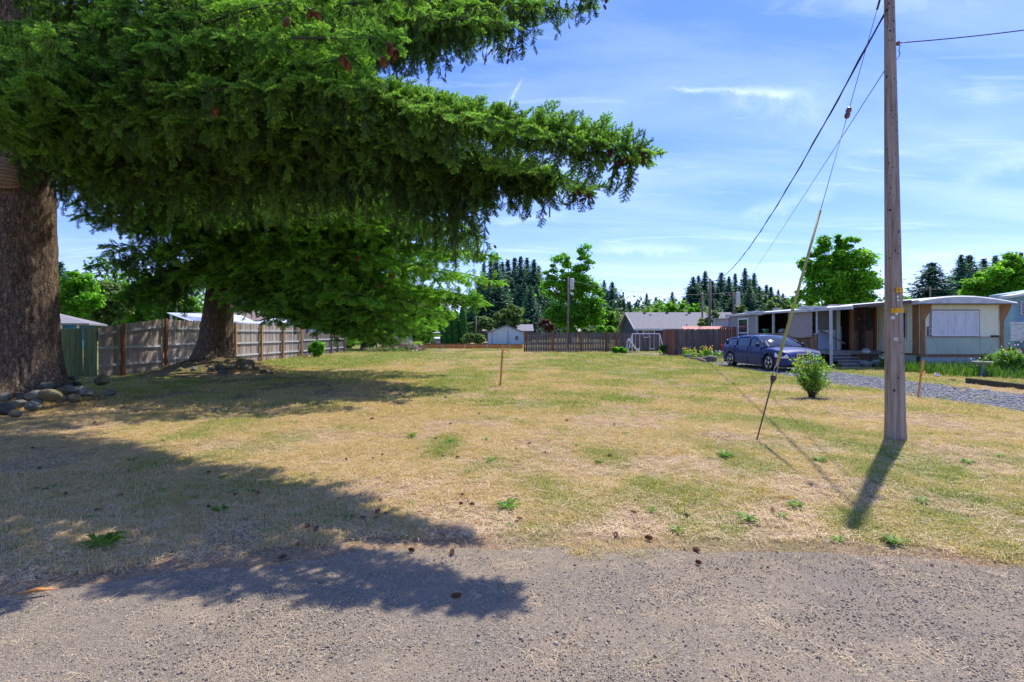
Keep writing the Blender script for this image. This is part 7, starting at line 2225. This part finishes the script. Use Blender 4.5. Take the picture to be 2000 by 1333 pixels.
bpile = thing('brush_pile', (-9.6, 43.3, 0), 'heap of cut dead branches and debris left of the orange form boards', 'brush pile')
for k in range(130):
    f = r.random(); cx = -11.9 + 4.2 * f; hmax = .95 * math.exp(-((cx + 9.3) / 1.1) ** 2) + .22
    a = r.uniform(-.5, .5) + (0 if r.random() < .7 else r.uniform(0, 3.1)); L = r.uniform(.5, 2.0)
    c_ = Vector((cx, 43.3 + r.normal(0, .6), r.uniform(.03, hmax)))
    d_ = Vector((math.cos(a), math.sin(a), r.uniform(-.35, .35)))
    p = [c_ - d_ * L / 2, c_ + Vector(r.normal(0, .05, 3)), c_ + d_ * L / 2 + Vector(r.normal(0, .08, 3))]
    for q in p: q.z = max(.02, q.z)
    r0 = r.uniform(.012, .045)
    mb = MB(); mb.tube(p, [r0, r0 * .8, r0 * .4], 5)
    o = mb.build('branch', M['stick'] if k % 3 else M['log'], bpile)
pts = np.stack([r.uniform(-12.3, -8.2, 900), 43.1 + r.normal(0, .6, 900), r.uniform(.02, .35, 900)], 1)
nn_ = r.normal(0, 1, (900, 3)); nn_ /= np.linalg.norm(nn_, axis=1, keepdims=True)
V, F = leaf_quads(pts, nn_, .09, r)
o = np_mesh('dead_leaves', V, F, M['leaf_olive'], bpile, attrs=[('tint', 'FACE', 'FLOAT', np.clip(r.normal(.7, .2, 900), 0, 1))]); o['kind'] = 'stuff'
deb = thing('red_white_debris', (-8.0, 42.6, 0), 'crumpled red and white debris at the right end of the brush pile', 'debris')
for k in range(9):
    c_ = Vector((-8.3 + r.uniform(0, .9), 42.6 + r.normal(0, .2), .04 + r.uniform(0, .3))); d_ = Vector(r.normal(0, 1, 3)); d_.z *= .3; d_.normalize()
    mb = MB(); mb.beam(c_ - d_ * .25, c_ + d_ * .25, .10, .02); mb.build('scrap', M['tarp'] if k % 2 else M['white'], deb)
for px, py, L_, a_, lb in ((860, 688, .9, .1, 'thin pale pole lying on the grass right of the brush pile'), (905, 689, 1.4, -.05, 'long thin board lying in the grass before the form boards')):
    d = 1600 / (py - 650); x = (px - 1000) / 1000 * d
    mb = MB(); mb.beam((x - L_ / 2, d, .05), (x + L_ / 2, d + a_, .06), .06, .04); tag(mb.build('loose_board', M['board_grey']), lb, 'board')

# swing set with a slide
sw = thing('swing_set', (10.6, 41, 0), 'small white and lilac metal swing set with a white slide', 'swing set')
def swx(px, d=41): return (px - 1000) / 1000 * d
bxa, bxb, bz_ = swx(1235), swx(1288), 1.50
mb = MB(); mb.tube([(bxa, 41, bz_), (bxb, 41, bz_)], .035, 8); mb.build('top_bar', M['purple_steel'], sw)
for xx, dx in ((bxa, -.18), (bxb, .22)):
    for dy in (-.7, .7):
        mb = MB(); mb.tube([(xx, 41, bz_), (xx + dx, 41 + dy, 0)], .028, 8); mb.build('leg', M['white_pl'], sw)
    mb = MB(); mb.tube([(xx + dx * .7, 41 - .5, .45), (xx + dx * .7, 41 + .5, .45)], .02, 6); mb.build('brace', M['white_pl'], sw)
for px in (1245, 1273):
    xa, xb = swx(px - 3.5), swx(px + 4.5)
    s_ = MB().box(xa - .02, xb + .02, 40.9, 41.1, .28, .31).build('swing_seat', M['white_pl'], sw)
    for x in (xa, xb):
        mb = MB(); mb.tube([(x, 41, bz_), (x, 41, .31)], .012, 5); mb.build('chain', M['white_pl'], sw)
mb = MB(); mb.tube([(swx(1257), 41, bz_), (swx(1257), 41, 1.22), (swx(1266), 41, 1.22), (swx(1266), 41, bz_)], .014, 5); mb.build('trapeze', M['white_pl'], sw)
mb = MB(); sp_ = [(swx(1226, 40.6), 1.02), (swx(1231, 40.6), .86), (swx(1238, 40.6), .42), (swx(1243, 40.6), .16), (swx(1247, 40.6), .12)]
vs = []
for x, z in sp_:
    vs += [(x, 40.25, z + .08), (x, 40.28, z), (x, 40.62, z), (x, 40.65, z + .08)]
fs = []
for i in range(len(sp_) - 1):
    for kk in range(3): fs.append((i * 4 + kk, i * 4 + kk + 1, i * 4 + kk + 5, i * 4 + kk + 4))
o = mesh_obj('slide', vs, fs, M['white_pl'], sw); so = o.modifiers.new('thick', 'SOLIDIFY'); so.thickness = .03
for dy in (40.28, 40.62):
    mb = MB(); mb.tube([(swx(1223, 40.6), dy, 0), (swx(1225, 40.6), dy, 1.0), (swx(1228, 40.6), dy, 1.15), (swx(1231, 40.6), dy, .95)], .018, 6); mb.build('ladder_rail', M['white_pl'], sw)
for z in (.3, .6, .85):
    mb = MB(); mb.tube([(swx(1224, 40.6), 40.28, z), (swx(1224, 40.6), 40.62, z)], .014, 5); mb.build('rung', M['white_pl'], sw)

# dull red tarp over something behind the red-brown fence
tp = thing('tarp_shelter', (13, 38, 0), 'dull red tarp roof just above the red-brown fence', 'shelter')
mb = MB(); mb.add([(12.2, 37.3, 1.75), (17.1, 37.0, 1.82), (16.8, 38.6, 2.02), (12.9, 38.6, 2.06), (12.2, 37.3, 1.79), (17.1, 37.0, 1.86), (16.8, 38.6, 2.06), (12.9, 38.6, 2.10)],
                  [(0, 1, 2, 3), (7, 6, 5, 4), (0, 4, 5, 1), (1, 5, 6, 2), (2, 6, 7, 3), (3, 7, 4, 0)]); mb.build('tarp', M['tarp'], tp)
for x in (12.4, 16.6): mb = MB(); mb.beam((x, 37.6, 0), (x, 37.6, 1.78), .07, .07); mb.build('post', M['board_dark'], tp)

# logs, boulders, planks and flowers by the drive
logs = [((1343, 697), (1368, 700), .13), ((1355, 693), (1392, 697), .10), ((1345, 702), (1384, 708), .07), ((1362, 704), (1380, 711), .09), ((1340, 693), (1372, 690), .09)]
for i, (a_, b_, r0) in enumerate(logs):
    pa, pb = [(((p[0] - 1000) / 1000) * (1600 / (p[1] - 650) + .3), 1600 / (p[1] - 650) + .3) for p in (a_, b_)]
    mb = MB(); mb.tube([(pa[0], pa[1], r0), ((pa[0] + pb[0]) / 2, (pa[1] + pb[1]) / 2, r0 * 1.1), (pb[0], pb[1], r0)], [r0, r0 * .95, r0 * .85], 9)
    tag(mb.build('log', M['log'], None), 'grey-brown log lying in the low heap left of the blue car', 'log', 'logs heaped left of the blue car')
for i, (px, py, w_, lb) in enumerate(((1386, 708, 26, 'rounded dark boulder at the near right of the log heap'), (1345, 699, 16, 'dark lump of rock at the left end of the log heap'))):
    d = 1600 / (py - 650); x = (px - 1000) / 1000 * d; s_ = w_ / 2000 * d
    stone(x, d, 0, s_, s_ * .8, s_ * .7, M['rock'], lb, None, 600 + i)
mb = MB(); mb.beam((11.35, 34.2, .10), (12.0, 33.4, .10), .16, .14); tag(mb.build('orange_timber', M['orange_wood']), 'short orange-red timber at the foot of the red-brown fence corner', 'timber')
mb = MB(); mb.beam((12.6, 32.6, .08), (13.1, 29.3, .09), .12, .09); tag(mb.build('plank', M['board_grey']), 'pale plank lying from the log heap to the car rear wheel', 'plank')
def flowers(px, py, n, h_, spread, petal, label, d=None, group=None):
    d = d or 1600 / (py - 650); x = (px - 1000) / 1000 * d
    root = thing('flower_clump', (x, d, h1(x, d)), label, 'flowers', group)
    r = np.random.default_rng(int(px) + 7)
    P, Nn = [], []
    mb, mp_ = MB(), MB()
    for k in range(n):
        a = r.uniform(0, 6.28); rr = spread * r.random() ** .5; hh = h_ * r.uniform(.6, 1)
        b = Vector((math.cos(a) * rr, math.sin(a) * rr * .6, 0)); t = b * 1.25 + Vector((0, 0, hh))
        mb.tube([b, t], [.006, .004], 4, cap=False)
        for q in range(7): P.append(np.array(b.lerp(t, r.random() * .9)) + r.normal(0, .03, 3)); Nn.append(r.normal(0, 1, 3))
        if r.random() < .6:
            s_ = .045 * d / 30
            mp_.add([t + Vector((math.cos(u_) * s_, math.sin(u_) * s_ * .5, .02 * math.sin(u_) + .5 * s_ * math.sin(u_))) for u_ in [j * math.pi / 3 for j in range(6)]] + [t + Vector((0, -.02, .0))], [(j, (j + 1) % 6, 6) for j in range(6)])
    P, Nn = np.array(P), np.array(Nn); Nn /= np.linalg.norm(Nn, axis=1, keepdims=True)
    V, F = leaf_quads(P, Nn, .05 * d / 25, r, 2.2)
    np_mesh('leaves', V, F, M['leaf_bright'], root, attrs=[('tint', 'FACE', 'FLOAT', np.clip(r.normal(.5, .25, len(P)), 0, 1))], local=True)
    o = mesh_obj('stems', mb.v, mb.f, M['grass_tall'], None); o.parent = root; o['kind'] = 'stuff'
    if mp_.v: o = mesh_obj('petals', mp_.v, mp_.f, petal, None); o.parent = root; o['kind'] = 'stuff'
flowers(1345, 692, 26, .6, .35, M['petal_y'], 'yellow flowers before the red-brown fence, left of the log heap', 33)
flowers(1362, 690, 16, .5, .3, M['petal_y'], 'smaller yellow flower tuft behind the middle of the log heap', 32.5)
flowers(1380, 690, 30, .75, .35, M['petal_y'], 'tallest yellow flowers against the red-brown fence', 33)
flowers(1403, 694, 22, .45, .35, M['petal_w'], 'pale peach flowers between the log heap and blue car', 32)
flowers(1299, 690, 26, .35, .4, M['petal_y'], 'low yellow-orange flowers in the weeds right of the swing set', 38)
flowers(1318, 680, 26, .6, .5, M['petal_w'], 'white flowering weeds before the red-brown fence left end', 38.5)
flowers(1908, 735, 24, .7, .25, M['petal_w'], 'tall pale-flowered plant left of the bird bath', 18.6)
flowers(1727, 712, 26, .62, .16, M['petal_w'], 'spiky pale flowering plant rising from the pot just left of the near pole', 22.9)
flowers(1990, 705, 40, 1.25, .5, M['petal_w'], 'tall scrambling flowers at the right edge by the teal house', 19.3)

# right-hand garden strip
gt = tall = None
r = np.random.default_rng(33)
n = 5200
x = r.uniform(15.9, 22.6, n); y = 17.3 + r.random(n) * 4.9
keep = (x / y > .74) & (y > 17.6 + .5 * np.sin(x * 2)) 
x, y = x[keep], y[keep]; n = len(x)
hh = r.uniform(.18, .46, n) * (.6 + .5 * sstep(17.5, 19, y)); a = r.uniform(0, 6.28, n); s_ = .014
b0 = np.stack([x, y, np.zeros(n)], 1); d_ = np.stack([np.cos(a), np.sin(a), np.zeros(n)], 1); sd_ = np.stack([-np.sin(a), np.cos(a), np.zeros(n)], 1) * s_
mid_ = b0 + d_ * .06 + np.stack([0 * x, 0 * x, hh * .6], 1); tp_ = b0 + d_ * (.12 + .25 * hh)[:, None] + np.stack([0 * x, 0 * x, hh], 1)
V = np.stack([b0 - sd_, b0 + sd_, mid_ + sd_ * .7, mid_ - sd_ * .7, tp_], 1).reshape(-1, 3)
k = np.arange(n) * 5
F = np.concatenate([np.stack([k, k + 1, k + 2], 1), np.stack([k, k + 2, k + 3], 1), np.stack([k + 3, k + 2, k + 4], 1)])
tn_ = np.clip(.35 + .3 * (fbm(x * .8, y * .8, 3, 9) - .5) * 2 + r.normal(0, .15, n) + .25 * sstep(20, 22, x), 0, 1)
tag(np_mesh('tall_grass', V, F, M['grass_tall'], None, attrs=[('tint', 'FACE', 'FLOAT', np.tile(tn_, 3))]), kind='stuff')
mb = MB(); mb.beam((14.55, 16.35, .07), (14.15, 13.2, .08), .13, .16); tag(mb.build('garden_timber', M['timber_dark']), 'dark mossy landscape timber edging the garden at the right', 'timber')
bb = thing('bird_bath', (17.0, 18.5, 0), 'stone bird bath in the tall grass at the right corner of the home', 'bird bath')
mb = MB(); mb.lathe((17.0, 18.5, 0), [(.16, 0), (.15, .05), (.07, .12), (.06, .38), (.10, .46)], 14); mb.build('pedestal', M['terracotta'], bb, True)
mb = MB(); mb.lathe((17.0, 18.5, .46), [(.12, 0), (.28, .06), (.30, .10), (.27, .09), (.05, .04)], 18); mb.build('basin', M['conc'], bb, True)
bl = thing('ball', (15.27, 18.4, .07), 'small white and red ball on the grass in front of the home', 'ball')
V, F = ico(900, .09, .09, .09, 0, 3); np_mesh('skin', V, F, M['white'], bl, True, local=True)
mb = MB(); mb.lathe((15.27, 18.38, .10), [(.05, 0), (.06, .03), (.03, .062)], 12); mb.build('patch', M['redcar'], bl, True)
dr = thing('garden_rock', (14.6, 17.0, .0), 'reddish rock on the soil just behind the garden timber', 'rock')
V, F = ico(901, .13, .1, .07, .2, 2); np_mesh('body', V, F, M['rock_moss'], dr, local=True)

# ------------------------------------------------------------------ fallen cones
def gpt(px, py):
    d = 1600 / (py - 650); return (px - 1000) / 1000 * d, d
cones = {}
cones['sun'] = [(748, 888), (728, 896), (744, 901), (676, 898), (818, 879), (868, 895), (896, 895), (849, 860), (903, 987), (929, 987), (798, 704 + 100), (786, 775), (803, 785), (783, 771), (880, 770), (872, 778), (937, 811), (1012, 823), (1030, 871), (1006, 880), (877, 831), (849, 859), (745, 984), (752, 1007), (721, 820), (745, 936), (1022, 1018), (1112, 785), (1085, 773), (1199, 832), (1185, 893), (1121, 797), (1088, 690 + 54), (1110, 823), (1063, 888), (898, 970), (1231, 1006), (1334, 1012), (1508, 1003), (1245, 890), (957, 745), (1040, 720 + 24), (1062, 762), (1148, 766)]
cones['dark'] = [(201, 1001), (254, 923), (323, 867), (369, 856), (73, 922), (131, 970), (97, 961), (79, 959), (240, 969), (324, 926), (406, 990), (409, 926), (460, 967), (500, 969), (511, 944), (581, 1066), (561, 1092), (733, 1004), (715, 1018), (727, 1018), (611, 1041), (605, 1031), (640, 756), (270, 736), (330, 760), (450, 800), (556, 742), (180, 830), (60, 880), (300, 790), (520, 812), (426, 822), (120, 860)]
cones['road'] = [(798, 1078), (861, 1046), (882, 1088), (902, 1168), (1259, 1055), (1203, 1054), (1367, 1082), (1358, 1103)]
for kind_, lst, protos, lb, gr in (('sun', cones['sun'], (cone_b, cone_d), 'sunlit brown spruce cone on the sunlit lawn', 'spruce cones on the sunny grass'),
                                   ('dark', cones['dark'], (cone_d, cone_b), 'shaded spruce cone of the spruces', 'spruce cones in the shade'),
                                   ('road', cones['road'], (cone_b,), 'spruce cone lying on the gritty road shoulder', 'spruce cones on the road shoulder')):
    for i, (px, py) in enumerate(lst):
        x, y = gpt(px, py)
        o = protos[i % len(protos)].copy(); o.name = 'spruce_cone'; COL.objects.link(o)
        a = RNG.uniform(0, 6.28); sc_ = RNG.uniform(.45, .64) * (1 if y < 9 else 1.35); o.scale = (sc_ * .85, sc_ * .85, sc_)
        o.rotation_euler = (R(90) + RNG.normal(0, .15), 0, a)
        o.location = (x, y, (h1(x, y) if y > road_edge(x) else h1(x, y) * (y > 2.4) + .008) + .013 + (.008 if kind_ != 'road' else 0))
        if kind_ != 'road':
            zn = ('close to the road edge' if y < 5.2 else 'in the near part of the lawn' if y < 7.5 else 'in the middle of the lot' if y < 11 else 'far back on the lawn') + (', left of the frame' if px < 350 else ', left of centre' if px < 720 else ', centre' if px < 950 else ', right of centre')
        else:
            zn = 'left of centre' if px < 1000 else 'right of centre'
        tag(o, lb.replace(' on the sunlit lawn', '').replace(' of the spruces', '') + ' ' + zn, 'cone', gr)
# the long orange-brown bark chip near the left of the road
x, y = gpt(72, 1166); mb = MB(); mb.tube([(x - .085, y - .03, .03), (x, y, .045), (x + .085, y + .035, .03)], [.006, .019, .005], 7, flat=.6); tag(mb.build('bark_chip', M['orange_wood'], None, True), 'long orange-brown flake of wood on the road edge at the far left', 'wood chip')

# leafy weeds in the lawn
def weed(px, py, rr, label, seed, dark=False, group=None):
    x, y = gpt(px, py); z = h1(x, y); r = np.random.default_rng(seed)
    V, F, T = [], [], []
    n = int(14 + rr * 60)
    for k in range(n):
        a = k * 2.4 + r.normal(0, .2); L = rr * r.uniform(.55, 1.0); wv = L * r.uniform(.12, .2)
        d_ = np.array([math.cos(a), math.sin(a), 0]); s_ = np.array([-d_[1], d_[0], 0]) * wv; up_ = r.uniform(.15, .55)
        b = np.array([r.normal(0, rr * .15), r.normal(0, rr * .15), .01])
        p1 = b + d_ * L * .5 + np.array([0, 0, L * up_]); p2 = b + d_ * L + np.array([0, 0, L * up_ * .8])
        q = len(V); V += [b, p1 - s_, p1 + np.array([0, 0, -.004]), p1 + s_, p2]; F += [(q, q + 1, q + 2), (q, q + 2, q + 3), (q + 1, q + 4, q + 2), (q + 2, q + 4, q + 3)]; T += [r.uniform(.2, .9)] * 4
    o = np_mesh('weed', np.array(V) + np.array([0, 0, 0]), np.array(F), M['leaf_mid'], None, attrs=[('tint', 'FACE', 'FLOAT', T)], local=True)
    o.location = (x, y, z); return tag(o, label, 'weed', group)
weed(205, 1066, .17, 'large dark leafy weed in the shade at the left front of the lawn', 1, True)
weed(802, 853, .12, 'bright leafy weed left of the small green patch in the middle lawn', 2)
weed(880, 868, .12, 'bright weed at the foot of the small green patch', 3)
weed(962, 903, .11, 'leafy weed between the centre of the lawn and the road, with bent leaves', 4)
weed(992, 992, .15, 'spreading bright weed near the road edge at centre', 5)
weed(948, 864, .08, 'small weed just below the middle of the lawn', 6)
weed(1418, 893, .15, 'broad green weed left of the guy anchor shadow', 7)
weed(1272, 1003, .07, 'small dark-green weed at the road edge right of centre', 8, True)
weed(1553, 992, .10, 'spiky green weed between the guy anchor and the pole shadow tip', 9)
weed(1460, 1020, .12, 'low green weed patch touching the road edge', 10)
weed(1528, 1012, .07, 'tiny weed right beside the low patch at the road edge', 11)
weed(1740, 1062, .11, 'green weed past the tip of the pole shadow at the road edge', 12)
weed(1635, 1060, .07, 'small weed on the road edge left of the pole shadow tip', 13)
weed(1320, 1040, .08, 'little flat weed growing at the edge of the road grit', 14)
weed(430, 1000, .10, 'shaded leafy tuft left of the branch shadow tip', 15, True)
weed(255, 905, .09, 'small shaded weed high in the left lawn', 16, True)
weed(1170, 905, .09, 'green weed on the dry lawn right of centre', 17)
weed(1600, 905, .12, 'weed clump just left of the pole foot', 18)
weed(1890, 905, .12, 'weed clump right of the pole foot', 19)
weed(1800, 985, .10, 'low weed on the right-hand lawn near the road', 20)
rng2 = np.random.default_rng(88)
for k in range(46):
    px, py = rng2.uniform(60, 1960), rng2.uniform(800, 1030)
    weed(px, py, rng2.uniform(.03, .07), 'tiny green weed in the mown dry lawn, ' + ('far left' if px < 450 else 'left of centre' if px < 850 else 'centre' if px < 1200 else 'right of centre' if px < 1600 else 'far right') + (' near the road' if py > 930 else ' further back'), 200 + k, False, 'tiny weeds in the dry lawn')
